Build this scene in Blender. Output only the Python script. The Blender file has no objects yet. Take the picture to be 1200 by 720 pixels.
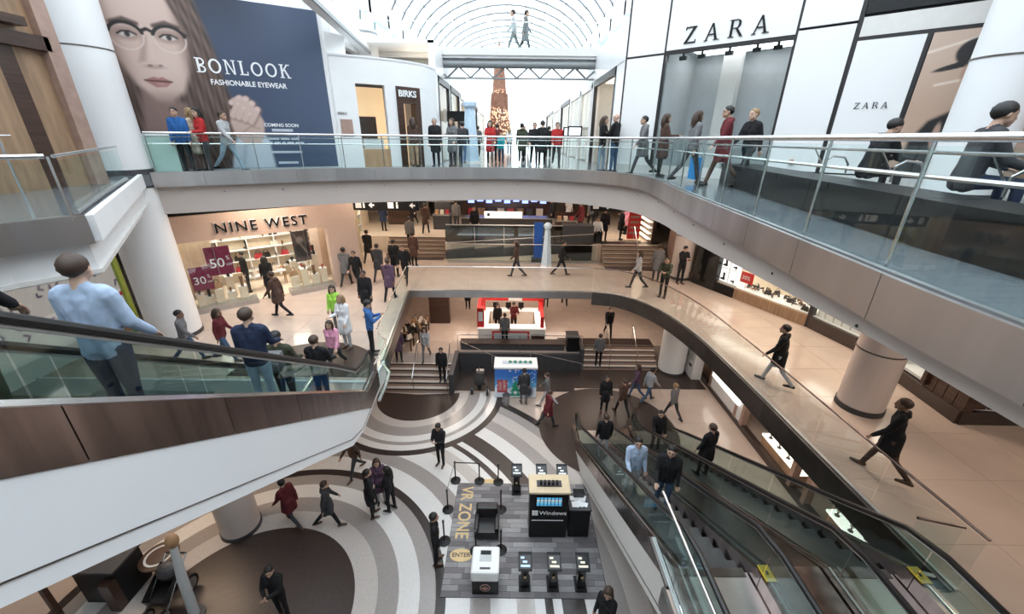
import bpy, bmesh, math, random
import numpy as np
from mathutils import Matrix, Vector
random.seed(7)
PI = math.pi
SC = bpy.context.scene
COL = SC.collection
# ------------------------------------------------------------------ camera
Z1, Z2, Z3, Z4 = 0.0, 4.55, 9.55, 14.15
EYE = Vector((0, 0, 10.6))
def make_camera():
    pitch = math.atan(198 / 470.0); roll = math.radians(-0.65)
    c, s = math.cos(pitch), math.sin(pitch)
    f = Vector((0, c, -s)); r = Vector((1, 0, 0)); u = Vector((0, s, c))
    cr, sr = math.cos(roll), math.sin(roll)
    r2 = cr * r - sr * u; u2 = cr * u + sr * r
    cam = bpy.data.cameras.new('camera'); cam.sensor_width = 36; cam.lens = 470 / 1200 * 36
    cam.clip_start = 0.05; cam.clip_end = 400
    o = bpy.data.objects.new('camera', cam); COL.objects.link(o)
    m = Matrix.Identity(4)
    for i in range(3):
        m[i][0] = r2[i]; m[i][1] = u2[i]; m[i][2] = -f[i]; m[i][3] = EYE[i]
    o.matrix_world = m
    SC.camera = o
make_camera()
# ------------------------------------------------------------------ sky and exposure
w = bpy.data.worlds.new('overcast_sky'); SC.world = w; w.use_nodes = True
bg = w.node_tree.nodes['Background']; bg.inputs[0].default_value = (0.86, 0.94, 1.0, 1); bg.inputs[1].default_value = 3.9
SC.view_settings.view_transform = 'Standard'; SC.view_settings.look = 'None'
SC.view_settings.exposure = 0.0; SC.view_settings.gamma = 1.0; SC.view_settings.use_curve_mapping = False
try: SC.cycles.max_bounces = 8; SC.cycles.transparent_max_bounces = 24; SC.cycles.sample_clamp_indirect = 4.0
except Exception: pass
LAMPS = []
def area_light(name, loc, sx, sy, power, col=(1, .86, .70), rot=(0, 0, 0), label=None):
    """a ceiling luminaire: frame, diffuser and its light"""
    root = thing('ceiling_light', label or 'recessed warm ceiling light', 'ceiling light', loc)
    b = B(); z = 0.0
    b.box(-sx/2-.05, sx/2+.05, -sy/2-.05, sy/2+.05, .0, .04); b.build('housing', M['metal'], root, local=True)
    b = B(); b.box(-sx/2, sx/2, -sy/2, sy/2, -.012, .0); b.build('diffuser', emis('lamp_diffuser', col, 3.0), root, local=True)
    l = bpy.data.lights.new(name, 'AREA'); l.shape = 'RECTANGLE'; l.size = sx; l.size_y = sy; l.energy = power; l.color = col
    o = bpy.data.objects.new('light', l); COL.objects.link(o); o.parent = root; o.location = (0, 0, -.03)
    root.rotation_euler = rot
    return root
# ------------------------------------------------------------------ materials
M = {}
def mat(name, col, rough=.5, metal=0.0, var=.06, scale=6.0, bump=0.0, spec=.5, coat=0.0, stretch=None):
    """plain procedural surface: base colour broken up by noise, optional fine relief"""
    if name in M: return M[name]
    m = bpy.data.materials.new(name); m.use_nodes = True; nt = m.node_tree; p = nt.nodes['Principled BSDF']
    p.inputs['Roughness'].default_value = rough; p.inputs['Metallic'].default_value = metal
    p.inputs['Specular IOR Level'].default_value = spec; p.inputs['Coat Weight'].default_value = coat
    tc = nt.nodes.new('ShaderNodeTexCoord'); n = nt.nodes.new('ShaderNodeTexNoise')
    n.inputs['Scale'].default_value = scale; n.inputs['Detail'].default_value = 4
    if stretch:
        mp = nt.nodes.new('ShaderNodeMapping'); mp.inputs['Scale'].default_value = stretch
        nt.links.new(tc.outputs['Object'], mp.inputs[0]); nt.links.new(mp.outputs[0], n.inputs['Vector'])
    else: nt.links.new(tc.outputs['Object'], n.inputs['Vector'])
    r = nt.nodes.new('ShaderNodeValToRGB'); e = r.color_ramp.elements
    e[0].position = .3; e[1].position = .7
    e[0].color = (*[max(0, c * (1 - var)) for c in col], 1); e[1].color = (*[min(1, c * (1 + var)) for c in col], 1)
    nt.links.new(n.outputs['Fac'], r.inputs[0]); nt.links.new(r.outputs[0], p.inputs['Base Color'])
    if bump:
        bp = nt.nodes.new('ShaderNodeBump'); bp.inputs['Strength'].default_value = bump; bp.inputs['Distance'].default_value = .01
        nt.links.new(n.outputs['Fac'], bp.inputs['Height']); nt.links.new(bp.outputs[0], p.inputs['Normal'])
    M[name] = m; return m
def emis(name, col, st):
    if name in M: return M[name]
    m = bpy.data.materials.new(name); m.use_nodes = True; nt = m.node_tree; p = nt.nodes['Principled BSDF']
    p.inputs['Base Color'].default_value = (*col, 1); p.inputs['Emission Color'].default_value = (*col, 1)
    p.inputs['Emission Strength'].default_value = st
    n = nt.nodes.new('ShaderNodeTexNoise'); n.inputs['Scale'].default_value = 3; mr = nt.nodes.new('ShaderNodeMapRange')
    mr.inputs[3].default_value = st * .92; mr.inputs[4].default_value = st * 1.08
    nt.links.new(n.outputs['Fac'], mr.inputs[0]); nt.links.new(mr.outputs[0], p.inputs['Emission Strength'])
    M[name] = m; return m
def glass(name, tint=(.90, .97, .96), refl=.10, rough=.02):
    """thin pane: lets light straight through, tinted, with a Fresnel-like reflection"""
    if name in M: return M[name]
    m = bpy.data.materials.new(name); m.use_nodes = True; nt = m.node_tree
    for n in list(nt.nodes):
        if n.type == 'BSDF_PRINCIPLED': nt.nodes.remove(n)
    out = nt.nodes['Material Output']
    t = nt.nodes.new('ShaderNodeBsdfTransparent'); t.inputs[0].default_value = (*tint, 1)
    g = nt.nodes.new('ShaderNodeBsdfGlossy'); g.inputs['Roughness'].default_value = rough; g.inputs[0].default_value = (.95, 1, 1, 1)
    lw = nt.nodes.new('ShaderNodeLayerWeight'); lw.inputs[0].default_value = .25
    mr = nt.nodes.new('ShaderNodeMapRange'); mr.inputs[3].default_value = refl * .5; mr.inputs[4].default_value = min(1, refl * 3)
    mx = nt.nodes.new('ShaderNodeMixShader')
    nt.links.new(lw.outputs['Fresnel'], mr.inputs[0]); nt.links.new(mr.outputs[0], mx.inputs[0])
    nt.links.new(t.outputs[0], mx.inputs[1]); nt.links.new(g.outputs[0], mx.inputs[2]); nt.links.new(mx.outputs[0], out.inputs[0])
    M[name] = m; return m
def attr_mat(name, rough=.5, em=0.0):
    """printed surface: colours come from the print itself (a colour attribute)"""
    if name in M: return M[name]
    m = bpy.data.materials.new(name); m.use_nodes = True; nt = m.node_tree; p = nt.nodes['Principled BSDF']
    a = nt.nodes.new('ShaderNodeVertexColor'); a.layer_name = 'print'
    nt.links.new(a.outputs[0], p.inputs['Base Color']); p.inputs['Roughness'].default_value = rough
    if em:
        nt.links.new(a.outputs[0], p.inputs['Emission Color']); p.inputs['Emission Strength'].default_value = em
    M[name] = m; return m
mat('white', (.80, .80, .80), .55, var=.02, scale=1.5)
mat('white_gloss', (.80, .80, .79), .25, var=.02, scale=1.5)
mat('offwhite', (.70, .68, .65), .5, var=.03)
mat('beige_floor', (.50, .405, .345), .16, var=.07, scale=2.2)
mat('beige_tile', (.54, .435, .37), .14, var=.05, scale=1.3)
mat('joint', (.30, .22, .17), .6)
mat('beige_light', (.72, .61, .50), .2, var=.05)
mat('upper_floor', (.15, .165, .18), .12, var=.10, scale=3.0, stretch=(.25, 5, 1))
mat('terr_white', (.70, .685, .67), .16, var=.04, scale=14)
mat('terr_pale', (.53, .485, .455), .16, var=.05, scale=14)
mat('terr_grey', (.345, .315, .30), .16, var=.06, scale=14)
mat('terr_dark', (.04, .031, .029), .3, var=.2, scale=14)
mat('terr_brown', (.05, .034, .029), .34, var=.15, scale=9)
mat('brushed', (.58, .55, .54), .36, 1.0, var=.16, scale=1.2, stretch=(1, 1, .15))
mat('steel', (.72, .72, .72), .22, 1.0, var=.05)
mat('metal', (.55, .55, .55), .35, .9, var=.05)
mat('dark_metal', (.16, .14, .13), .32, .9, var=.15, scale=2)
mat('bronze', (.27, .215, .20), .26, .95, var=.35, scale=1.6, stretch=(3, 3, .3))
mat('black', (.010, .010, .011), .4, var=.1, spec=.25)
mat('rubber', (.014, .013, .013), .42, var=.1)
mat('black_gloss', (.01, .01, .011), .12, var=.1)
mat('charcoal', (.05, .05, .055), .5, var=.1)
mat('wood_dark', (.055, .028, .02), .35, var=.3, scale=3, stretch=(.4, .4, 6))
mat('wood_mid', (.30, .19, .115), .4, var=.25, scale=2.5, stretch=(4, 4, .5))
mat('copper_trim', (.40, .27, .22), .4, .3, var=.12)
mat('white_panel', (.84, .835, .83), .3, var=.012, scale=1)
mat('black_trim', (.02, .018, .018), .4)
mat('column', (.80, .80, .80), .4, var=.02, scale=1)
mat('column_beige', (.66, .57, .53), .4, var=.02, scale=1)
mat('nw_beige', (.60, .45, .37), .5, var=.02)
mat('step', (.10, .10, .105), .4, .6, var=.15, scale=30)
mat('yellow', (.72, .48, .03), .5, var=.05)
mat('red', (.62, .03, .03), .4, var=.06)
glass('rail_glass', (.93, .975, .97), .02)
glass('window_glass', (.95, .97, .97), .04)
glass('sky_glass', (.96, .98, 1.0), .03)
glass('esc_glass', (.74, .83, .82), .05)
glass('dark_glass', (.30, .31, .31), .12)
# ------------------------------------------------------------------ builders
def xy(v): return Vector((v[0], v[1], v[2] if len(v) > 2 else 0))
class B:
    def __init__(s): s.v = []; s.f = []
    def add(s, vs, fs):
        o = len(s.v); s.v += [tuple(x) for x in vs]; s.f += [tuple(i + o for i in f) for f in fs]; return s
    def box(s, x0, x1, y0, y1, z0, z1):
        return s.add([(x, y, z) for z in (z0, z1) for x, y in ((x0, y0), (x1, y0), (x1, y1), (x0, y1))],
                     [(3, 2, 1, 0), (4, 5, 6, 7), (0, 1, 5, 4), (1, 2, 6, 5), (2, 3, 7, 6), (3, 0, 4, 7)])
    def obox(s, c, size, rz=0, tilt=0):
        """box centred on c, turned about z by rz (and about its own x by tilt)"""
        R = Matrix.Rotation(rz, 3, 'Z') @ Matrix.Rotation(tilt, 3, 'X'); c = Vector(c); h = Vector(size) / 2
        vs = [c + R @ Vector((x * h.x, y * h.y, z * h.z)) for z in (-1, 1) for x, y in ((-1, -1), (1, -1), (1, 1), (-1, 1))]
        return s.add(vs, [(3, 2, 1, 0), (4, 5, 6, 7), (0, 1, 5, 4), (1, 2, 6, 5), (2, 3, 7, 6), (3, 0, 4, 7)])
    def beam(s, p, q, wd, ht, up=(0, 0, 1)):
        """rectangular bar from p to q"""
        p = Vector(p); q = Vector(q); d = (q - p).normalized(); up = Vector(up)
        r = d.cross(up)
        if r.length < 1e-4: r = Vector((1, 0, 0))
        r.normalize(); u = r.cross(d)
        vs = [e + r * (a * wd / 2) + u * (b * ht / 2) for e in (p, q) for a, b in ((-1, -1), (1, -1), (1, 1), (-1, 1))]
        return s.add(vs, [(3, 2, 1, 0), (4, 5, 6, 7), (0, 1, 5, 4), (1, 2, 6, 5), (2, 3, 7, 6), (3, 0, 4, 7)])
    def prism(s, poly, z0, z1):
        a = sum(poly[i][0] * poly[(i + 1) % len(poly)][1] - poly[(i + 1) % len(poly)][0] * poly[i][1] for i in range(len(poly)))
        if a < 0: poly = poly[::-1]
        n = len(poly)
        return s.add([(p[0], p[1], z0) for p in poly] + [(p[0], p[1], z1) for p in poly],
                     [tuple(range(n))[::-1], tuple(range(n, 2 * n))] + [(i, (i + 1) % n, n + (i + 1) % n, n + i) for i in range(n)])
    def wallprism(s, poly, p0, d, t0, t1):
        """polygon given as (s along d, z) on the vertical plane through p0, given thickness t0..t1 along the plane normal"""
        d = Vector((d[0], d[1], 0)).normalized(); n = Vector((d.y, -d.x, 0)); p0 = Vector(p0); k = len(poly)
        f = lambda a, t: p0 + d * a[0] + Vector((0, 0, a[1])) + n * t
        a = sum(poly[i][0] * poly[(i + 1) % k][1] - poly[(i + 1) % k][0] * poly[i][1] for i in range(k))
        if (a < 0): poly = poly[::-1]
        vs = [f(q, t0) for q in poly] + [f(q, t1) for q in poly]
        return s.add(vs, [tuple(range(k))[::-1], tuple(range(k, 2 * k))] + [(i, (i + 1) % k, k + (i + 1) % k, k + i) for i in range(k)])
    def tube(s, pts, r, seg=8, cap=True):
        pts = [Vector(p) for p in pts]; rs = r if isinstance(r, (list, tuple)) else [r] * len(pts); vs = []; prev = None
        for i, p in enumerate(pts):
            t = (pts[min(i + 1, len(pts) - 1)] - pts[max(i - 1, 0)]).normalized()
            if prev is None:
                a = Vector((0, 0, 1)) if abs(t.z) < .9 else Vector((1, 0, 0)); x = t.cross(a).normalized()
            else: x = (prev - t * prev.dot(t)).normalized()
            prev = x; y = t.cross(x)
            for k in range(seg):
                an = 2 * PI * k / seg; vs.append(p + (x * math.cos(an) + y * math.sin(an)) * rs[i])
        fs = []
        for i in range(len(pts) - 1):
            for k in range(seg):
                a = i * seg + k; b2 = i * seg + (k + 1) % seg; fs.append((a, b2, b2 + seg, a + seg))
        if cap:
            fs.append(tuple(range(seg))[::-1]); fs.append(tuple(range(len(vs) - seg, len(vs))))
        return s.add(vs, fs)
    def cyl(s, c, r, h, seg=20, r2=None):
        return s.tube([c, (c[0], c[1], c[2] + h)], [r, r if r2 is None else r2], seg)
    def lathe(s, c, prof, seg=24):
        """profile of (radius, height) turned about a vertical axis through c"""
        vs = []; n = len(prof)
        for k in range(seg):
            a = 2 * PI * k / seg
            for r, z in prof: vs.append((c[0] + r * math.cos(a), c[1] + r * math.sin(a), c[2] + z))
        fs = []
        for k in range(seg):
            k2 = (k + 1) % seg
            for j in range(n - 1): fs.append((k * n + j, k2 * n + j, k2 * n + j + 1, k * n + j + 1))
        if prof[0][0] > 1e-5: fs.append(tuple(k * n for k in range(seg))[::-1])
        if prof[-1][0] > 1e-5: fs.append(tuple(k * n + n - 1 for k in range(seg)))
        return s.add(vs, fs)
    def sphere(s, c, r, seg=12, rings=8, sc=(1, 1, 1)):
        vs = [(c[0], c[1], c[2] - r * sc[2])]; fs = []
        for i in range(1, rings):
            t = PI * i / rings - PI / 2
            for k in range(seg):
                a = 2 * PI * k / seg; vs.append((c[0] + r * sc[0] * math.cos(t) * math.cos(a), c[1] + r * sc[1] * math.cos(t) * math.sin(a), c[2] + r * sc[2] * math.sin(t)))
        vs.append((c[0], c[1], c[2] + r * sc[2])); L = len(vs) - 1
        for k in range(seg): fs.append((0, 1 + (k + 1) % seg, 1 + k)); fs.append((L, L - seg + k, L - seg + (k + 1) % seg))
        for i in range(rings - 2):
            for k in range(seg):
                a = 1 + i * seg + k; b2 = 1 + i * seg + (k + 1) % seg; fs.append((a, b2, b2 + seg, a + seg))
        return s.add(vs, fs)
    def band(s, path, z0, z1, off0=0.0, off1=.02):
        """upright strip of given thickness that follows a plan polyline"""
        n = len(path); L = offset(path, off0); R = offset(path, off1)
        vs = []
        for i in range(n): vs += [(L[i][0], L[i][1], z0), (L[i][0], L[i][1], z1), (R[i][0], R[i][1], z1), (R[i][0], R[i][1], z0)]
        fs = [(0, 1, 2, 3), (4 * n - 1, 4 * n - 2, 4 * n - 3, 4 * n - 4)]
        for i in range(n - 1):
            a = 4 * i; b2 = a + 4
            for j in range(4): fs.append((a + j, b2 + j, b2 + (j + 1) % 4, a + (j + 1) % 4))
        return s.add(vs, fs)
    def ring(s, c, r0, r1, a0, a1, z0, z1, seg=40):
        """flat curved band: sector of an annulus, angles in degrees"""
        vs = []; fs = []
        for i in range(seg + 1):
            a = math.radians(a0 + (a1 - a0) * i / seg); ca, sa = math.cos(a), math.sin(a)
            vs += [(c[0] + r0 * ca, c[1] + r0 * sa, z0), (c[0] + r1 * ca, c[1] + r1 * sa, z0), (c[0] + r1 * ca, c[1] + r1 * sa, z1), (c[0] + r0 * ca, c[1] + r0 * sa, z1)]
        for i in range(seg):
            a = 4 * i; b2 = a + 4
            for j in range(4): fs.append((a + j, a + (j + 1) % 4, b2 + (j + 1) % 4, b2 + j))
        fs += [(0, 3, 2, 1), (4 * seg, 4 * seg + 1, 4 * seg + 2, 4 * seg + 3)]
        return s.add(vs, fs)
    def build(s, name, m, parent=None, local=False, smooth=False, bevel=0.0, fix=True):
        me = bpy.data.meshes.new(name)
        vs = s.v
        if parent is not None and not local:
            inv = Matrix.Rotation(-acc_rz(parent), 3, 'Z'); l = acc_loc(parent); vs = [inv @ (Vector(v) - l) for v in vs]
        me.from_pydata([tuple(v) for v in vs], [], s.f); me.update()
        if fix:
            bm = bmesh.new(); bm.from_mesh(me); bmesh.ops.recalc_face_normals(bm, faces=bm.faces)
            if bevel: bmesh.ops.bevel(bm, geom=list(bm.edges), offset=bevel, segments=2, affect='EDGES', profile=.5)
            big = [f for f in bm.faces if len(f.verts) > 4]
            if big: bmesh.ops.triangulate(bm, faces=big)
            bm.to_mesh(me); bm.free()
        if smooth:
            for p in me.polygons: p.use_smooth = True
            try: me.set_sharp_from_angle(angle=math.radians(40))
            except Exception: pass
        o = bpy.data.objects.new(name, me); COL.objects.link(o)
        if isinstance(m, str): m = M[m]
        me.materials.append(m)
        if parent is not None: o.parent = parent
        return o
def acc_loc(o):
    l = Vector(o.location)
    if o.parent is not None: l = acc_loc(o.parent) + Matrix.Rotation(acc_rz(o.parent), 3, 'Z') @ l
    return l
def acc_rz(o): return o.rotation_euler.z + (acc_rz(o.parent) if o.parent is not None else 0)
def offset(path, d):
    """plan polyline moved sideways by d (to the left of its direction)"""
    out = []; n = len(path)
    for i in range(n):
        ns = []
        for a, b2 in ((i - 1, i), (i, i + 1)):
            if 0 <= a and b2 < n:
                t = Vector((path[b2][0] - path[a][0], path[b2][1] - path[a][1])).normalized(); ns.append(Vector((-t.y, t.x)))
        m = sum(ns, Vector((0, 0))).normalized(); k = m.dot(ns[0]); m = m / max(k, .5)
        out.append((path[i][0] + m.x * d, path[i][1] + m.y * d))
    return out
def smooth_path(pts, n=8):
    """Catmull-Rom through plan points"""
    out = []; P = [Vector(p) for p in pts]; P = [2 * P[0] - P[1]] + P + [2 * P[-1] - P[-2]]
    for i in range(1, len(P) - 2):
        for k in range(n):
            t = k / n; a, b2, c, d = P[i - 1:i + 3]
            out.append(tuple(.5 * ((2 * b2) + (c - a) * t + (2 * a - 5 * b2 + 4 * c - d) * t * t + (3 * b2 - a - 3 * c + d) * t ** 3)))
    out.append(tuple(P[-2])); return out
def resample(path, step):
    """points along a polyline about every step; returns points"""
    P = [Vector(p) for p in path]; L = [0]
    for i in range(1, len(P)): L.append(L[-1] + (P[i] - P[i - 1]).length)
    n = max(1, round(L[-1] / step)); out = []; j = 0
    for k in range(n + 1):
        s = L[-1] * k / n
        while j < len(P) - 2 and L[j + 1] < s: j += 1
        t = (s - L[j]) / max(1e-6, L[j + 1] - L[j]); out.append(tuple(P[j].lerp(P[j + 1], min(1, max(0, t)))))
    return out
def subpath(path, a, b2, n=6):
    """part of polyline between arc lengths a and b2"""
    P = [Vector(p) for p in path]; L = [0]
    for i in range(1, len(P)): L.append(L[-1] + (P[i] - P[i - 1]).length)
    out = []
    for k in range(n + 1):
        s = a + (b2 - a) * k / n; j = 0
        while j < len(P) - 2 and L[j + 1] < s: j += 1
        t = (s - L[j]) / max(1e-6, L[j + 1] - L[j]); out.append(tuple(P[j].lerp(P[j + 1], t)))
    return out
def plen(path): return sum((Vector(path[i + 1]) - Vector(path[i])).length for i in range(len(path) - 1))
def inside(p, poly):
    c = False; n = len(poly); j = n - 1
    for i in range(n):
        if (poly[i][1] > p[1]) != (poly[j][1] > p[1]) and p[0] < (poly[j][0] - poly[i][0]) * (p[1] - poly[i][1]) / (poly[j][1] - poly[i][1]) + poly[i][0]: c = not c
        j = i
    return c
def thing(name, label, cat, loc=(0, 0, 0), rz=0, group=None):
    o = bpy.data.objects.new(name, None); COL.objects.link(o); o.location = loc; o.rotation_euler = (0, 0, rz); o.empty_display_size = .1
    o['label'] = label; o['category'] = cat
    if group: o['group'] = group
    return o
def tag(o, label, cat, group=None, kind=None):
    o['label'] = label; o['category'] = cat
    if group: o['group'] = group
    if kind: o['kind'] = kind
    return o
def struct(o, label=None):
    o['kind'] = 'structure'
    if label: o['label'] = label
    return o
def sroot(name, label, loc=(0, 0, 0)):
    o = bpy.data.objects.new(name, None); COL.objects.link(o); o.location = loc; o['kind'] = 'structure'; o['label'] = label; return o
def copy_tree(o, parent=None):
    c = o.copy(); COL.objects.link(c); c.parent = parent
    for ch in list(o.children): copy_tree(ch, c)
    return c
def text(body, size, m, parent, loc, dirv, name='lettering', depth=.01, align='LEFT', sx=1.0, spacing=1.0, flat=None, bold=0.0):
    """raised lettering standing on a vertical plane: dirv is the reading direction in plan; flat = rotation for lettering lying on a floor"""
    cu = bpy.data.curves.new('t', 'FONT'); cu.body = body; cu.size = size; cu.extrude = depth / 2; cu.align_x = align; cu.space_character = spacing
    cu.offset = bold; cu.resolution_u = 4
    o = bpy.data.objects.new('t', cu); COL.objects.link(o)
    me = bpy.data.meshes.new_from_object(o.evaluated_get(bpy.context.evaluated_depsgraph_get()))
    bpy.data.objects.remove(o)
    if flat is None:
        d = Vector((dirv[0], dirv[1], 0)).normalized(); n = Vector((d.y, -d.x, 0)); u = Vector((0, 0, 1))
    else:
        d = Vector((math.cos(flat), math.sin(flat), 0)); u = Vector((-d.y, d.x, 0)); n = Vector((0, 0, 1))
    R = Matrix((d, u, n)).transposed(); loc = Vector(loc)
    base = acc_loc(parent) if parent else Vector(); inv = Matrix.Rotation(-acc_rz(parent), 3, 'Z') if parent else Matrix.Identity(3)
    for v in me.vertices: v.co = inv @ (R @ Vector((v.co.x * sx, v.co.y, v.co.z)) + loc - base)
    me.materials.clear(); me.materials.append(M[m] if isinstance(m, str) else m); me.name = name
    o = bpy.data.objects.new(name, me); COL.objects.link(o)
    if parent: o.parent = parent
    return o
# ================================================================== STRUCTURE
# plan lines of the slab edges
E3 = smooth_path([(2.9, -3.0), (2.97, 0), (3.05, 2.5), (3.15, 3.6), (3.3, 5.2), (3.62, 8.8), (3.92, 11.4), (3.72, 13.3), (2.35, 14.85), (0, 15.65), (-3.1, 15.2), (-5.9, 14.4), (-8.6, 12.9), (-10.3, 11.9)], 8)
E2R = smooth_path([(6.45, 3.8), (6.4, 5.5), (6.3, 9.6), (6.1, 12.2), (5.5, 14.3), (4.5, 15.6), (3.4, 15.95)], 8)
E2B = [(3.4, 15.95), (0, 15.97), (-4.35, 15.93)]
E2L = [(-4.35, 15.93), (-4.0, 12.6), (-3.72, 10.1)]
WOODY = (-16, -4)
# ---- ground floor
floor = B().add([(-17, -5, 0), (15, -5, 0), (15, 45, 0), (-17, 45, 0)], [(0, 1, 2, 3)]).build('floor', 'beige_floor')
struct(floor, 'polished beige stone floor of the lowest mall level')
CA, CB, CC = (-6.28, 5.8), (-4.1, 14.95), (3.85, 12.85)
def fband(c, r0, r1, a0, a1, m, z, name='floor_band'):
    b = B(); b.ring(c, r0, r1, a0, a1, .0005, z, max(12, int(abs(a1 - a0) / 4))); return b.build(name, m, floor)
ringsA = [(0, 2.5, 'terr_brown'), (2.5, 3.06, 'terr_pale'), (3.06, 3.58, 'terr_grey'), (3.58, 4.1, 'terr_white'), (4.1, 4.5, 'terr_grey'), (4.5, 4.75, 'terr_dark')]
for r0, r1, m in ringsA: fband(CA, r0, r1, -60 if r0 else 0, 200 if r0 else 360, m, .004)
outer = [(4.75, 5.35, 'terr_white'), (5.35, 5.85, 'terr_grey'), (5.85, 6.5, 'terr_white'), (6.5, 6.95, 'terr_pale'), (6.95, 7.2, 'terr_white'), (7.2, 7.4, 'terr_dark'), (7.4, 7.62, 'terr_white'), (7.62, 8.2, 'terr_dark'), (8.2, 8.75, 'terr_white'), (8.75, 9.25, 'terr_grey'), (9.25, 9.8, 'terr_pale'), (9.8, 10.2, 'terr_grey')]
for r0, r1, m in outer: fband(CA, r0, r1, -40, 135 if r0 < 6.9 else 75, m, .004)
fband(CA, 10.2, 10.5, 38, 58, 'terr_dark', .004)
ringsB = [(0, 1.8, 'terr_brown'), (1.8, 2.2, 'terr_pale'), (2.2, 2.7, 'terr_grey'), (2.7, 3.03, 'terr_white'), (3.03, 3.2, 'terr_grey'), (3.2, 3.48, 'terr_white'), (3.48, 3.74, 'terr_dark')]
for r0, r1, m in ringsB: fband(CB, r0, r1, 175, 365, m, .007)
fband(CC, 0, 2.72, 0, 360, 'terr_brown', .010)
bb = B(); bb.box(2.9, 9.0, 15.6, 17.3, .001, .006); bb.build('floor_band', 'terr_brown', floor)
bb = B(); bb.box(-2.55, 2.9, 15.3, 17.2, .001, .012); bb.build('floor_band', 'terr_dark', floor)
# paving of the plain beige area beside the moving stairs
tile_me = {}
def tiles(x0, x1, y0, y1, sx, sy, z, ok, parent, m='beige_tile'):
    key = (sx, sy, m)
    if key not in tile_me:
        o = B().box(-sx / 2 + .006, sx / 2 - .006, -sy / 2 + .006, sy / 2 - .006, -.004, .004).build('floor_tile', m); tile_me[key] = o.data; bpy.data.objects.remove(o)
    nx = int((x1 - x0) / sx); ny = int((y1 - y0) / sy)
    for i in range(nx):
        for j in range(ny):
            cx = x0 + (i + .5) * sx; cy = y0 + (j + .5) * sy
            if all(ok((cx + a * sx * .5, cy + b2 * sy * .5)) for a in (-1, 1) for b2 in (-1, 1)):
                o = bpy.data.objects.new('floor_tile', tile_me[key]); COL.objects.link(o); o.location = (cx, cy, z); o.parent = parent
dC = lambda p, c: math.hypot(p[0] - c[0], p[1] - c[1])
tiles(2.6, 9.0, 8.4, 15.6, 1.06, 1.2, .001, lambda p: dC(p, CC) > 2.75 and dC(p, CA) > 10.2 and (p[0] > 6.1 or p[1] > 12.6), floor)
# ---- raised platform of the lowest level with its two flights of steps
PZ = .9
pf = B().prism([(-8, 16.2), (-2.65, 16.2), (-2.65, 17.2), (3.5, 17.2), (3.5, 18.15), (9.05, 18.15), (9.05, 40), (-8, 40)], .0, PZ).build('floor_platform', 'beige_floor')
struct(pf, 'raised beige platform behind the lowest steps')
tiles(-5, 8.6, 18.3, 30.5, 1.36, 1.36, PZ + .001, lambda p: True, pf)
def steps(name, x0, x1, y0, n, rise, run, z0, label, nose='terr_white', body='beige_light'):
    r = sroot(name, label, ((x0 + x1) / 2, y0, z0))
    for k in range(n):
        B().box(x0, x1, y0 + k * run, y0 + n * run, z0 + k * rise, z0 + (k + 1) * rise - .03).build('riser', body, r)
        B().box(x0, x1, y0 + k * run - .02, y0 + (k + 1) * run, z0 + (k + 1) * rise - .03, z0 + (k + 1) * rise).build('tread', nose, r)
        B().box(x0, x1, y0 + k * run - .022, y0 + k * run + .05, z0 + (k + 1) * rise - .028, z0 + (k + 1) * rise + .003).build('nosing', 'terr_dark', r)
    return r
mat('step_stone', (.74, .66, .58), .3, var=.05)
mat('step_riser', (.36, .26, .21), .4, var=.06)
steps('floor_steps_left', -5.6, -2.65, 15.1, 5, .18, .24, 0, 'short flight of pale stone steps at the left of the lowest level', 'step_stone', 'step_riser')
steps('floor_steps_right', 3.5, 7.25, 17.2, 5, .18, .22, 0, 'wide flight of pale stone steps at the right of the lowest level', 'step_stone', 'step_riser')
B().box(-5.6, -2.65, 16.22, 17.1, PZ, PZ + .006).build('floor_band', 'terr_grey', pf)
B().box(2.4, 7.25, 18.2, 18.9, PZ, PZ + .006).build('floor_band', 'terr_brown', pf)
pw = B(); pw.box(-2.65, 3.5, 17.05, 17.2, 0, PZ + .05); struct(pw.build('wall_platform', 'charcoal'), 'dark wall facing the raised platform between the steps')
pc = B(); pc.box(-2.75, -2.55, 15.0, 17.2, 0, PZ + .12); struct(pc.build('wall_step_cheek', 'charcoal'), 'dark cheek wall beside the left steps')
pc = B(); pc.box(3.35, 3.52, 17.0, 18.3, 0, PZ + .35); struct(pc.build('wall_step_cheek', 'charcoal'), 'dark cheek wall beside the right steps')
# ---- middle level
mid_poly = E2R + E2B[1:] + E2L[1:] + [(-3.72, 9.05), (-14.5, 9.05), (-14.5, 45), (14.5, 45), (14.5, -4), (2.27, -4), (2.27, 3.8)]
floor2 = B().prism(mid_poly, Z2 - .2, Z2).build('floor_middle', 'beige_floor')
struct(floor2, 'polished beige stone floor of the middle mall level')
in2 = lambda p: inside(p, mid_poly)
tiles(6.6, 13.4, 3.2, 19.2, 1.36, 1.36, Z2 + .001, in2, floor2)
tiles(-12.6, -4.3, 9.3, 20.2, 1.36, 1.36, Z2 + .001, in2, floor2)
tiles(-4.2, 6.2, 16.1, 20.2, 1.36, 1.36, Z2 + .001, in2, floor2)
B().ring((-5.75, 9.3), 0, 2.0, 0, 180, Z2 + .003, Z2 + .012).build('floor_band', 'terr_brown', floor2)
def fascia(path, z0, z1, step, m, parent, off=0.0, th=.05, name='fascia_panel'):
    L = plen(path); n = max(1, round(L / step))
    for k in range(n):
        B().band(subpath(path, L * k / n + .004, L * (k + 1) / n - .004, 6), z0, z1, off, off + th).build(name, m, parent)
fascia(E2R, Z2 - .5, Z2 + .06, 1.5, 'dark_metal', floor2)
fascia(E2B, Z2 - .24, Z2 + .06, 1.55, 'brushed', floor2)
fascia(E2L, Z2 - .42, Z2 + .06, 1.5, 'dark_metal', floor2)
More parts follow.
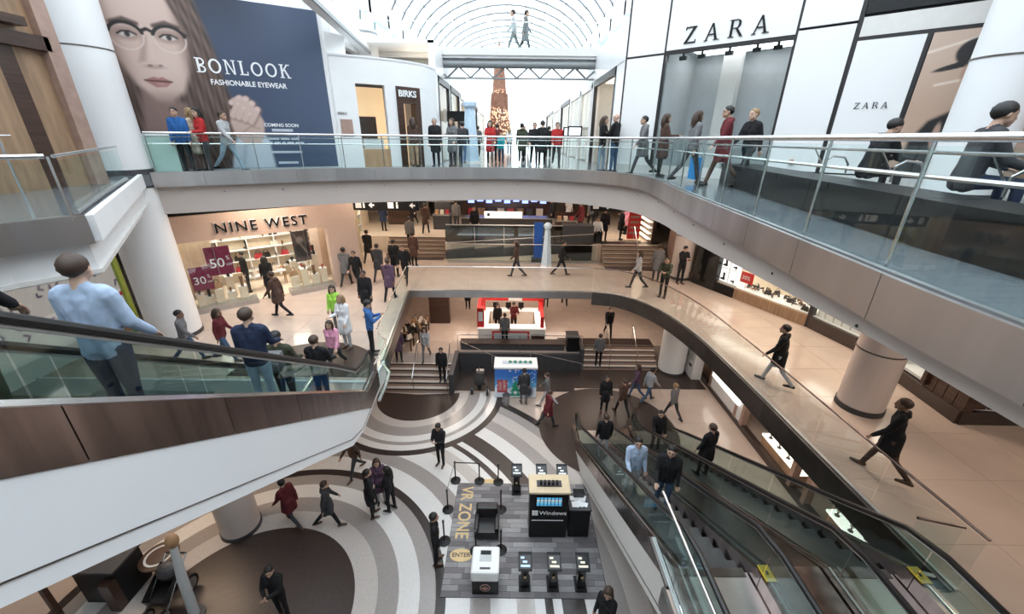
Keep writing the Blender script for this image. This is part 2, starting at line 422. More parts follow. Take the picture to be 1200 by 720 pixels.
fascia([(-3.72, 10.1), (-3.72, 9.05)], Z2 - .5, Z2 + .06, 1.5, 'white', floor2)
fascia([(-3.7, 9.05), (-14.5, 9.05)], Z2 - .5, Z2 + .06, 2.7, 'white', floor2)
B().box(2.31, 2.39, 3.8, 4.65, Z2 - .06, Z2).build('ledge', 'dark_metal', floor2)
fascia([(2.27, 3.8), (6.45, 3.8)], Z2 - .5, Z2 + .0, 2.0, 'dark_metal', floor2)
fascia([(2.27, -4), (2.27, 3.8)], Z2 - .3, Z2 + .06, 2.0, 'dark_metal', floor2)
# far raised part of the middle level
FZ = Z2 + .9
fp = B().prism([(-14, 22.3), (-3.6, 22.3), (-3.6, 21.0), (4.6, 21.0), (4.6, 20.9), (14, 20.9), (14, 45), (-14, 45)], Z2, FZ).build('floor_far', 'beige_light')
struct(fp, 'raised beige floor at the far end of the middle level')
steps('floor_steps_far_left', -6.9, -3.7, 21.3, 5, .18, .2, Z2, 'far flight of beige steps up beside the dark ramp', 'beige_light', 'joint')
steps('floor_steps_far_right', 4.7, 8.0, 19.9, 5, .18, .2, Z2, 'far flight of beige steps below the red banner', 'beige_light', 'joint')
B().box(4.7, 8.0, 20.95, 21.6, FZ, FZ + .006).build('floor_band', 'terr_brown', fp)
B().box(4.7, 8.0, 19.2, 19.85, Z2 + .005, Z2 + .012).build('floor_band', 'terr_brown', floor2)
B().box(-6.9, -3.7, 20.7, 21.25, Z2 + .005, Z2 + .012).build('floor_band', 'terr_brown', floor2)
# ---- upper level
up_poly = E3 + [(-16, 11.9), (-16, 70), (14.5, 70), (14.5, -4), (2.9, -4)]
floor3 = B().prism(up_poly, Z3 - .3, Z3).build('floor_upper', 'upper_floor')
struct(floor3, 'shiny grey stone floor of the upper mall level')
fascia(E3, Z3 - .36, Z3 + .05, 1.25, 'brushed', floor3)
E3b = offset(E3, -.28)
bulk = B(); bulk.band(E3b, 8.0, Z3 - .3, 0, .12)
def bulk_bottom(x, y): return 8.4 if (x < 2.5 or y > 12.5) else float(np.interp(y, (3.0, 7.2, 12.5), (8.97, 8.72, 8.4)))
bulk.v = [(x, y, bulk_bottom(x, y) if z < 8.5 else z) for x, y, z in bulk.v]
mat('bulkhead', (.52, .455, .415), .5, var=.02, scale=1)
struct(bulk.build('wall_bulkhead', 'bulkhead', smooth=True), 'pale bulkhead under the curved upper slab edge')
for p in resample(offset(E3b, .12), 1.6):
    B().sphere((p[0], p[1], 8.98), .018, 8, 6).build('sprinkler', 'charcoal', floor3)
# middle-level ceiling
cpoly = E3b + [(-16, 12.2), (-16, 45), (14.5, 45), (14.5, -4), (2.9, -4)]
struct(B().prism(cpoly, 8.98, 9.06).build('ceiling_middle', 'offwhite'), 'pale ceiling over the middle level')
# upper left landing
LP = [(-7.6, .6), (-6.12, 4.75), (-5.73, 5.39), (-10.2, 11.4), (-10.3, 11.9), (-16, 11.9), (-16, .6)]
land = B().prism(LP, Z3 - .3, Z3).build('floor_landing', 'upper_floor'); struct(land, 'upper landing floor in front of the brown shop')
fascia([(-5.73, 5.39), (-6.12, 4.75), (-7.6, .6)], Z3 - .33, Z3 + .05, 1.1, 'brushed', land, .0, .05)
wl = B(); wl.band([(-10.25, 11.5), (-5.8, 5.42), (-6.25, 4.75), (-7.8, .6)], 8.76, Z3 - .3, -.22, -.04)
wl.band([(-10.25, 11.5), (-5.74, 5.45)], Z3 - .32, Z3 + .03, -.04, .05)
struct(wl.build('wall_landing', 'white'), 'white bulkhead and parapet of the upper left landing')
struct(B().prism([(-7.8, .6), (-6.25, 4.75), (-5.8, 5.42), (-10.25, 11.5), (-16, 11.9), (-16, .6)], 8.78, 8.84).build('ceiling_landing', 'offwhite'), 'pale ceiling under the left landing')
# ---- round columns
def column(name, label, c, r, z0, z1, m='column', seams=(), bands=()):
    root = sroot(name, label, (c[0], c[1], z0))
    B().cyl((c[0], c[1], z0), r, z1 - z0, 36).build('shaft', m, root, smooth=True)
    for z in seams: B().lathe((c[0], c[1], z), [(r - .01, 0), (r + .012, 0), (r + .012, .03), (r - .01, .03)], 36).build('seam_ring', 'dark_metal', root)
    for z, h in bands: B().lathe((c[0], c[1], z), [(r - .01, 0), (r + .025, 0), (r + .025, h), (r - .01, h)], 36).build('base_ring', 'charcoal', root)
    return root
column('column', 'tall white round column in front of the eyewear poster', (-11.0, 11.8), .68, Z2, 17, 'column', (12.55,), ((Z3 - .36, .5), (Z2, .12)))
column('column', 'white round column beside the seated man on the upper level', (8.85, 8.35), .52, Z3, 17, 'column', (12.0,), ((Z3, .15),))
column('column', 'beige round column standing on the middle level floor at right', (8.62, 8.25), .47, Z2, 8.4, 'column_beige', (6.15,), ((Z2, .14),))
column('column', 'round column under the white escalator beside the dark circle', (-7.85, 8.3), .5, 0, Z2 - .3, 'column_beige', (), ((0, .12),))
column('column', 'pale round column at the far right of the middle level', (7.95, 18.2), .45, Z2, 8.4, 'column_beige', (6.6,), ((Z2, .12),))
column('column', 'thick white column behind the right lower steps', (7.95, 17.3), .62, 0, Z2 - .3, 'column', (), ((0, .12),))
# ---- upper level walls
BON0, BOND = Vector((-6.34, 15.4, Z3)), Vector((.87, .493, 0)).normalized()
def wall(name, label, p0, d, s0, s1, z0, z1, m, th=.2, front=0.0):
    b = B(); b.wallprism([(s0, z0), (s1, z0), (s1, z1), (s0, z1)], p0, d, front, front - th); return struct(b.build(name, m), label)
wall('wall_poster', 'wall carrying the eyewear poster', BON0, BOND, -7.6, .12, 0, 4.75, 'white', .2, -.03)
wall('wall_poster_back', 'white return wall beside the eyewear poster', (-6.24, 15.45, Z3), (.5, .87), 0, .8, 0, 4.2, 'white_panel')
# white jewellery shop: gently curved facade
BK = smooth_path([(-6.2, 15.45), (-5.2, 15.95), (-4.2, 16.6), (-3.45, 17.5), (-3.2, 18.6)], 6)
jw = B(); jw.band(BK, Z3 + 2.75, Z3 + 3.55, 0, .2); jw.band(subpath(BK, 0, .75, 4), Z3, Z3 + 2.75, 0, .2); jw.band(subpath(BK, 1.75, 2.15, 3), Z3, Z3 + 2.75, 0, .2); jw.band(subpath(BK, 3.15, plen(BK), 4), Z3, Z3 + 2.75, 0, .2)
struct(jw.build('wall_jewellery', 'white', smooth=False), 'white curved facade of the jewellery shop')
struct(B().prism(BK + [(-6.6, 21)], Z3 + 3.5, Z3 + 3.6).build('roof_jewellery', 'white'), 'flat white roof of the jewellery shop')
# corridor walls on both sides run away from the viewer
# ================================================================== RAILINGS
def railing(label, path, z, h=1.08, panel=1.25, rail_r=.03, gl='rail_glass', posts=True, extra=(), rail_m='steel', g0=.05, gtop=.06, post_off=-.10, group='glass railings'):
    root = thing('glass_railing', label, 'railing', (path[0][0], path[0][1], z), 0, group)
    L = plen(path); n = max(1, round(L / panel))
    fine = resample(path, .35)
    B().tube([(p[0], p[1], z + h) for p in fine], rail_r, 10).build('handrail', rail_m, root, smooth=True)
    for off, hh, rr in extra:
        B().tube([(p[0], p[1], z + hh) for p in offset(fine, off)], rr, 8).build('rail', rail_m, root, smooth=True)
    for k in range(n):
        sp = subpath(path, L * k / n + .012, L * (k + 1) / n - .012, 5)
        B().band(sp, z + g0, z + h - gtop, -.006, .006).build('glass_panel', gl, root)
    B().band(resample(path, .6), z, z + g0, -.03, .03).build('shoe_channel', 'metal', root)
    if posts:
        pp = offset(resample(path, L / n), post_off)
        for p in pp:
            B().tube([(p[0], p[1], z), (p[0], p[1], z + h)], .016, 6).build('post', rail_m, root)
    return root
R3 = offset(E3, -.09)
LR3 = plen(R3)
railing('long curved glass railing with steel handrails along the upper slab edge', subpath(R3, 2.6, LR3 - .1, 90), Z3, 1.09, 1.3, .034, extra=((-.12, .98, .014), (-.12, .80, .02)))
railing('glass railing with a low steel rail on the upper left landing', [(-7.55, .8), (-6.2, 4.72), (-5.85, 5.3)], Z3, .78, 1.1, .03, posts=True)
railing('slanted glass panel rail beside the white landing parapet', [(-6.0, 5.55), (-7.4, 7.4), (-9.4, 10.15)], Z3 + .02, .75, 1.6, .025, posts=False)
railing('long glass railing around the right edge of the middle level', offset(E2R, -.06), Z2 + .02, 1.07, 1.5, .022, rail_m='bronze', gl='window_glass', posts=False)
railing('short end panel closing the middle level glass railing', [(6.38, 4.0), (5.85, 4.15)], Z2 + .02, 1.07, .6, .022, rail_m='bronze', posts=False)
railing('glass railing along the near edge of the middle level bridge', offset(E2B, -.06), Z2 + .02, 1.07, 2.6, .022, gl='window_glass', posts=False)
railing('glass railing along the far edge of the middle level bridge', [(4.3, 20.3), (-3.4, 20.3)], Z2, 1.0, 2.5, .02, posts=False)
railing('glass railing on the left gallery edge above the steps', offset(E2L, -.06), Z2 + .02, 1.07, 1.45, .022, rail_m='steel', posts=False)
railing('glass guard beside the foot of the white escalator', [(-3.75, 10.0), (-3.3, 9.4), (-3.25, 8.2)], Z2 + .02, 1.05, 1.0, .022, posts=False)
railing('sharp white-edged glass guard at the head of the moving stairs', [(2.36, 4.6), (2.37, 1.2)], Z2, 1.05, 1.6, .022, posts=False)
railing('low glass guard just inside the head of the moving stairs', [(2.29, 3.4), (2.29, 1.2)], Z2, .3, 1.4, .02, posts=False)
def handrail(label, pts, posts, r=.02):
    root = thing('handrail', label, 'handrail', pts[0], 0, 'step handrails')
    B().tube(pts, r, 8).build('rail', 'steel', root, smooth=True)
    for p, z0 in posts: B().tube([(p[0], p[1], z0), p], r * .8, 6).build('post', 'steel', root)
for x, t in ((-4.35, 'middle handrail of the left lower steps'), (-2.85, 'handrail against the cheek wall of the left lower steps')):
    handrail(t, [(x, 14.95, .85), (x, 15.1, .95), (x, 16.3, 1.85), (x, 16.6, 1.85)], [((x, 15.1, .95), 0), ((x, 16.3, 1.85), PZ)])
for x, t in ((4.85, 'handrail nearer the dark wall on the right lower steps'), (6.15, 'handrail nearer the thick column on the right lower steps')):
    handrail(t, [(x, 17.0, .85), (x, 17.2, .95), (x, 18.3, 1.85), (x, 18.7, 1.85)], [((x, 17.2, .95), 0), ((x, 18.3, 1.85), PZ)])
handrail('steel rail in the middle of the far right steps', [(6.35, 19.7, Z2 + .85), (6.35, 19.9, Z2 + .95), (6.35, 20.9, FZ + .95), (6.35, 21.2, FZ + .95)], [((6.35, 19.9, Z2 + .95), Z2), ((6.35, 20.9, FZ + .95), FZ)])
handrail('upper stair rail sloping beside the brown shop', [(-8.3, 5.0, Z3 + .75), (-8.6, 6.4, Z3 + 1.25), (-8.7, 7.4, Z3 + 1.25)], [((-8.3, 5.0, Z3 + .75), Z3), ((-8.7, 7.3, Z3 + 1.25), Z3)], .028)
handrail('lower stair rail sloping beside the brown shop', [(-8.2, 5.0, Z3 + .5), (-8.5, 6.4, Z3 + 1.0), (-8.6, 7.4, Z3 + 1.0)], [((-8.2, 5.0, Z3 + .5), Z3)], .022)
# railings of the dark sunken area between the lower steps
handrail('thin steel rail slanting across the dark pit by the gift kiosk', [(-2.45, 16.9, 1.7), (-.9, 16.2, 1.35), (.6, 15.6, 1.15)], [((-2.45, 16.9, 1.7), 0), ((-.9, 16.2, 1.35), 0)], .02)
handrail('long steel rail along the platform edge behind the gift kiosk', [(-2.6, 17.15, 1.9), (3.4, 17.15, 1.9)], [((-2.6, 17.15, 1.9), PZ), ((.4, 17.15, 1.9), PZ), ((3.4, 17.15, 1.9), PZ)], .022)
handrail('slanting steel rail right of the gift kiosk', [(.9, 16.6, 1.3), (3.3, 16.2, .95)], [((.9, 16.6, 1.3), 0), ((3.3, 16.2, .95), 0)], .02)
# ================================================================== ESCALATORS
def escalator(label, foot, direc, ang, rise, width, deck0, deck1, truss, clad, deckm, hr=.95, top_ext=1.2, low_ext=.95, panels=6, steel_step=True, signs=()):
    """foot: plan point of the lower comb at the centre line, direc: plan direction going up"""
    u = Vector((direc[0], direc[1], 0)).normalized(); n = Vector((-u.y, u.x, 0)); f = Vector(foot); tn = math.tan(math.radians(ang)); run = rise / tn
    root = thing('escalator', label, 'escalator', foot, 0, 'escalators')
    P = lambda s, z, t: f + u * s + n * t + Vector((0, 0, z))
    def zline(s): return max(0, min(rise, s * tn))
    ss = [-low_ext] + [0] + [run * i / 10 for i in range(1, 10)] + [run, run + top_ext]
    hw = width / 2
    def sideplate(t0, t1, lo, hi, name, m, s_list=None, clip=None):
        s_list = s_list or ss; k = len(s_list); vs = []
        for t in (t0, t1):
            for s in s_list:
                zl = zline(s) + lo
                if clip is not None: zl = max(zl, clip)
                vs.append(P(s, zl, t)); vs.append(P(s, max(zline(s) + hi, zl + .01), t))
        fs = []
        for i in range(k - 1):
            a = 2 * i; o = 2 * k
            fs += [(a, a + 2, a + 3, a + 1), (o + a, o + a + 1, o + a + 3, o + a + 2), (a + 1, a + 3, o + a + 3, o + a + 1), (a, o + a, o + a + 2, a + 2)]
        fs += [(0, 1, 2 * k + 1, 2 * k), (2 * k - 2, 4 * k - 2, 4 * k - 1, 2 * k - 1)]
        return B().add(vs, fs).build(name, m, root)
    so = hw + .20
    sideplate(-so + .01, so - .01, -truss, deck0 - .004, 'truss_cladding', clad, clip=-.28)
    for sg in (-1, 1): sideplate(sg * so, sg * (so - .012), -truss + .16, -truss + .172, 'seam_line', 'dark_metal', clip=-.2)
    L = run + top_ext + low_ext
    for sg in (-1, 1):
        for k in range(panels):
            a = -low_ext + L * k / panels; b2 = -low_ext + L * (k + 1) / panels
            sl = sorted(set([a + .006] + [s for s in (0, run) if a < s < b2] + [b2 - .006]))
            sideplate(sg * so, sg * (hw + .02), deck0, deck1, 'deck_panel', deckm, sl)
            ga = max(a, -low_ext + .15); gb = min(b2, run + top_ext - .1)
            sl = sorted(set([ga + .012] + [s for s in (0, run) if ga < s < gb] + [gb - .012]))
            sideplate(sg * (hw + .055), sg * (hw + .045), deck1, hr - .05, 'glass_panel', 'esc_glass', sl)
        # handrail with the turn-down at each end
        pts = [P(-low_ext + .2, deck1 + .05, sg * (hw + .05)), P(-low_ext - .05, deck1 + .25, sg * (hw + .05)), P(-low_ext - .1, hr - .28, sg * (hw + .05)), P(-low_ext + .02, hr - .06, sg * (hw + .05)), P(-low_ext + .25, hr, sg * (hw + .05)),
               P(-.25, hr, sg * (hw + .05)), P(.25, hr + .12, sg * (hw + .05))] + [P(run * i / 6, rise * i / 6 + hr, sg * (hw + .05)) for i in range(1, 6)] + [P(run - .25, rise + hr - .12, sg * (hw + .05)), P(run + .3, rise + hr, sg * (hw + .05)), P(run + top_ext, rise + hr, sg * (hw + .05))]
        hro = B().tube(pts, .042, 8).build('handrail', 'rubber', root, smooth=True)
        B().tube([p - Vector((0, 0, .055)) for p in pts[4:]], .018, 6).build('rail_guide', 'metal', hro)
        B().tube([P(s, zline(s) + deck1 + .012, sg * (hw + .11)) for s in (-low_ext + .1, 0, run, run + top_ext)], .016 if clad != 'esc_white' else .045, 6).build('trim_strip', 'steel', root)
    ns = int(rise / .2)
    for k in range(ns):
        z = (k + .5) * rise / ns; s = z / tn; d = .4
        vs = B(); 
        for a in [0]:
            q = [P(s - d / 2, z, -hw + .03), P(s + d / 2, z, -hw + .03), P(s + d / 2, z, hw - .03), P(s - d / 2, z, hw - .03)]
            vs.add([p - Vector((0, 0, .2)) for p in q] + q, [(3, 2, 1, 0), (4, 5, 6, 7), (0, 1, 5, 4), (1, 2, 6, 5), (2, 3, 7, 6), (3, 0, 4, 7)])
        vs.build('step', 'step', root)
    for s0, s1, z in ((-low_ext, .1, 0), (run - .1, run + top_ext, rise)):
        q = [P(s0, z, -hw), P(s1, z, -hw), P(s1, z, hw), P(s0, z, hw)]
        cpl = B().add([p - Vector((0, 0, .02)) for p in q] + [p + Vector((0, 0, .02)) for p in q], [(3, 2, 1, 0), (4, 5, 6, 7), (0, 1, 5, 4), (1, 2, 6, 5), (2, 3, 7, 6), (3, 0, 4, 7)]).build('comb_plate', 'brushed', root)
        e = s1 if s0 < 0 else s0
        q = [P(e - .07, z + .03, -hw + .04), P(e + .07, z + .03, -hw + .04), P(e + .07, z + .03, hw - .04), P(e - .07, z + .03, hw - .04)]
        B().add([p - Vector((0, 0, .02)) for p in q] + q, [(3, 2, 1, 0), (4, 5, 6, 7), (0, 1, 5, 4), (1, 2, 6, 5), (2, 3, 7, 6), (3, 0, 4, 7)]).build('comb_strip', 'yellow' if s0 < 0 else 'dark_metal', cpl)
    for s, sg in signs:
        q = [P(s - .12, zline(s) + deck1 + .02, sg * (hw + .04)), P(s + .12, zline(s) + deck1 + .02, sg * (hw + .04)), P(s + .12, zline(s) + deck1 + .02, sg * (hw + .19)), P(s - .12, zline(s) + deck1 + .02, sg * (hw + .19))]
        wso = B().add(q + [p + Vector((0, 0, .015)) for p in q], [(3, 2, 1, 0), (4, 5, 6, 7), (0, 1, 5, 4), (1, 2, 6, 5), (2, 3, 7, 6), (3, 0, 4, 7)]).build('warning_sign', 'yellow', root)
        B().obox(P(s, zline(s) + deck1 + .04, sg * (hw + .115)), (.05, .03, .012), math.atan2(u.y, u.x)).build('warning_pictogram', 'black', wso)
    return root
# the long white one at the left: middle level to upper level, 34 degrees
ph = math.radians(-5); uL = Vector((math.sin(ph), math.cos(ph), 0)); nL = Vector((uL.y, -uL.x, 0))
hwL = .62
footL = -2.9 * nL + uL * 8.49 - nL * (hwL + .05) + Vector((0, 0, Z2))
mat('esc_white', (.80, .82, .84), .3, var=.015, scale=.8)
escalator('long white escalator rising towards the viewer from the middle level', tuple(footL), (-uL.x, -uL.y), 34, Z3 - Z2, hwL * 2, -.18, .30, 1.05, 'esc_white', 'bronze', .95, 1.5, 1.0, 7)
ANG = 30
runR = Z2 / math.tan(math.radians(ANG))
mat('esc_dark', (.05, .035, .03), .25, .5, var=.2)
escalator('dark escalator with a pale outer side next to the demo booth', (3.1, 3.95 + runR, 0), (0, -1), ANG, Z2, 1.0, -.12, .28, .95, 'offwhite', 'bronze', .95, 1.6, .85, 7, signs=((runR + .1, 1),))
escalator('dark escalator nearest the middle level railing', (5.3, 3.95 + runR, 0), (0, -1), ANG, Z2, 1.0, -.12, .28, .95, 'esc_dark', 'bronze', .95, 1.6, .85, 7, signs=((runR + .1, 1),))
# sloping divider between the two moving stairs
dv = B(); y0, y1 = 3.95 + runR, 3.95
dv.add([(x, y, z) for x in (3.8, 4.52) for y, z in ((y0 + .6, .02), (y0 + .6, .32), (y0, .32), (y1, Z2 + .32), (y1 - 1.4, Z2 + .32), (y1 - 1.4, Z2 - .5), (y1, Z2 - .6), (y0 - .4, .02))],
       [tuple(range(8)), tuple(range(15, 7, -1))] + [(i, (i + 1) % 8, 8 + (i + 1) % 8, 8 + i) for i in range(8)])
tag(dv.build('escalator_divider', 'bronze'), 'sloping bronze divider between the two dark escalators', 'divider')
# ================================================================== UPPER LEVEL SHOPS
# --- fashion shop with the white panels
ZP, ZD = Vector((3.9, 14.6, Z3)), Vector((.74, -.67, 0)).normalized()
zw = thing('shop_front', 'white panelled facade of the fashion shop', 'shop front', tuple(ZP))
def wpan(root, name, m, s0, s1, z0, z1, t0=0.0, t1=-.06, P=ZP, D=ZD):
    return B().wallprism([(s0, z0), (s1, z0), (s1, z1), (s0, z1)], P, D, t0, t1).build(name, m, root)
for s0, s1, z0, z1 in ((-.42, .78, .12, 3.40), (-.42, .78, 3.46, 6.2), (.84, 4.12, 3.5, 6.2), (4.18, 5.32, .32, 3.56), (4.18, 5.32, 3.62, 6.2), (5.42, 6.6, .32, 3.2)):
    fpn = wpan(zw, 'facade_panel', 'white_panel', s0, s1, z0, z1)
    if s0 == .84: sign_panel = fpn
    if s0 == 5.42: small_panel = fpn
wpan(zw, 'facade_panel', 'offwhite', 5.42, 9.6, 3.28, 3.66)
wpan(zw, 'dark_panel', 'black_gloss', 5.42, 9.6, 3.72, 6.2)
wpan(zw, 'plinth', 'offwhite', -.42, 9.6, 0, .28, .03)
for s in (-.45, .81, 4.15, 5.37): wpan(zw, 'trim_strip', 'black_trim', s - .035, s + .035, .05, 6.2, -.012, -.12)
wpan(zw, 'trim_strip', 'black_trim', 6.6, 6.68, .05, 3.28, -.012, -.12)
wpan(zw, 'trim_strip', 'black_trim', -.45, 4.15, 3.4, 3.5, -.014, -.12)
wpan(zw, 'trim_strip', 'black_trim', 5.37, 9.6, 3.2, 3.28, -.014, -.12)
wpan(zw, 'backing', 'charcoal', -.45, .8, 0, 6.2, -.13, -.2); wpan(zw, 'backing', 'charcoal', 4.15, 9.6, 0, 6.2, -.13, -.2); wpan(zw, 'backing', 'charcoal', .8, 4.15, 3.5, 6.2, -.13, -.2)
wpan(zw, 'window_pane', 'window_glass', .86, 4.1, .15, 3.4, -.03, -.045)
mat('shop_grey', (.52, .55, .56), .5, var=.03)
wpan(zw, 'shop_back_wall', 'shop_grey', .3, 4.9, 0, 4.2, -2.4, -2.5)
wpan(zw, 'shop_side_wall', 'shop_grey', .8, .86, 0, 4.2, -.2, -2.4); wpan(zw, 'shop_side_wall', 'shop_grey', 4.12, 4.2, 0, 4.2, -.2, -2.4)
wpan(zw, 'shop_light', emis('shop_light_soft', (.95, .97, 1), 3.5), 1.2, 3.8, 3.58, 3.615, -.8, -2.0)  # glowing panel added to brighten the interior behind the window
wpan(zw, 'shop_pillar', 'offwhite', 2.0, 2.5, 0, 4.2, -1.6, -2.0)
wpan(zw, 'shop_ceiling', 'shop_grey', .8, 4.2, 3.62, 3.7, -.2, -2.4)
nZ = Vector((ZD.y, -ZD.x, 0))
for s, ow in ((1.2, 'leftmost'), (1.75, 'second from the left'), (2.5, 'middle'), (3.2, 'second from the right'), (3.7, 'rightmost')):
    c = ZP + ZD * s - nZ * .45 + Vector((0, 0, 3.38))
    r = thing('track_spotlight', 'small black spotlight, ' + ow + ' of five in the fashion shop window', 'spotlight', tuple(c), 0, 'window spotlights')
    B().obox(c + Vector((0, 0, .06)), (.05, .05, .16)).build('stem', 'black', r); B().obox(c + Vector((0, 0, -.05)), (.2, .1, .1), math.atan2(ZD.y, ZD.x)).build('lamp_head', 'black', r)
def stroke_letters(word, p0, d, s, z, hgt, parent, m, t=.012, gap=.34):
    """high-contrast roman capitals (thick and thin strokes) raised on a wall"""
    def bar(pts): return pts
    th, tk = .035, .13
    def slant(x0, x1, w_): return [(x0, 0), (x0 + w_, 0), (x1 + w_, 1), (x1, 1)]
    G = {'Z': (.80, [[(.05, .93), (.80, .93), (.80, 1), (.05, 1)], [(.05, .8), (.08, .8), (.10, 1), (.05, 1)], slant(0, .62, .17), [(0, 0), (.8, 0), (.8, .07), (0, .07)], [(.77, .2), (.8, .2), (.8, 0), (.75, 0)]]),
         'A': (.92, [slant(.06, .42, .075), [(.70, 0), (.86, 0), (.52, 1), (.42, 1)], [(.2, .32), (.66, .32), (.66, .38), (.2, .38)], [(-.04, 0), (.22, 0), (.22, .03), (-.04, .03)], [(.6, 0), (.98, 0), (.98, .03), (.6, .03)]]),
         'R': (.86, [[(.1, 0), (.24, 0), (.24, 1), (.1, 1)], [(.0, 0), (.36, 0), (.36, .03), (0, .03)], [(.0, .97), (.5, .97), (.5, 1), (0, 1)],
                     [(.5, .97), (.5, 1), (.64, .95), (.72, .84), (.72, .68), (.64, .56), (.5, .5), (.5, .53), (.55, .58), (.58, .68), (.58, .84), (.55, .93)], [(.24, .5), (.5, .5), (.5, .53), (.24, .53)], [(.40, .51), (.54, .51), (.92, 0), (.74, 0)]])}
    x = 0
    for ch in word:
        w_, polys = G[ch]; b = B()
        for k, pl in enumerate(polys): b.wallprism([(s + (x + a) * hgt, z + c * hgt) for a, c in pl], p0, d, .0, t + .0004 * k)
        b.build('letter', m, parent); x += w_ + gap
stroke_letters('ZARA', ZP, ZD, 1.34, 3.62, .40, sign_panel, 'black', .03, .62)
stroke_letters('ZARA', ZP, ZD, 5.72, 1.78, .13, small_panel, 'black', .012, .42)
# door pulls on the white panel beside the bench
for s in (4.75,):
    c = ZP + ZD * s + nZ * .06 + Vector((0, 0, .55))
    B().sphere(tuple(c), .07, 12, 8).build('door_knob', 'copper_trim', zw)
# --- printed panels: colours are laid out on a fine grid of the print
def print_panel(name, P, D, s0, s1, z0, z1, nx, nz, fn, parent, rough=.5, front=.012, back=-.03, em=0.0):
    D = Vector((D[0], D[1], 0)).normalized(); n = Vector((D.y, -D.x, 0)); P = Vector(P)
    S, Zv = np.meshgrid(np.linspace(s0, s1, nx), np.linspace(z0, z1, nz)); S = S.ravel(); Zv = Zv.ravel()
    colr = fn(S, Zv)
    base = acc_loc(parent) if parent is not None else Vector()
    vs = [tuple(P + D * float(a) + Vector((0, 0, float(b2))) + n * front - base) for a, b2 in zip(S, Zv)]
    fs = [(j * nx + i, j * nx + i + 1, (j + 1) * nx + i + 1, (j + 1) * nx + i) for j in range(nz - 1) for i in range(nx - 1)]
    k = len(vs); bk = [tuple(P + D * a + Vector((0, 0, b2)) + n * back - base) for a, b2 in ((s0, z0), (s1, z0), (s1, z1), (s0, z1))]
    vs += bk; c = (0, nx - 1, nx * nz - 1, nx * (nz - 1)); fs.append((k + 3, k + 2, k + 1, k))
    fs += [(c[i], k + i, k + (i + 1) % 4, c[(i + 1) % 4]) for i in range(4)]
    me = bpy.data.meshes.new(name); me.from_pydata(vs, [], fs); me.update()
    at = me.color_attributes.new('print', 'FLOAT_COLOR', 'POINT')
    full = np.ones((len(vs), 4), np.float32); full[:k, :3] = colr; full[k:, :3] = .5; at.data.foreach_set('color', full.ravel())
    me.materials.append(attr_mat('printed' + ('_lit' if em else ''), rough, em)); o = bpy.data.objects.new(name, me); COL.objects.link(o)
    if parent is not None: o.parent = parent
    return o
def sstep(x, a, b2):
    t = np.clip((x - a) / (b2 - a), 0, 1); return t * t * (3 - 2 * t)
def mixc(c, col, k): return c * (1 - k[:, None]) + np.array(col)[None, :] * k[:, None]
def ell(S, Z, cs, cz, rs, rz, soft=.08, rot=0):
    dx, dz = S - cs, Z - cz; c, s = math.cos(rot), math.sin(rot); a = (dx * c + dz * s) / rs; b2 = (-dx * s + dz * c) / rz
    return 1 - sstep(np.sqrt(a * a + b2 * b2), 1 - soft, 1 + soft)
def polym(S, Z, poly, soft=.05):
    """soft-edged mask of a polygon"""
    ins = np.zeros(len(S), bool); dist = np.full(len(S), 1e9); n = len(poly); j = n - 1
    for i in range(n):
        (x1, y1), (x2, y2) = poly[j], poly[i]
        cnd = ((y2 > Z) != (y1 > Z)) & (S < (x1 - x2) * (Z - y2) / ((y1 - y2) or 1e-9) + x2); ins ^= cnd
        L2 = (x2 - x1) ** 2 + (y2 - y1) ** 2 or 1e-9; t = np.clip(((S - x1) * (x2 - x1) + (Z - y1) * (y2 - y1)) / L2, 0, 1)
        dist = np.minimum(dist, np.hypot(S - x1 - t * (x2 - x1), Z - y1 - t * (y2 - y1))); j = i
    return sstep(np.where(ins, dist, -dist), -soft, soft)
def line(S, Z, pts, w_, soft=.02):
    d = np.full(len(S), 1e9)
    for (x1, y1), (x2, y2) in zip(pts[:-1], pts[1:]):
        L2 = (x2 - x1) ** 2 + (y2 - y1) ** 2 or 1e-9; t = np.clip(((S - x1) * (x2 - x1) + (Z - y1) * (y2 - y1)) / L2, 0, 1)
        d = np.minimum(d, np.hypot(S - x1 - t * (x2 - x1), Z - y1 - t * (y2 - y1)))
    return 1 - sstep(d, w_ - soft, w_ + soft)
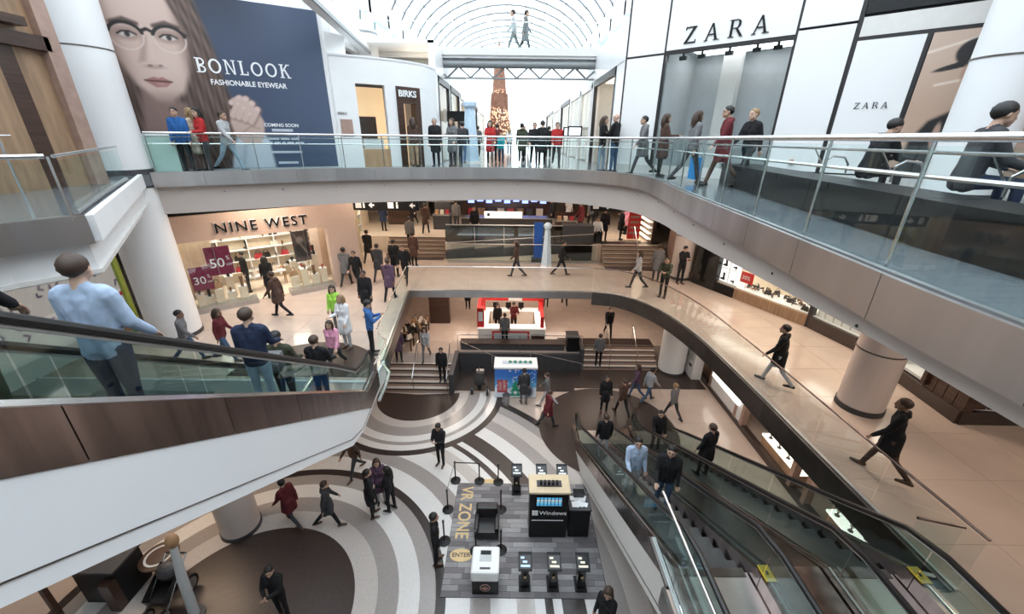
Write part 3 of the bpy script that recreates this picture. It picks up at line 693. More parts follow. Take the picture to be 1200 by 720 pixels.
def poster_print(S, Z):
    """woman with glasses and long hair on slate blue"""
    c = np.tile(np.array([.085, .115, .185]), (len(S), 1)); c = mixc(c, (.13, .17, .25), sstep(S, -3.2, 0) * .8); c = mixc(c, (.03, .04, .065), sstep(Z, 3.2, 5.0) * (1 - sstep(S, -2.6, -1.0)) * .7)
    str_ = .5 + .5 * np.sin(S * 34 + 3 * np.sin(Z * 1.4) + Z * 7) * np.sin(S * 13 - Z * 2.2)
    hair = polym(S, Z, [(-7, 5), (-3.35, 5), (-3.15, 4.2), (-2.98, 3.3), (-2.9, 2.4), (-2.75, 1.7), (-2.9, .9), (-3.2, 0), (-7, 0)], .10)
    hcol = np.array([.085, .055, .045])[None] * (1 - str_[:, None] * .6) + np.array([.30, .22, .185])[None] * str_[:, None] * .6
    c = c * (1 - hair[:, None]) + hcol * hair[:, None]
    # neck and shoulder
    c = mixc(c, (.33, .235, .21), polym(S, Z, [(-5.0, 2.2), (-4.0, 1.9), (-3.85, .9), (-3.7, 0), (-5.4, 0)], .12) * .9)
    face = polym(S, Z, [(-5.35, 4.9), (-5.42, 3.9), (-5.32, 3.0), (-5.05, 2.35), (-4.68, 1.95), (-4.35, 1.92), (-3.98, 2.2), (-3.72, 2.75), (-3.62, 3.4), (-3.7, 4.1), (-4.0, 4.9)], .10)
    sk = np.array([.66, .52, .465]); skc = np.tile(sk, (len(S), 1)); skc = mixc(skc, (.30, .205, .18), (1 - sstep(S + .12 * (Z - 3), -5.5, -4.9)) * .75); skc = mixc(skc, (.34, .24, .21), sstep(S, -3.98, -3.62) * .8)
    skc = mixc(skc, (.32, .225, .20), (1 - sstep(Z, 1.95, 2.35)) * .6); skc = mixc(skc, (.70, .575, .525), ell(S, Z, -4.25, 2.85, .32, .3, .8) * .6); skc = mixc(skc, (.68, .55, .50), ell(S, Z, -4.6, 4.25, .45, .35, .8) * .5)
    c = c * (1 - face[:, None]) + skc * face[:, None]
    # nose
    c = mixc(c, (.37, .265, .235), polym(S, Z, [(-4.62, 3.55), (-4.5, 3.55), (-4.68, 2.95), (-4.86, 2.9)], .07) * .55); c = mixc(c, (.70, .57, .52), line(S, Z, [(-4.44, 3.6), (-4.5, 3.05)], .05, .05) * .6)
    c = mixc(c, (.20, .11, .095), ell(S, Z, -4.62, 2.84, .055, .03, .5) * .8); c = mixc(c, (.20, .11, .095), ell(S, Z, -4.38, 2.86, .05, .028, .5) * .7); c = mixc(c, (.32, .21, .18), ell(S, Z, -4.52, 2.82, .22, .05, .8) * .5)
    # eyes, brows
    for ex, rot in ((-4.93, .08), (-4.02, -.02)):
        c = mixc(c, (.27, .18, .155), ell(S, Z, ex, 3.6, .30, .16, .5) * .6); c = mixc(c, (.62, .58, .55), ell(S, Z, ex, 3.57, .17, .06, .4)); c = mixc(c, (.06, .05, .05), ell(S, Z, ex + .01, 3.575, .062, .066, .3))
        c = mixc(c, (.035, .025, .022), line(S, Z, [(ex - .2, 3.57), (ex - .1, 3.635), (ex + .06, 3.645), (ex + .2, 3.58)], .022, .015)); c = mixc(c, (.11, .07, .06), line(S, Z, [(ex - .28, 3.83), (ex, 3.93), (ex + .27, 3.84)], .05, .04) * .9)
    # glasses: dark top rims, pale lower rims
    for gx in (-4.95, -4.0):
        rim = [(gx + .37 * math.cos(a), 3.55 + .30 * math.sin(a) * (1.0 if math.sin(a) > 0 else 1.15)) for a in [2 * PI * k / 24 for k in range(25)]]
        c = mixc(c, (.72, .62, .57), line(S, Z, rim, .022, .012) * .75); c = mixc(c, (.025, .02, .02), line(S, Z, rim[1:12], .042, .015))
    c = mixc(c, (.025, .02, .02), line(S, Z, [(-4.6, 3.68), (-4.48, 3.74), (-4.36, 3.68)], .04, .015)); c = mixc(c, (.03, .025, .02), line(S, Z, [(-3.64, 3.68), (-3.42, 3.66)], .035, .015))
    # lips
    c = mixc(c, (.43, .235, .22), polym(S, Z, [(-4.86, 2.47), (-4.62, 2.57), (-4.52, 2.54), (-4.42, 2.57), (-4.2, 2.46), (-4.38, 2.32), (-4.62, 2.30)], .025)); c = mixc(c, (.13, .05, .05), line(S, Z, [(-4.84, 2.47), (-4.52, 2.46), (-4.22, 2.46)], .018, .015)); c = mixc(c, (.58, .385, .36), ell(S, Z, -4.48, 2.385, .12, .035, .7) * .6)
    # hair falling over the right of the face
    lock = polym(S, Z, [(-4.05, 5), (-3.4, 5), (-3.1, 3.6), (-2.95, 2.5), (-2.9, 1.2), (-3.5, .2), (-3.75, 1.6), (-3.62, 2.6), (-3.55, 3.6)], .06); c = c * (1 - lock[:, None]) + hcol * 1.15 * lock[:, None]
    # raised hand and pale sleeve
    c = mixc(c, (.62, .66, .72), polym(S, Z, [(-3.25, 0), (-2.0, 0), (-2.05, .95), (-2.3, 1.25), (-2.75, 1.2), (-3.05, .8)], .06)); c = mixc(c, (.42, .47, .55), line(S, Z, [(-2.9, .2), (-2.7, .9)], .05, .06) * .6)
    hand = polym(S, Z, [(-2.95, 1.0), (-3.02, 1.4), (-2.95, 1.75), (-2.7, 1.95), (-2.4, 1.95), (-2.2, 1.75), (-2.08, 1.45), (-2.15, 1.05), (-2.3, .8), (-2.75, .8)], .05); c = mixc(c, (.62, .48, .43), hand)
    for k, (a0, b0, a1, b1, w_) in enumerate(((-2.9, 1.62, -2.62, 2.12, .085), (-2.76, 1.58, -2.46, 2.10, .09), (-2.6, 1.52, -2.32, 1.98, .09), (-2.45, 1.45, -2.2, 1.82, .08))):
        fg = line(S, Z, [(a0, b0), (a1, b1), (a1 - .24, b1 - .14)], w_, .03); c = mixc(c, (.30, .20, .175), line(S, Z, [(a0 + .02, b0 - .03), (a1 + .03, b1 - .02)], w_ + .03, .04) * .55); c = mixc(c, (.66, .52, .47), fg); c = mixc(c, (.78, .65, .60), ell(S, Z, a1 - .01, b1, .06, .05, .7) * .6); c = mixc(c, (.80, .70, .66), ell(S, Z, a1 - .25, b1 - .14, .035, .03, .4) * .6)
    c = mixc(c, (.34, .23, .20), line(S, Z, [(-2.85, 1.05), (-2.5, 1.3), (-2.25, 1.25)], .02, .04) * .5)
    return np.clip(c, 0, 1) ** 1.28 * .95
poster = thing('eyewear_poster', 'huge slate blue eyewear poster with a woman in glasses', 'poster', tuple(BON0))
poster_face = print_panel('poster_print', BON0, BOND, -7.2, -.02, .05, 4.72, 330, 215, poster_print, poster, .45, .0, -.025)
def slab_letters(word, s, z, hgt, p0, d, parent, m):
    """capitals with slab serifs"""
    x = 0; wt = .15
    for ch in word:
        b = B(); W_ = {'B': .62, 'O': .82, 'N': .78, 'L': .62, 'K': .74}[ch]
        R = lambda x0, x1, y0, y1: b.wallprism([(s + (x + x0) * hgt, z + y0 * hgt), (s + (x + x1) * hgt, z + y0 * hgt), (s + (x + x1) * hgt, z + y1 * hgt), (s + (x + x0) * hgt, z + y1 * hgt)], p0, d, 0, .014)
        Q = lambda pts: b.wallprism([(s + (x + a) * hgt, z + c * hgt) for a, c in pts], p0, d, 0, .0142)
        if ch == 'O':
            n_ = 20; po = [(.41 + .41 * math.cos(2 * PI * k / n_), .5 + .5 * math.sin(2 * PI * k / n_)) for k in range(n_)]; pi = [(  .41 + .27 * math.cos(2 * PI * k / n_), .5 + .38 * math.sin(2 * PI * k / n_)) for k in range(n_)]
            for k in range(n_): Q([po[k], po[(k + 1) % n_], pi[(k + 1) % n_], pi[k]])
        if ch in 'BLK': R(.1, .1 + wt, 0, 1); R(0, .32, 0, .07); R(0, .32, .93, 1)
        if ch == 'L': R(.1, .6, 0, .1); R(.52, .6, 0, .28)
        if ch == 'B':
            for y0 in (0, .5):
                for k in range(8):
                    a0, a1 = -PI / 2 + PI * k / 8, -PI / 2 + PI * (k + 1) / 8; f = lambda a, r: (.34 + (.26 + .02 * (y0 == 0)) * r * math.cos(a), y0 + .25 + .25 * (r if r == 1 else .62) * math.sin(a)); Q([f(a0, 1), f(a1, 1), f(a1, .6), f(a0, .6)])
                R(.2, .36, y0, y0 + .09); R(.2, .36, y0 + .41, y0 + .5)
        if ch == 'K': Q([(.22, .42), (.22, .56), (.56, 1), (.68, 1)]); Q([(.33, .56), (.43, .65), (.74, 0), (.6, 0)]); R(.5, .78, .93, 1); R(.52, .8, 0, .07)
        if ch == 'N': R(.08, .18, 0, 1); R(.6, .70, 0, 1); Q([(.1, 1), (.22, 1), (.68, 0), (.58, 0)]); R(0, .28, 0, .07); R(0, .2, .93, 1); R(.5, .78, .93, 1)
        b.build('letter', m, parent); x += W_ + .2
mat('print_white', (.86, .87, .88), .5, var=.01)
slab_letters('BONLOOK', -3.55, 2.76, .385, BON0, BOND, poster_face, 'print_white')
def wtext(body, size, p0, d, s, z, m, parent, t=.004, depth=.006, **k):
    D = Vector((d[0], d[1], 0)).normalized(); n = Vector((D.y, -D.x, 0)); return text(body, size, m, parent, Vector(p0) + D * s + Vector((0, 0, z)) + n * t, D, depth=depth, **k)
wtext('FASHIONABLE EYEWEAR', .20, BON0, BOND, -3.28, 2.46, 'print_white', poster_face, bold=.004, sx=.92)
wtext('COMING SOON', .14, BON0, BOND, -1.6, 1.32, 'print_white', poster_face, align='CENTER', bold=.003)
# rows of small print too fine to read: one bar for each word
for z_, h_, words in ((1.17, .085, (.62,)), (.92, .075, (.3, .26, .24)), (.78, .075, (.22, .18, .1, .2, .26)), (.5, .07, (.95,)), (.16, .07, (.6,))):
    tot = sum(words) + .05 * (len(words) - 1); x_ = -1.6 - tot / 2
    for w_ in words: B().wallprism([(x_, z_), (x_ + w_, z_), (x_ + w_, z_ + h_), (x_, z_ + h_)], BON0, BOND, .0, .005).build('small_print', mat('print_pale', (.50, .54, .60), .5), poster_face); x_ += w_ + .05
# mint display case beside the poster, behind the railing
dc = thing('display_case', 'mint green glass display case between the column and the poster', 'display case', (-10.35, 12.62, Z3))
mat('mint', (.50, .66, .60), .3, var=.03)
B().obox((-10.35, 12.62, Z3 + .5), (.75, .4, 1.0), .52).build('body', 'mint', dc); B().obox((-10.35, 12.62, Z3 + 1.03), (.8, .45, .06), .52).build('top', 'white', dc)
# fashion shop image panel: figure in black hat on a peach ground
def fash_print(S, Z):
    c = np.tile(np.array([.52, .36, .27]), (len(S), 1)); c = mixc(c, (.62, .47, .38), sstep(Z, 1.6, 3.2) * .7)
    c = mixc(c, (.80, .70, .60), line(S, Z, [(6.6, 2.8), (7.6, 3.1)], .02, .03)); c = mixc(c, (.80, .70, .60), line(S, Z, [(7.0, 2.2), (8.0, 2.4)], .02, .03))
    c = mixc(c, (.015, .014, .015), polym(S, Z, [(6.85, .2), (6.9, 1.1), (7.1, 1.5), (7.5, 1.75), (8.2, 1.7), (8.6, .2)], .05)); c = mixc(c, (.015, .014, .015), ell(S, Z, 7.45, 2.78, .30, .26, .1)); c = mixc(c, (.015, .014, .015), ell(S, Z, 7.35, 2.58, .48, .06, .15, .25))
    c = mixc(c, (.46, .29, .22), ell(S, Z, 7.5, 2.4, .17, .22, .2)); c = mixc(c, (.015, .014, .015), ell(S, Z, 7.62, 2.2, .1, .35, .3)); c = mixc(c, (.50, .33, .25), ell(S, Z, 7.3, 1.2, .06, .25, .3)); return c
print_panel('image_panel', ZP, ZD, 6.7, 8.7, .3, 3.2, 110, 150, fash_print, zw, .3, .0, -.05)
struct(B().wallprism([(8.7, 0), (9.6, 0), (9.6, 3.2), (8.7, 3.2)], ZP, ZD, 0, -.1).build('wall_side_panel', 'wood_mid'), 'brown panel at the end of the fashion shop')
# brown shop front at the right edge of the frame
struct(B().box(10.2, 10.4, -4, 8.0, Z3, 15.8).build('wall_right', 'copper_trim'), 'brown shop wall along the right walkway')
# --- wood fronted shop on the upper left landing
bw = thing('shop_front', 'brown wooden shop front on the upper left landing', 'shop front', (-9.4, 5, Z3))
for k in range(6): B().box(-9.6, -9.45, .4 + k * 1.5, 1.88 + k * 1.5, Z3, Z3 + 5.5).build('wood_panel', 'wood_mid', bw)
B().box(-9.46, -9.3, .4, 9.4, Z3 + 2.55, Z3 + 2.8).build('cornice', 'wood_dark', bw); B().box(-9.46, -9.2, .4, 9.0, Z3 + 2.9, Z3 + 3.05).build('cornice', 'wood_dark', bw); B().box(-9.46, -9.25, .4, 8.8, Z3 + 3.3, Z3 + 4.2).build('sign_band', 'wood_dark', bw)
B().box(-9.6, -9.3, 9.3, 9.6, Z3 - .3, Z3 + 6.2).build('corner_post', 'copper_trim', bw); B().box(-9.6, -9.4, 8.4, 8.75, Z3, Z3 + 2.6).build('door_frame', 'wood_dark', bw)
B().box(-9.5, -9.38, 7.2, 8.4, Z3, Z3 + 2.4).build('shop_door', 'wood_mid', bw)
struct(B().box(-16, -9.6, 9.6, 9.8, Z3, 16.5).build('wall_left_end', 'white'), 'white wall closing the left landing')
# black bench sweeping along the right walkway
BP = [(6.25, 11.1), (5.85, 8.9), (5.35, 5.6), (5.08, 3.9), (4.9, 1.0)]
bench = thing('bench', 'long black bench curving along the upper right walkway', 'bench', (5.85, 8.9, Z3))
B().band(resample(BP, .8), Z3, Z3 + .42, -.75, -.04).build('plinth', 'black', bench)
mat('bench_black', (.012, .012, .013), .4, var=.15, spec=.2)
for k in range(6):
    L = plen(BP); B().band(subpath(BP, L * k / 6 + .01, L * (k + 1) / 6 - .01, 5), Z3 + .42, Z3 + .5, -.78, 0).build('seat_pad', 'bench_black', bench)
for i, (x, y) in enumerate(((6.15, 8.1), (5.9, 6.3), (5.62, 4.55))):
    a = B().tube([(x - .25, y, Z3 + .5), (x - .25, y, Z3 + .72), (x - .12, y, Z3 + .8), (x + .1, y, Z3 + .78), (x + .2, y, Z3 + .66), (x + .2, y, Z3 + .5)], .018, 8).build('armrest', 'steel', bench, smooth=True)
    B().tube([(x - .25, y, Z3 + .6), (x - .45, y + .1, Z3 + .95)], .012, 6).build('stay', 'steel', a)
# --- jewellery shop glazing
jr = thing('shop_window', 'lit display window and doorway of the jewellery shop', 'shop window', (-5.2, 16.0, Z3))
mat('warm_wood', (.46, .29, .17), .4, var=.2, scale=2, stretch=(3, 3, .4)); mat('cream', (.78, .66, .50), .4, var=.05)
B().band(subpath(BK, .75, 1.75, 4), Z3 + .05, Z3 + 2.75, .08, .10).build('window_pane', 'window_glass', jr)
B().band(subpath(BK, .75, 1.75, 4), Z3, Z3 + .62, .02, .06).build('window_plinth', 'warm_wood', jr)
B().band(offset(subpath(BK, .5, 2.0, 4), 1.1), Z3, Z3 + 2.75, 0, .05).build('display_back', emis('warm_back', (.85, .58, .33), .9), jr)  # back wall given a glow that stands in for a lit interior
B().band(offset(subpath(BK, .8, 1.55, 4), 1.0), Z3 + .9, Z3 + 1.75, 0, .05).build('display_panel', 'wood_dark', jr)
B().band(subpath(BK, .85, 1.6, 4), Z3 + .62, Z3 + .95, .3, .7).build('display_tray', 'white', jr)
for a, b2 in ((2.15, 2.4), (2.9, 3.15)): B().band(subpath(BK, a, b2, 3), Z3, Z3 + 2.75, -.05, .25).build('door_jamb', 'wood_dark', jr)
B().band(subpath(BK, 2.15, 3.15, 3), Z3 + 2.2, Z3 + 2.75, -.04, .15).build('door_lintel', 'wood_dark', jr)
B().band(offset(subpath(BK, 2.2, 3.1, 3), .9), Z3, Z3 + 2.5, 0, .05).build('door_back', M['warm_back'], jr)  # same put-in glow behind the doorway
q = subpath(BK, 2.2, 3.1, 2); text('BIRKS', .30, 'print_white', jr, Vector((q[0][0], q[0][1], Z3 + 2.42)) + Vector((.66, -.75, 0)) * .09, (q[-1][0] - q[0][0], q[-1][1] - q[0][1]), depth=.03, sx=1.0, bold=.006)
q = subpath(BK, .05, .55, 2); text('BIRKS', .12, 'dark_metal', jr, Vector((q[0][0], q[0][1], Z3 + 1.75)) + Vector((.4, -.9, 0)) * .02, (q[-1][0] - q[0][0], q[-1][1] - q[0][1]), depth=.01)
B().band(subpath(BK, .1, .5, 2), Z3 + 1.05, Z3 + 1.6, -.03, .0).build('framed_notice', 'copper_trim', jr)
# --- corridor shop fronts
def corridor(side, y0, bays, x, label):
    root = thing('shop_front', label, 'shop front', (x, y0, Z3)); y = y0
    f = lambda d: x + side * d
    def bx(a, b2, c, d, e, g): return B().box(min(f(a), f(b2)), max(f(a), f(b2)), c, d, e, g)
    for i, (w_, kind) in enumerate(bays):
        y1 = y + w_
        if kind == 'w': bx(0, .25, y, y1, Z3, Z3 + 3.5).build('pilaster', 'white_panel', root)
        else:
            fr = 'black_trim' if kind in 'do' else 'white_panel'
            for a, b2, c, d in ((y, y + .12, 0, 3.4), (y1 - .12, y1, 0, 3.4), (y, y1, 3.2, 3.45)): bx(-.03, .12, a, b2, Z3 + c, Z3 + d).build('shop_frame', fr, root)
            if kind != 'o':
                n_ = max(1, int(w_ / 1.6))
                for k in range(n_): bx(.03, .05, y + .12 + (w_ - .24) * k / n_ + .01, y + .12 + (w_ - .24) * (k + 1) / n_ - .01, Z3 + .05, Z3 + 3.2).build('window_pane', 'window_glass', root)
            bx(1.8, 1.9, y, y1, Z3, Z3 + 3.4).build('shop_back_wall', ('cream', 'warm_wood', 'shop_grey', 'offwhite')[i % 4], root)
            bx(.2, 1.8, y, y + .05, Z3, Z3 + 3.4).build('shop_side_wall', 'offwhite', root)
            for k in range(3): bx(1.3, 1.75, y + .4, y1 - .3, Z3 + .5 + .75 * k, Z3 + .54 + .75 * k).build('shelf', 'wood_mid', root)
            bx(.4, 1.4, y + .6, y1 - .6, Z3 + 3.3, Z3 + 3.33).build('shop_light', emis('shop_light', (1, .88, .70), 5.0), root)  # emissive ceiling panel added to light the shop inside
        y = y1
    bx(-.02, .25, y0, y, Z3 + 3.45, Z3 + 4.6).build('header_band', 'white_panel', root)
    bx(0, 4, y0, y, Z3 + 4.5, Z3 + 4.62).build('roof_slab', 'white', root)
    return root
corridor(1, 15.05, [(1.0, 'w'), (.35, 'w'), (4.2, 'o'), (.5, 'w'), (3.2, 'g'), (.4, 'w'), (4, 'g'), (.6, 'w'), (5, 'd'), (.5, 'w'), (6, 'g'), (.5, 'w'), (8, 'd'), (.5, 'w'), (12, 'g')], 3.62, 'shop fronts along the right of the upper corridor')
corridor(-1, 18.7, [(.5, 'w'), (3.0, 'd'), (.5, 'w'), (3.5, 'd'), (.6, 'w'), (5, 'g'), (.5, 'w'), (6, 'd'), (.5, 'w'), (8, 'g'), (.5, 'w'), (15, 'g')], -3.22, 'shop fronts along the left of the upper corridor')
bs = thing('blade_sign', 'small black sign sticking out over the left corridor shops', 'sign', (-3.0, 21.0, Z3 + 1.75)); B().box(-3.2, -2.3, 21.0, 21.08, Z3 + 1.75, Z3 + 2.2).build('board', 'black', bs); B().box(-3.25, -3.18, 20.98, 21.1, Z3 + 1.7, Z3 + 2.3).build('bracket', 'metal', bs)
for i, y in enumerate((22.5, 24.5)):
    bs = thing('hanging_screen', ('lit screen sign on the right corridor shop nearer the couple', 'lit screen sign further along the right corridor')[i], 'sign', (3.2, y, Z3 + 1.1)); B().box(2.75, 3.5, y, y + .06, Z3 + 1.15, Z3 + 1.65).build('frame', 'black', bs); B().box(3.4, 3.66, y, y + .05, Z3 + 1.5, Z3 + 1.56).build('bracket', 'metal', bs); B().box(2.83, 3.42, y - .006, y, Z3 + 1.22, Z3 + 1.58).build('screen', emis('screen_white', (.9, .95, 1), 1.2), bs)
# --- fourth level: galleries, footbridge and truss
g4 = B().prism([(-6.35, 16.2), (-6.5, 20.9), (-6.5, 75), (-16, 75), (-16, 16.2)], Z4 - .35, Z4).build('floor_gallery_left', 'white'); struct(g4, 'white gallery slab above the poster')
B().band([(-6.35, 16.2), (-6.5, 20.9), (-6.5, 75)], Z4 - .5, Z4 + .06, 0, -.06).build('fascia_strip', 'white_gloss', g4)
B().band([(-6.4, 16.3), (-6.5, 20.9), (-6.55, 40)], Z4 - .62, Z4 - .5, -.1, -.16).build('gutter', 'metal', g4)
g5 = B().prism([(4.1, 15.0), (4.1, 75), (14, 75), (14, 8), (9.2, 9.8)], Z4 - .35, Z4).build('floor_gallery_right', 'white'); struct(g5, 'white gallery slab over the right corridor')
br = sroot('floor_footbridge', 'white footbridge crossing high over the corridor', (-1.2, 21, Z4))
B().box(-6.5, 4.1, 20.6, 22.8, Z4 - .3, Z4).build('deck', 'white', br); B().box(-6.5, 4.1, 20.5, 20.6, Z4 - .2, Z4 + .1).build('edge_strip', 'offwhite', br)
mat('grey_paint', (.26, .275, .28), .4, .2, var=.05)
B().tube([(-7, 20.8, Z4 - .5), (4.4, 20.8, Z4 - .5)], .17, 14).build('main_tube', 'grey_paint', br, smooth=True)
B().tube([(-4.6, 20.9, 13.1), (3.6, 20.9, 13.1)], .04, 8).build('bottom_chord', 'grey_paint', br)
for k in range(10):
    x = -6.2 + k * 1.05
    for dx in (0, 1):
        B().tube([(x + .52, 20.85, Z4 - .6), (x + (0 if dx == 0 else 1.05), 20.9, 13.12)], .042, 6).build('truss_bar', 'grey_paint', br)
railing('glass railing on the high footbridge', [(4.0, 20.65), (-6.4, 20.65)], Z4, 1.05, 1.5, .02, posts=False)
railing('glass railing on the fourth level gallery at left', [(-6.6, 22.9), (-6.6, 60)], Z4, 1.05, 3.0, .02, posts=False)
railing('glass railing on the fourth level gallery at right', [(4.2, 60), (4.2, 22.9)], Z4, 1.05, 3.0, .02, posts=False)
# round white drums and bracket at the left gallery end
dr = thing('gallery_drum', 'white half-round balcony end under the high gallery', 'balcony', (-6.3, 19.5, Z4 - .6)); B().lathe((-6.35, 19.6, Z4 - .75), [(.25, 0), (.55, .1), (.62, .35), (.62, 1.1), (.58, 1.1), (.58, .4), (.2, .15)], 24).build('bowl', 'offwhite', dr, smooth=True); B().lathe((-6.35, 19.6, Z4 + .3), [(.6, 0), (.66, .03), (.66, .08), (.6, .1)], 24).build('rim', 'grey_paint', dr)
for i, y in enumerate((16.5, 19.0)):
    B().cyl((-6.9, y, Z4), .28, 6, 18).build('gallery_post', 'white', g4, smooth=True)
eb = sroot('trim_edge_beam', 'slender white edge beam running below the high gallery', (-5.5, 12.4, 13.7))
B().beam((-3.0, -6, 14.0), (-6.3, 20.6, 14.0), .35, .42).build('beam', 'white', eb); B().beam((-2.8, -6, 13.76), (-6.1, 20.6, 13.76), .06, .1).build('gutter', 'grey_paint', eb)
gp = thing('gallery_picture', 'pink tinted framed picture on the high gallery fascia', 'picture', (-5.6, 13.6, Z4))
for nm_, t0, t1, m_ in (('frame', .10, .16, 'grey_paint'), ('print', .155, .17, mat('pink_print', (.62, .48, .52), .5, var=.2, scale=2))):
    k_ = .12 if nm_ == 'print' else 0
    B().wallprism([(.9 + k_, .1 + k_), (2.6 - k_, .1 + k_), (2.6 - k_, 1.6 - k_), (.9 + k_, 1.6 - k_)], (-5.5, 12.4, Z4), (-.9, 8.5), t0, t1).build(nm_, m_, gp)
# upper storey walls on both sides of the void
def gal_wall(name, x, side, label):
    r = sroot(name, label, (x, 24, Z4))
    for k in range(13):
        y = 14 + k * 4.2
        B().box(min(x, x + side * .3), max(x, x + side * .3), y, y + .5, Z4, Z4 + 4.6).build('pilaster', 'white', r)
        B().box(min(x + side * .35, x + side * .37), max(x + side * .35, x + side * .37), y + .5, y + 4.2, Z4 + .3, Z4 + 3.8).build('window_pane', 'rail_glass', r)
        B().box(min(x + side * 2.4, x + side * 2.5), max(x + side * 2.4, x + side * 2.5), y, y + 4.2, Z4, Z4 + 4.6).build('back_wall', 'white', r)
    B().box(min(x, x + side * .5), max(x, x + side * .5), 14, 69, Z4 + 3.8, Z4 + 5.2).build('header_band', 'white', r)
    return r
gal_wall('wall_gallery_left', -9.3, -1, 'white shop fronts of the high left gallery'); gal_wall('wall_gallery_right', 7.0, 1, 'white shop fronts of the high right gallery')
# --- barrel-vault skylight over the void
vr = sroot('roof_skylight', 'glazed barrel vault on white ribs over the mall', (-1.2, 0, 20))
def vp(a, y, r=12.4): return (-1.2 + r * math.cos(a), y, 19.6 + r * .7 * math.sin(a))
NA = 14
for k in range(26):
    y = -6 + k * 4.0
    B().tube([vp(PI * i / 20, y) for i in range(21)], .12, 6).build('rib', mat('rib_grey', (.13, .14, .145), .5), vr, smooth=True)  # dark grey colour gives the ribs their backlit look
for i in range(0, NA + 1):
    a = PI * i / NA; B().tube([vp(a, -6), vp(a, 94)], .06, 6).build('purlin', 'rib_grey', vr)
for k in range(25):
    b = B(); y = -6 + k * 4.0
    for i in range(NA):
        a0, a1 = PI * i / NA + .01, PI * (i + 1) / NA - .01
        b.add([vp(a0, y + .08, 12.3), vp(a1, y + .08, 12.3), vp(a1, y + 3.92, 12.3), vp(a0, y + 3.92, 12.3)], [(0, 1, 2, 3)])
    b.build('glazing_bay', 'sky_glass', vr, fix=False)
for sx, x in ((-1, -13.6), (1, 11.2)): B().box(x - .3, x + .3, -6, 94, 19.0, 19.7).build('gutter_beam', 'white', vr)
# enclosing building walls beyond the frame
struct(B().box(-16.3, -16, -6, 75, 0, 19.6).build('wall_left', 'shop_grey'), 'outer left wall'); struct(B().box(14.5, 14.8, -6, 75, 0, 19.6).build('wall_right', 'shop_grey'), 'outer right wall')
struct(B().box(-16.3, 14.8, -6.3, -6, 0, 19.6).build('wall_back', 'shop_grey'), 'outer wall behind the viewer')
struct(B().box(-16.3, -13.6, -6, 94, 19.0, 19.2).build('ceiling_left', 'white'), 'ceiling over the left galleries'); struct(B().box(11.2, 14.8, -6, 94, 19.0, 19.2).build('ceiling_right', 'white'), 'ceiling over the right galleries')
struct(B().box(-16, 14.5, 45, 45.2, 0, Z3 - .3).build('wall_far', 'offwhite'), 'far wall of the lower levels')
# upper floor of the hall behind and left of the viewer
struct(B().box(-16, 2.9, -6, -1.2, Z3 - .3, Z3).build('floor_viewer', 'upper_floor'), 'upper floor on which the viewer stands')
# --- tall glittering tree and pale blue obelisk on the upper corridor
tr = thing('christmas_tree', 'tall slim Christmas tree covered in copper lights', 'christmas tree', (-1.5, 45, Z3))
mat('tree_base', (.22, .09, .05), .5, var=.5, scale=8)
B().cyl((-1.5, 45, Z3), .5, .6, 20).build('stand', 'white', tr); B().lathe((-1.5, 45, Z3 + .5), [(1.25, 0), (1.05, 2.2), (.95, 2.2), (.85, 4.6), (.72, 4.6), (.5, 7.0), (.05, 9.0)], 24).build('cone', 'tree_base', tr)
b = B(); rr = random.Random(3)
for k in range(900):
    h = rr.random() ** .9 * 8.6; R = 1.28 - h * .135; a = rr.random() * 2 * PI; b.sphere((-1.5 + R * math.cos(a), 45 + R * math.sin(a), Z3 + .5 + h), .09, 5, 4)
o = b.build('baubles', emis('tree_lights', (1, .50, .30), 1.2), tr, fix=False); o['kind'] = 'stuff'
b = B()
for k in range(450):
    h = rr.random() ** .9 * 8.6; R = 1.28 - h * .135; a = rr.random() * 2 * PI; b.sphere((-1.5 + R * math.cos(a), 45 + R * math.sin(a), Z3 + .5 + h), .085, 5, 4)
o = b.build('silver_baubles', 'cream', tr, fix=False); o['kind'] = 'stuff'
mat('obelisk_blue', (.58, .74, .88), .3, var=.08); mat('panel_blue', (.015, .09, .40), .35, var=.15)
def obelisk(label, x, y, z, h, w0, w1):
    o = thing('obelisk', label, 'obelisk', (x, y, z)); b = B(); b.cyl((x, y, z + .12), w0, h - .45, 4, w1); b.build('shaft', 'obelisk_blue', o); B().cyl((x, y, z), w0 * 1.15, .12, 4, w0 * 1.1).build('base', 'white', o); B().lathe((x, y, z + h - .34), [(w1 * .9, 0), (w1 * 1.4, .1), (w1 * 1.5, .24), (w1 * .8, .34), (0, .34)], 12).build('head', 'obelisk_blue', o)
obelisk('pale blue obelisk standing in the upper corridor', -1.86, 18.6, Z3, 2.5, .36, .2)
obelisk('pale blue obelisk on the middle level bridge beside the blue panel', 1.72, 19.7, Z2, 2.25, .26, .13)
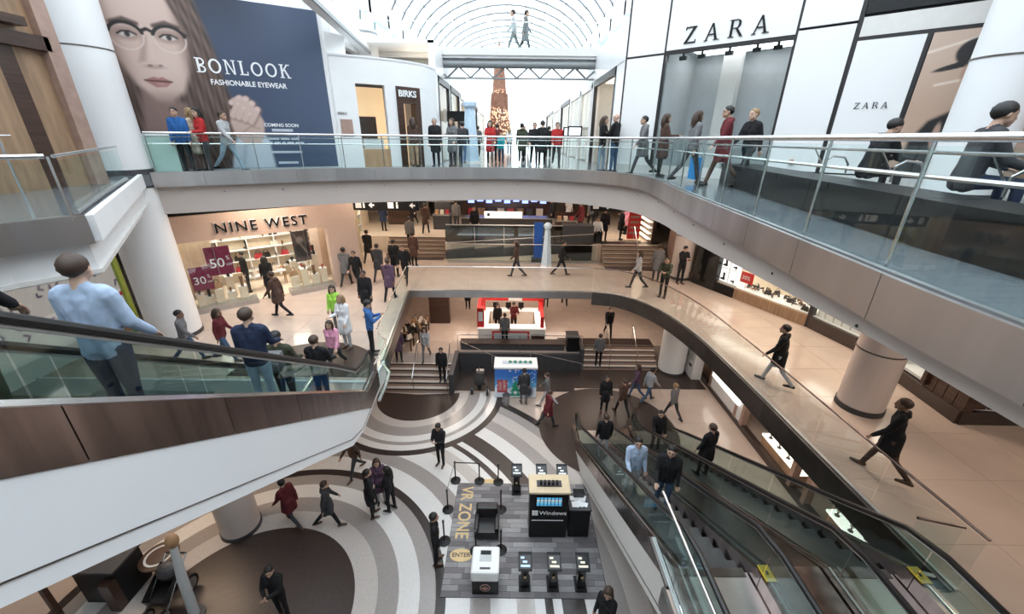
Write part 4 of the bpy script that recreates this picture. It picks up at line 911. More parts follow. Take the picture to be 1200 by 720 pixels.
# ================================================================== SMALL GOODS (prototypes copied into the windows)
mat('leather_black', (.02, .018, .018), .3, var=.2); mat('leather_brown', (.20, .09, .045), .35, var=.2); mat('leather_tan', (.42, .25, .13), .4, var=.15); mat('leather_cream', (.70, .62, .52), .4, var=.1); mat('leather_red', (.42, .04, .05), .35, var=.1)
def proto(name, cat, parts):
    root = thing(name, 'x', cat)
    for n_, b, m in parts: b.build(n_, m, root, local=True, smooth=True)
    return root
def shoe_proto(m):
    s = B(); s.add([(-.04, -.13, 0), (.04, -.13, 0), (.045, .05, 0), (.025, .14, 0), (-.025, .14, 0), (-.045, .05, 0), (-.035, -.12, .12), (.035, -.12, .12), (.04, 0, .07), (.022, .12, .04), (-.022, .12, .04), (-.04, 0, .07)],
                   [(5, 4, 3, 2, 1, 0), (0, 1, 7, 6), (1, 2, 8, 7), (2, 3, 9, 8), (3, 4, 10, 9), (4, 5, 11, 10), (5, 0, 6, 11), (6, 7, 8, 11), (8, 9, 10, 11)])
    h = B().box(-.02, .02, -.125, -.085, -.07, .0)
    r = proto('shoe', 'shoe', [('upper', s, m), ('heel', h, 'leather_black')]); return r
def boot_proto(m):
    s = B(); s.tube([(0, -.06, .05), (0, -.06, .2), (0, -.05, .36)], [.055, .052, .07], 10); s.add([(-.045, -.12, 0), (.045, -.12, 0), (.03, .16, 0), (-.03, .16, 0), (-.045, -.11, .1), (.045, -.11, .1), (.025, .14, .05), (-.025, .14, .05)], [(3, 2, 1, 0), (4, 5, 6, 7), (0, 1, 5, 4), (1, 2, 6, 5), (2, 3, 7, 6), (3, 0, 4, 7)])
    return proto('boot', 'boot', [('shaft', s, m), ('sole', B().box(-.045, .045, -.13, .16, -.03, .0), 'leather_black')])
def bag_proto(m):
    s = B().add([(-.17, -.06, 0), (.17, -.06, 0), (.17, .06, 0), (-.17, .06, 0), (-.13, -.03, .22), (.13, -.03, .22), (.13, .03, .22), (-.13, .03, .22)], [(3, 2, 1, 0), (4, 5, 6, 7), (0, 1, 5, 4), (1, 2, 6, 5), (2, 3, 7, 6), (3, 0, 4, 7)])
    hd = B().tube([(-.08, 0, .2), (-.07, 0, .32), (0, 0, .36), (.07, 0, .32), (.08, 0, .2)], .012, 6)
    return proto('handbag', 'handbag', [('body', s, m), ('strap', hd, 'leather_black')])
GOODS = {}
for nm, f, ms in (('shoe', shoe_proto, ('leather_black', 'leather_brown', 'leather_red', 'leather_tan')), ('boot', boot_proto, ('leather_black', 'leather_brown')), ('bag', bag_proto, ('leather_black', 'leather_tan', 'leather_cream', 'leather_red'))):
    for m in ms: GOODS[nm, m] = [f(m), False]
def put(kind, m, loc, rz, label, group, scale=1.0):
    g = GOODS[kind, m]
    if g[1]: o = copy_tree(g[0])
    else: o = g[0]; g[1] = True
    o.location = loc; o.rotation_euler = (0, 0, rz); o.scale = (scale,) * 3; o['label'] = label; o['group'] = group; return o
MNAME = {'leather_black': 'black', 'leather_brown': 'brown', 'leather_tan': 'tan', 'leather_cream': 'cream', 'leather_red': 'dark red'}
SHN = ('lowest', 'second lowest', 'middle', 'second highest', 'highest'); TBN = ('left', 'middle', 'right'); CRN = ('near left', 'near middle', 'near right', 'far left', 'far middle', 'far right'); LTN = ('first', 'second', 'third', 'rear')
def nth(k): return str(k) + ('th' if 10 <= k % 100 <= 20 else {1: 'st', 2: 'nd', 3: 'rd'}.get(k % 10, 'th'))
# ================================================================== MIDDLE LEVEL SHOPS
NP, ND = Vector((-11.5, 13.2, Z2)), Vector((.77, .64, 0)).normalized(); nN = Vector((ND.y, -ND.x, 0))
nw = thing('shop_front', 'beige front of the shoe shop', 'shop front', tuple(NP))
W = lambda *a, **k: wpan(nw, *a, P=NP, D=ND, **k)
nwb = W('sign_band', 'nw_beige', -.15, 6.2, 2.62, 3.5, 0, -.25); W('pier', 'nw_beige', -.15, .12, 0, 2.62, 0, -.4); W('pier', 'nw_beige', 5.0, 6.2, 0, 2.62, 0, -.4)
W('sill', 'metal', .12, 2.08, 0, .2, .02, -.5); W('sill', 'metal', 3.25, 5.0, 0, .2, .02, -.5)
W('ceiling_gap', 'black', -.15, 6.4, 3.5, 4.4, -.2, -.3)  # black plate colours in the shade of the gap over the sign band
for a, b2 in ((.14, 1.08), (1.1, 2.06), (3.27, 4.1), (4.12, 4.98)): W('window_pane', 'window_glass', a, b2, .2, 2.6, -.02, -.035)
W('shop_back_wall', 'cream', -1.5, 7.4, 0, 3.4, -3.2, -3.3); W('shop_floor', 'beige_light', -.1, 6.0, .0, .03, -.3, -3.2); W('shop_ceiling', 'white', -.1, 6.0, 3.0, 3.08, -.4, -3.2)
W('shop_side_wall', 'cream', -.1, -.02, 0, 3.0, -.4, -3.2); W('shop_side_wall', 'cream', 5.9, 6.0, 0, 3.0, -.4, -3.2)
for k in range(4): W('shop_light', emis('shop_light_cool', (1, .93, .80), 8.0), .4 + 1.4 * k, 1.3 + 1.4 * k, 2.95, 2.98, -.8, -2.6)  # glowing panels put in so the shoe shop interior looks lit
# shelves at the back of the shop
for k in range(5): W('shelf', 'white', .3, 5.6, .5 + .48 * k, .53 + .48 * k, -2.85, -3.2)
for k in range(6): W('shelf_upright', 'white', .3 + 1.05 * k, .34 + 1.05 * k, .1, 2.7, -2.85, -3.2)
W('window_mullion', 'steel', 1.085, 1.10, .2, 2.6, -.02, -.05); W('window_mullion', 'steel', 4.1, 4.12, .2, 2.6, -.02, -.05)
W('display_back', 'cream', .14, 1.1, .2, 2.45, -1.15, -1.2)
def npos(s, t, z): return NP + ND * s - nN * t + Vector((0, 0, z))
wtext('NINE WEST', .50, NP, ND, 1.285, 2.84, 'black', nwb, .05, .02, spacing=1.22, sx=1.0, bold=.004)
wtext('NINE WEST', .50, NP, ND, 1.26, 2.86, 'white', nwb, .02, .03, spacing=1.22, sx=1.0, bold=.004)
mat('plum', (.20, .015, .06), .5, var=.05)
for s0, s1, z0, z1, big, lab in ((.80, 1.56, 1.32, 2.36, '50', 'larger upper plum sale sign reading fifty percent in the shoe shop window'), (.22, .84, .86, 1.72, '30', 'smaller lower plum sale sign reading thirty percent in the shoe shop window')):
    c = npos(s0, .06, z0); sg = thing('sale_sign', lab, 'sign', tuple(c), 0, 'sale signs')
    wpan(sg, 'board', 'plum', s0, s1, z0, z1, -.06, -.075, NP, ND); k = (s1 - s0)
    wtext(big, k * .62, NP, ND, s0 + k * .08, z0 + (z1 - z0) * .28, 'print_white', sg, -.05, .008)
    wtext('%', k * .3, NP, ND, s0 + k * .78, z0 + (z1 - z0) * .5, 'print_white', sg, -.05, .008, sx=.7); wtext('OFF', k * .14, NP, ND, s0 + k * .74, z0 + (z1 - z0) * .3, 'print_white', sg, -.05, .008)
    B().tube([npos(s0 + .1, .067, z1), npos(s0 + .1, .067, 2.62)], .004, 4).build('wire', 'steel', sg); B().tube([npos(s1 - .1, .067, z1), npos(s1 - .1, .067, 2.62)], .004, 4).build('wire', 'steel', sg)
bp = thing('fashion_banner', 'dark printed banner hanging in the right shoe shop window', 'banner', tuple(npos(3.75, .4, 1.3)))
def banner_print(S, Z):
    c = np.tile(np.array([.13, .09, .08]), (len(S), 1)); c = mixc(c, (.42, .34, .30), ell(S, Z, 4.0, 2.1, .13, .17, .3)); c = mixc(c, (.035, .03, .03), ell(S, Z, 4.05, 1.7, .3, .35, .3)); return mixc(c, (.45, .37, .33), line(S, Z, [(3.8, 2.4), (4.2, 1.6)], .03, .05) * .7)
print_panel('banner_print', NP, ND, 3.72, 4.34, 1.25, 2.5, 40, 60, banner_print, bp, .5, -.42, -.43)
# display plinths and goods in the windows
rg = random.Random(11); ang_nw = math.atan2(ND.y, ND.x)
PL = [(.35, .45, .42), (.62, .55, .25), (.92, .45, .5), (1.3, .5, .3), (1.7, .45, .45), (.45, .9, .95), (.8, .9, 1.05), (1.36, .85, .8), (3.55, .5, .45), (3.95, .5, .7), (4.35, .5, .4), (4.7, .5, .6), (3.7, .9, 1.0), (4.5, .9, 1.15)]
for i, (s, t, h) in enumerate(PL):
    c = npos(s, t, .2); p = thing('display_plinth', 'cream display block in the ' + ('left' if s < 3 else 'right') + ' shoe shop window, ' + nth(1 + sum(1 for q_ in PL if (q_[0] < 3) == (s < 3) and q_[0] < s)) + ' from its left end', 'plinth', tuple(c), 0, 'display blocks ' + ('left' if s < 3 else 'right'))
    B().obox(c + Vector((0, 0, h / 2)), (.26, .24, h), ang_nw).build('block', 'cream', p); B().obox(c + Vector((0, 0, h + .01)), (.28, .26, .02), ang_nw).build('top', 'white', p)
    kind, m = [('shoe', 'leather_black'), ('boot', 'leather_black'), ('bag', 'leather_tan'), ('shoe', 'leather_brown'), ('boot', 'leather_brown'), ('shoe', 'leather_red')][i % 6]
    side = 'left' if s < 3 else 'right'
    put(kind, m, c + Vector((0, 0, h + (.09 if kind == 'shoe' else .05 if kind == 'boot' else .02))), ang_nw + rg.uniform(-.6, .6), f'{MNAME[m]} {"handbag" if kind == "bag" else kind} on the {nth(1 + sum(1 for q_ in PL if (q_[0] < 3) == (s < 3) and q_[0] < s))} block from the left, {side} shoe shop window', f'{side} window goods')
for k in range(5):
    cnt = 0
    for i in range(14):
        s = .5 + i * .37 + rg.uniform(-.05, .05); kind, m = rg.choice([('shoe', 'leather_black'), ('shoe', 'leather_brown'), ('boot', 'leather_black'), ('bag', 'leather_black'), ('bag', 'leather_red'), ('bag', 'leather_cream')])
        if rg.random() < .28: continue
        cnt += 1
        put(kind, m, npos(s, 2.98, .53 + .48 * k + (.07 if kind == 'shoe' else .03 if kind == 'boot' else .0)), ang_nw + rg.uniform(-.4, .4), f'{MNAME[m]} {"handbag" if kind == "bag" else kind} on the {SHN[k]} back shelf of the shoe shop, {nth(cnt)} from left', 'goods on the back shelves')
for i, (s, t) in enumerate(((2.3, 1.6), (3.1, 1.9), (4.4, 1.8))):
    c = npos(s, t, 0); tb = thing('display_table', ('display table behind the door of the shoe shop', 'display table in the middle of the shoe shop', 'display table in the right part of the shoe shop')[i], 'table', tuple(c))
    B().obox(c + Vector((0, 0, .62)), (.8, .45, .05), ang_nw).build('top', 'white', tb)
    for a in (-.35, .35):
        for b2 in (-.18, .18): B().obox(c + ND * a + nN * b2 + Vector((0, 0, .3)), (.04, .04, .6), ang_nw).build('leg', 'warm_wood', tb)
    for k in range(3):
        kind, m = (('shoe', 'leather_red'), ('bag', 'leather_cream'), ('shoe', 'leather_tan'))[k]; put(kind, m, c + ND * (k - 1) * .26 + Vector((0, 0, .72 if kind == 'shoe' else .65)), ang_nw + k, f'{MNAME[m]} {"handbag" if kind == "bag" else kind} on the {TBN[i]} display table of the shoe shop', 'goods on the tables')
# signs hung over the far concourse
def pictosign(label, x0, x1, y, z0, z1, n, txt):
    s = thing('hanging_sign', label, 'sign', ((x0 + x1) / 2, y, z0)); B().box(x0, x1, y, y + .12, z0, z1).build('board', 'black', s)
    for x in (x0 + .3, x1 - .3): B().tube([(x, y + .06, z1), (x, y + .06, 8.98)], .02, 6).build('hanger', 'metal', s)
    for k, x in enumerate(txt):
        b = B(); zc = (z0 + z1) / 2; h = (z1 - z0) * .28; t = k % 3
        if t == 0: b.box(x - h, x + h, y - .012, y, zc - h, zc + h)
        elif t == 1: b.box(x - h * .35, x + h * .35, y - .012, y, zc - h, zc + h * .4); b.sphere((x, y - .006, zc + h * .75), h * .35, 8, 6)
        else: b.add([(x - h, y - .012, zc), (x + h * .2, y - .012, zc + h), (x + h * .2, y - .012, zc - h), (x - h, y, zc), (x + h * .2, y, zc + h), (x + h * .2, y, zc - h)], [(0, 1, 2), (5, 4, 3), (0, 3, 4, 1), (1, 4, 5, 2), (2, 5, 3, 0)]); b.box(x + h * .2, x + h, y - .012, y, zc - h * .3, zc + h * .3)
        b.build('pictogram', 'print_white', s)
    return s
pictosign('black direction sign with white pictograms over the left concourse', -7.5, -4.4, 19, 7.42, 7.9, 6, (-7.2, -6.95, -6.6, -5.7, -5.4, -4.7))
pictosign('black direction sign with white pictograms over the right concourse', 3.6, 6.85, 19, 7.5, 7.98, 6, (3.85, 4.4, 5.9, 6.15, 6.5))
# shelf-lined shop at the far left
sl = thing('shop_front', 'lit far left shop with yellow shelves', 'shop front', (-8.6, 20, Z2))
B().box(-9.0, -8.6, 17.5, 18.9, Z2, 8.92).build('pier', 'nw_beige', sl); B().box(-9.4, -9.3, 18.9, 26, Z2, 8.92).build('back_wall', 'cream', sl)
mat('yellow_goods', (.60, .50, .16), .5, var=.4, scale=12)
B().box(-9.25, -8.75, 19.0, 23.5, Z2 + 3.0, Z2 + 3.05).build('shop_light', M['shop_light_cool'], sl)
for i, y in enumerate((19.2, 20.3, 21.4, 22.5)):
    cb = thing('shelf_unit', ('lit shelf unit nearest the shoe shop', 'second lit shelf unit along the far left shop', 'third lit shelf unit along the far left shop', 'last lit shelf unit along the far left shop')[i], 'shelf', (-8.9, y, Z2))
    B().box(-9.28, -8.85, y, y + .05, Z2, Z2 + 2.5).build('side', 'white', cb); B().box(-9.28, -8.85, y + .95, y + 1.0, Z2, Z2 + 2.5).build('side', 'white', cb)
    for k in range(4):
        sh_ = B().box(-9.28, -8.85, y + .05, y + .95, Z2 + .1 + .6 * k, Z2 + .14 + .6 * k).build('shelf', 'white', cb); B().box(-9.2, -8.95, y + .12, y + .88, Z2 + .14 + .6 * k, Z2 + .46 + .6 * k).build('goods_row', 'yellow_goods', sh_)
struct(B().box(-14, -6.2, 30, 30.2, Z2, 8.92).build('wall_far_left', 'beige_light'), 'far beige wall at left of the concourse')
struct(B().box(-14, 14, 38, 38.2, Z2, 8.92).build('wall_concourse_end', 'beige_light'), 'end wall of the middle concourse')
# wedge-sided ramp with dark parapets in the middle
rp = thing('ramp', 'long dark ramp with glass parapet crossing behind the bridge', 'ramp', (.4, 20.9, Z2))
B().add([(-3.55, y, Z2 + .01) for y in (20.75, 20.98)] + [(4.2, y, Z2 + .01) for y in (20.75, 20.98)] + [(4.2, y, Z2 + .5) for y in (20.75, 20.98)] + [(-3.55, y, Z2 + .05) for y in (20.75, 20.98)], [(0, 2, 4, 6), (7, 5, 3, 1), (0, 1, 3, 2), (2, 3, 5, 4), (4, 5, 7, 6), (6, 7, 1, 0)]).build('wedge', 'beige_light', rp)
for k in range(5):
    x0 = -3.55 + 1.55 * k; x1 = x0 + 1.53; f = lambda x: (x + 3.55) / 7.75
    B().add([(x, y, z) for y in (20.72, 20.99) for x, z in ((x0, Z2 + .06 + .45 * f(x0)), (x1, Z2 + .06 + .45 * f(x1)), (x1, Z2 + .6 + .4 * f(x1)), (x0, Z2 + .5 + .4 * f(x0)))], [(0, 1, 2, 3), (7, 6, 5, 4), (0, 4, 5, 1), (1, 5, 6, 2), (2, 6, 7, 3), (3, 7, 4, 0)]).build('skirt_panel', 'charcoal', rp)
    B().box(x0, x1, 20.85, 20.87, FZ, FZ + .95).build('glass_panel', 'dark_glass', rp)
B().tube([(-3.5, 20.7, Z2 + .95), (4.2, 20.7, Z2 + 1.5)], .035, 8).build('handrail', 'steel', rp); B().tube([(-3.5, 20.86, FZ + .97), (4.2, 20.86, FZ + .97)], .03, 8).build('top_rail', 'metal', rp)
B().box(2.6, 4.2, 20.72, 21.5, Z2 + .05, FZ + 1.0).build('end_block', 'charcoal', rp)
pb = thing('blue_panel', 'upright deep blue panel behind the pale obelisk', 'panel', (1.35, 20.5, Z2)); B().box(1.1, 1.55, 20.5, 20.56, Z2 + .25, Z2 + 2.1).build('board', 'panel_blue', pb); B().box(1.0, 1.65, 20.4, 20.66, Z2, Z2 + .25).build('foot', 'charcoal', pb)
# food counter with blue lights at the end
fc = thing('food_counter', 'far food counter with a white lit sign and blue lights', 'counter', (-.6, 25, FZ))
B().box(-3.2, 2.4, 25.0, 25.8, FZ, FZ + .55).build('counter', 'charcoal', fc); B().box(-3.3, 2.5, 24.9, 25.9, FZ + .55, FZ + .6).build('worktop', 'metal', fc); B().box(-3.4, 2.6, 27.5, 27.7, FZ, FZ + 2.9).build('back_wall', 'wood_dark', fc); B().box(-3.4, 2.6, 25.4, 27.6, FZ + 2.3, FZ + 2.9).build('canopy', 'copper_trim', fc)
B().box(-1.75, .55, 24.93, 24.99, FZ + .62, FZ + .98).build('lit_sign', emis('sign_white', (1, .97, .92), 3.0), fc)
for k in range(7): B().box(-1.6 + .3 * k, -1.42 + .3 * k, 24.92, 24.93, FZ + .7, FZ + .9).build('sign_mark', 'charcoal', fc) if k == 0 else None
for k in range(9): B().box(-3.0 + .6 * k, -2.6 + .6 * k, 27.3, 27.45, FZ + 1.15 + .1 * (k % 2), FZ + 1.45 + .1 * (k % 2)).build('menu_light', emis('blue_light', (.25, .35, 1), 2.5), fc)
for k in range(8): B().box(-3.0 + .65 * k, -2.55 + .65 * k, 27.25, 27.45, FZ + .35, FZ + .8).build('bottle_rack', ('leather_red', 'wood_mid', 'charcoal', 'leather_cream')[k % 4], fc)
rb = thing('red_banner', 'red banner stand with pale rim above the far right steps', 'banner', (6.55, 21.55, FZ)); B().box(6.2, 6.85, 21.6, 21.66, FZ + .15, FZ + 1.75).build('panel', 'red', rb); B().box(6.1, 6.95, 21.45, 21.8, FZ, FZ + .1).build('foot', 'cream', rb); B().box(6.18, 6.87, 21.58, 21.68, FZ + 1.75, FZ + 1.82).build('top_bar', 'cream', rb)
for k in range(4): B().box(6.28, 6.77, 21.585, 21.6, FZ + .45 + .28 * k, FZ + .55 + .28 * k).build('print_block', 'copper_trim', rb)
# shelving wall right of the banner
sw = thing('shop_front', 'dark far right shop front with lit shelf ends', 'shop front', (8, 22, FZ))
B().box(7.4, 7.55, 21.2, 27, FZ, 8.92).build('back_wall', 'wood_dark', sw)
for k in range(7): B().box(7.2, 7.4, 21.3, 23.2, FZ + .2 + .3 * k, FZ + .23 + .3 * k).build('shelf', emis('shelf_light', (1, .85, .65), 1.5), sw)
struct(B().box(8.1, 8.6, 18.9, 20.6, Z2, 8.92).build('wall_shop_pier', 'copper_trim'), 'brown pier beside the far right column')
# --- right hand shops of the middle level
RS = [(8.25, 17.8), (8.8, 16.55), (10.44, 12.87), (10.8, 11.2), (10.4, 7.63), (14.4, 7.6)]
rw = thing('shop_front', 'dark shop fronts along the right of the middle level', 'shop front', (10, 12, Z2))
def seg(i): a = Vector((*RS[i], Z2)); b2 = Vector((*RS[i + 1], Z2)); d = (b2 - a); L = d.length; return a, d.normalized(), L
for i in range(5):
    a, d, L = seg(i)
    wpan(rw, 'plinth', 'terr_brown' if i != 1 else 'wood_mid', 0, L, 0, .42 if i < 3 else .35, .05, -.3, a, d); wpan(rw, 'back_wall', 'cream' if 0 < i < 3 else 'wood_dark', 0, L, .4, 3.8, -1.0, -1.1, a, d)
    wpan(rw, 'header', 'wood_dark', 0, L, 2.4, 3.8, 0, -.2, a, d)
    if 0 < i < 4:
        n_ = max(1, round(L / 1.3))
        for k in range(n_): wpan(rw, 'window_pane', 'window_glass', L * k / n_ + .02, L * (k + 1) / n_ - .02, .42, 2.4, -.03, -.045, a, d)
        wpan(rw, 'shop_light', M['shop_light_cool'], .2, L - .2, 2.3, 2.33, -.25, -.8, a, d); wpan(rw, 'display_deck', 'white', .05, L - .05, .38, .45, -.06, -1.0, a, d)
a, d, L = seg(0); wpan(rw, 'pier', 'black_gloss', .25, L + .1, 0, 3.8, .1, -.25, a, d)
a, d, L = seg(1); wpan(rw, 'plinth', 'black', 0, 1.02, 0, .425, .08, .05, a, d); wpan(rw, 'pier', 'black_trim', -.12, .05, 0, 3.8, .06, -.2, a, d)
wpan(rw, 'pier', 'black_trim', L - .06, L + .06, 0, 3.8, .06, -.2, a, d)
a4, d4, L4 = seg(3)
for k in range(4): wpan(rw, 'wood_panel', 'wood_dark', 2.55 + .27 * k, 2.8 + .27 * k, .35, 3.8, .02, -.2, a4, d4)
a5, d5, L5 = seg(4)
for k in range(8): wpan(rw, 'wood_panel', 'wood_dark', .02 + .5 * k, .48 + .5 * k, .42, 3.8, .02, -.2, a5, d5)
# white cabinet of four shoes, red sign and rows of small goods
a, d, L = seg(1); n1 = Vector((d.y, -d.x, 0)); an = math.atan2(d.y, d.x)
wc = thing('lightbox_cabinet', 'white lit cabinet with four black shoes by the black pier', 'cabinet', tuple(a + d * .1 + Vector((0, 0, .5))))
wpan(wc, 'back', emis('cab_white', (1, .97, .93), 1.3), .08, .98, .5, 1.75, -.14, -.18, a, d); wpan(wc, 'frame', 'white', .05, 1.0, .44, .5, -.08, -.3, a, d); wpan(wc, 'frame', 'white', .05, 1.0, 1.75, 1.8, -.08, -.3, a, d); wpan(wc, 'divider', 'white', .5, .53, .5, 1.75, -.08, -.14, a, d); wpan(wc, 'shelf', 'white', .08, .98, 1.08, 1.1, -.06, -.14, a, d)
for i, (s, z) in enumerate(((.28, .56), (.74, .56), (.28, 1.16), (.74, 1.16))): put('shoe' if i % 2 else 'boot', 'leather_black', a + d * s - n1 * .09 + Vector((0, 0, z + .04)), an + 1.3, ('black boot at lower left in the white lit cabinet', 'black shoe at lower right in the white lit cabinet', 'black boot at upper left in the white lit cabinet', 'black shoe at upper right in the white lit cabinet')[i], 'cabinet shoes', .8)
rsn = thing('sale_sign', 'small red sale sign standing in the right shop window', 'sign', tuple(a + d * 1.1 + Vector((0, 0, 1.0))), 0, 'sale signs'); wpan(rsn, 'board', 'red', 1.08, 1.62, .74, 1.18, -.1, -.12, a, d); wtext('30%', .22, a, d, 1.13, .88, 'print_white', rsn, -.094, .008); B().tube([a + d * 1.35 - n1 * .11 + Vector((0, 0, .45)), a + d * 1.35 - n1 * .11 + Vector((0, 0, .76))], .01, 6).build('stand', 'steel', rsn)
for i in range(34):
    s = 1.15 + (i + rg.random() * .8) * 2.7 / 34; t = .2 + rg.random() * .6; kind, m = rg.choice([('shoe', 'leather_black'), ('shoe', 'leather_black'), ('bag', 'leather_black'), ('shoe', 'leather_brown')])
    put(kind, m, a + d * s - n1 * t + Vector((0, 0, .53 if kind == 'shoe' else .46)), rg.random() * 6, f'small {MNAME[m]} {"handbag" if kind == "bag" else "shoe"} in the right shop window, {nth(i + 1)} item after the red sign', 'goods right of the red sign', .75)
for q, txt in ((2, 'in the middle window of the right shop row'), (3, 'in the window behind the beige column')):
    a, d, L = seg(q); n1 = Vector((d.y, -d.x, 0))
    for i in range(5):
        s = .25 + i * .3; h = .3 + .2 * (i % 2); c = a + d * s - n1 * .3 + Vector((0, 0, .45)); p = thing('display_box', nth(i + 1) + ' white display box from the left ' + txt, 'display box', tuple(c), 0, 'boxes ' + txt); B().obox(c + Vector((0, 0, h / 2)), (.26, .3, h), math.atan2(d.y, d.x)).build('box_body', 'white_gloss', p); B().obox(c + Vector((0, 0, h + .008)), (.28, .32, .016), math.atan2(d.y, d.x)).build('box_top', 'white', p)
        put('shoe', 'leather_black' if i % 2 else 'leather_tan', c + Vector((0, 0, h + .075)), i, ('black' if i % 2 else 'tan') + ' shoe on the ' + nth(i + 1) + ' white box ' + txt, 'shoes ' + txt, .8)
# --- left shop with the printed window behind the tall column
def sock_print(S, Z):
    c = np.tile(np.array([.86, .84, .82]), (len(S), 1)); r = random.Random(5)
    for k in range(60):
        s, z = r.uniform(-.2, 6.5), r.uniform(1.0, 2.75); a0 = r.uniform(0, 6); ln = r.uniform(.08, .2); c = mixc(c, r.choice([(.10, .10, .22), (.22, .12, .25), (.30, .30, .38)]), line(S, Z, [(s, z), (s + ln * math.cos(a0), z + ln * math.sin(a0)), (s + ln * 1.4 * math.cos(a0 + .8), z + ln * 1.4 * math.sin(a0 + .8))], .022, .02))
    for k in range(26):
        s = r.uniform(-.1, .9) if k < 16 else r.uniform(3.2, 5.5); z = r.uniform(1.0, 1.35) if k < 16 else r.uniform(1.7, 2.6); c = mixc(c, r.choice([(.55, .03, .03), (.45, .02, .05), (.10, .05, .05)]), ell(S, Z, s, z, r.uniform(.05, .1), r.uniform(.04, .09), .3))
    return c
LSP = Vector((-12.6, 12.35, Z2)); LSD = Vector((0, -1, 0))
LSD2 = Vector((0, 1, 0))
lw = thing('shop_front', 'white printed shop window behind the tall column', 'shop front', (-12.6, 9, Z2))
print_panel('window_print', Vector((-12.6, 12.2, Z2)), (0, 1), -6.4, -.15, .5, 2.9, 190, 80, lambda S, Z: sock_print(-S, Z), lw, .5, 0, -.06, em=.25)
B().box(-12.62, -12.5, 12.06, 12.2, Z2, Z2 + 3).build('edge_strip', mat('lime', (.42, .55, .10), .5), lw); B().box(-12.62, -12.45, 11.6, 12.06, Z2 + .03, Z2 + .5).build('display_plinth', 'leather_tan', lw); B().box(-12.7, -12.6, 5.6, 12.3, Z2, 8.6).build('backing', 'offwhite', lw); B().box(-12.64, -12.4, 11.5, 12.3, Z2, Z2 + .1).build('sill', mat('green', (.06, .28, .06), .5), lw)
# ================================================================== LOWEST LEVEL
# --- shops under the right gallery
lr = thing('shop_front', 'dark shop fronts under the right gallery', 'shop front', (9.2, 12, 0))
B().box(9.1, 9.3, 4.0, 18.1, 0, .25).build('plinth', 'terr_brown', lr); B().box(10.8, 10.9, 4.0, 18.1, 0, Z2 - .3).build('back_wall', 'wood_dark', lr); B().box(9.1, 9.3, 4.0, 18.1, 2.6, Z2 - .3).build('header', 'wood_dark', lr)
for y in (4.2, 7.0, 9.2, 9.9, 12.9, 13.4, 15.6): B().box(9.08, 9.32, y - .08, y + .08, .2, 2.6).build('pier', 'copper_trim', lr)
B().box(9.1, 9.3, 12.9, 15.6, .2, 1.6).build('low_wall', 'white', lr); B().box(9.0, 9.08, 13.2, 15.4, .9, 1.5).build('light_panel', emis('panel_light', (1, .96, .9), 2.5), lr)
for i, (y0, y1) in enumerate(((9.95, 11.9), (6.7, 8.6))):
    dcs = thing('jewellery_counter', ('lit white jewellery counter under the middle of the right gallery', 'lit white jewellery counter seen under the escalator handrail')[i], 'counter', (9.55, y0, 0))
    B().box(9.35, 9.9, y0, y1, 0, .55).build('base', 'warm_wood', dcs); B().box(9.33, 9.92, y0 - .02, y1 + .02, .55, .62).build('deck', emis('counter_white', (1, .93, .82), 1.6), dcs)
    for a_, b2 in ((9.33, 9.34), (9.91, 9.92)): B().box(a_, b2, y0, y1, .62, .95).build('glass_side', 'window_glass', dcs)
    B().box(9.33, 9.92, y0, y1, .95, .96).build('glass_top', 'window_glass', dcs)
    for k in range(7):
        c = (9.48 + .25 * (k % 2), y0 + .2 + k * .25, .62); j = thing('jewellery_stand', 'dark jewellery stand, ' + nth(k + 1) + ' from the near end of the ' + ('middle' if i == 0 else 'nearer') + ' lit counter', 'stand', c, 0, 'stands in counter ' + ('one' if i == 0 else 'two')); B().lathe(c, [(.07, 0), (.07, .02), (.02, .05), (.03, .14)], 10).build('neck', 'leather_black', j); B().lathe((c[0], c[1], .76), [(.03, 0), (.06, .04), (.0, .1)], 10).build('bust', 'leather_cream', j)
tv = thing('wall_screen', 'grey screen on the white wall beside the thick column', 'screen', (8.65, 16.9, .9)); B().box(8.62, 9.08, 16.42, 17.9, 0, 1.9).build('cabinet', 'white', tv); B().box(8.58, 8.62, 16.55, 17.4, .95, 1.6).build('screen', 'shop_grey', tv); B().box(8.585, 8.62, 16.6, 16.85, .6, .72).build('slot', 'charcoal', tv)
# --- left shop at platform level, merchandise under the gallery
ml = thing('shop_front', 'dark wood shop front under the left gallery', 'shop front', (-5.6, 20, PZ))
B().box(-4.6, -3.5, 20.5, 20.9, PZ, Z2 - .3).build('wood_pier', 'wood_dark', ml); B().box(-7.5, -7.3, 17, 26, PZ, Z2 - .3).build('back_wall', 'warm_wood', ml)
for i, (x, y) in enumerate(((-5.3, 17.6), (-5.1, 18.5), (-4.9, 19.4), (-5.9, 18.2))):
    t = thing('merchandise_table', ('low table of goods nearest the left steps', 'second low table of goods under the left gallery', 'third low table of goods by the dark wood pier', 'rear low table of goods under the left gallery')[i], 'table', (x, y, PZ)); B().box(x - .45, x + .45, y - .35, y + .35, PZ + .55, PZ + .62).build('top', 'wood_dark', t)
    for a_ in (-.38, .38):
        for b2 in (-.28, .28): B().box(x + a_ - .03, x + a_ + .03, y + b2 - .03, y + b2 + .03, PZ, PZ + .55).build('leg', 'wood_dark', t)
    for k in range(6):
        kind, m = rg.choice([('bag', 'leather_cream'), ('bag', 'leather_cream'), ('bag', 'leather_tan'), ('shoe', 'leather_tan'), ('bag', 'leather_black')]); put(kind, m, (x - .3 + .3 * (k % 3), y - .16 + .32 * (k // 3), PZ + (.69 if kind == 'shoe' else .62)), rg.random() * 6, f'{MNAME[m]} {"handbag" if kind == "bag" else kind} at the {CRN[k]} of the {LTN[i]} low table under the left gallery', 'goods on the low tables')
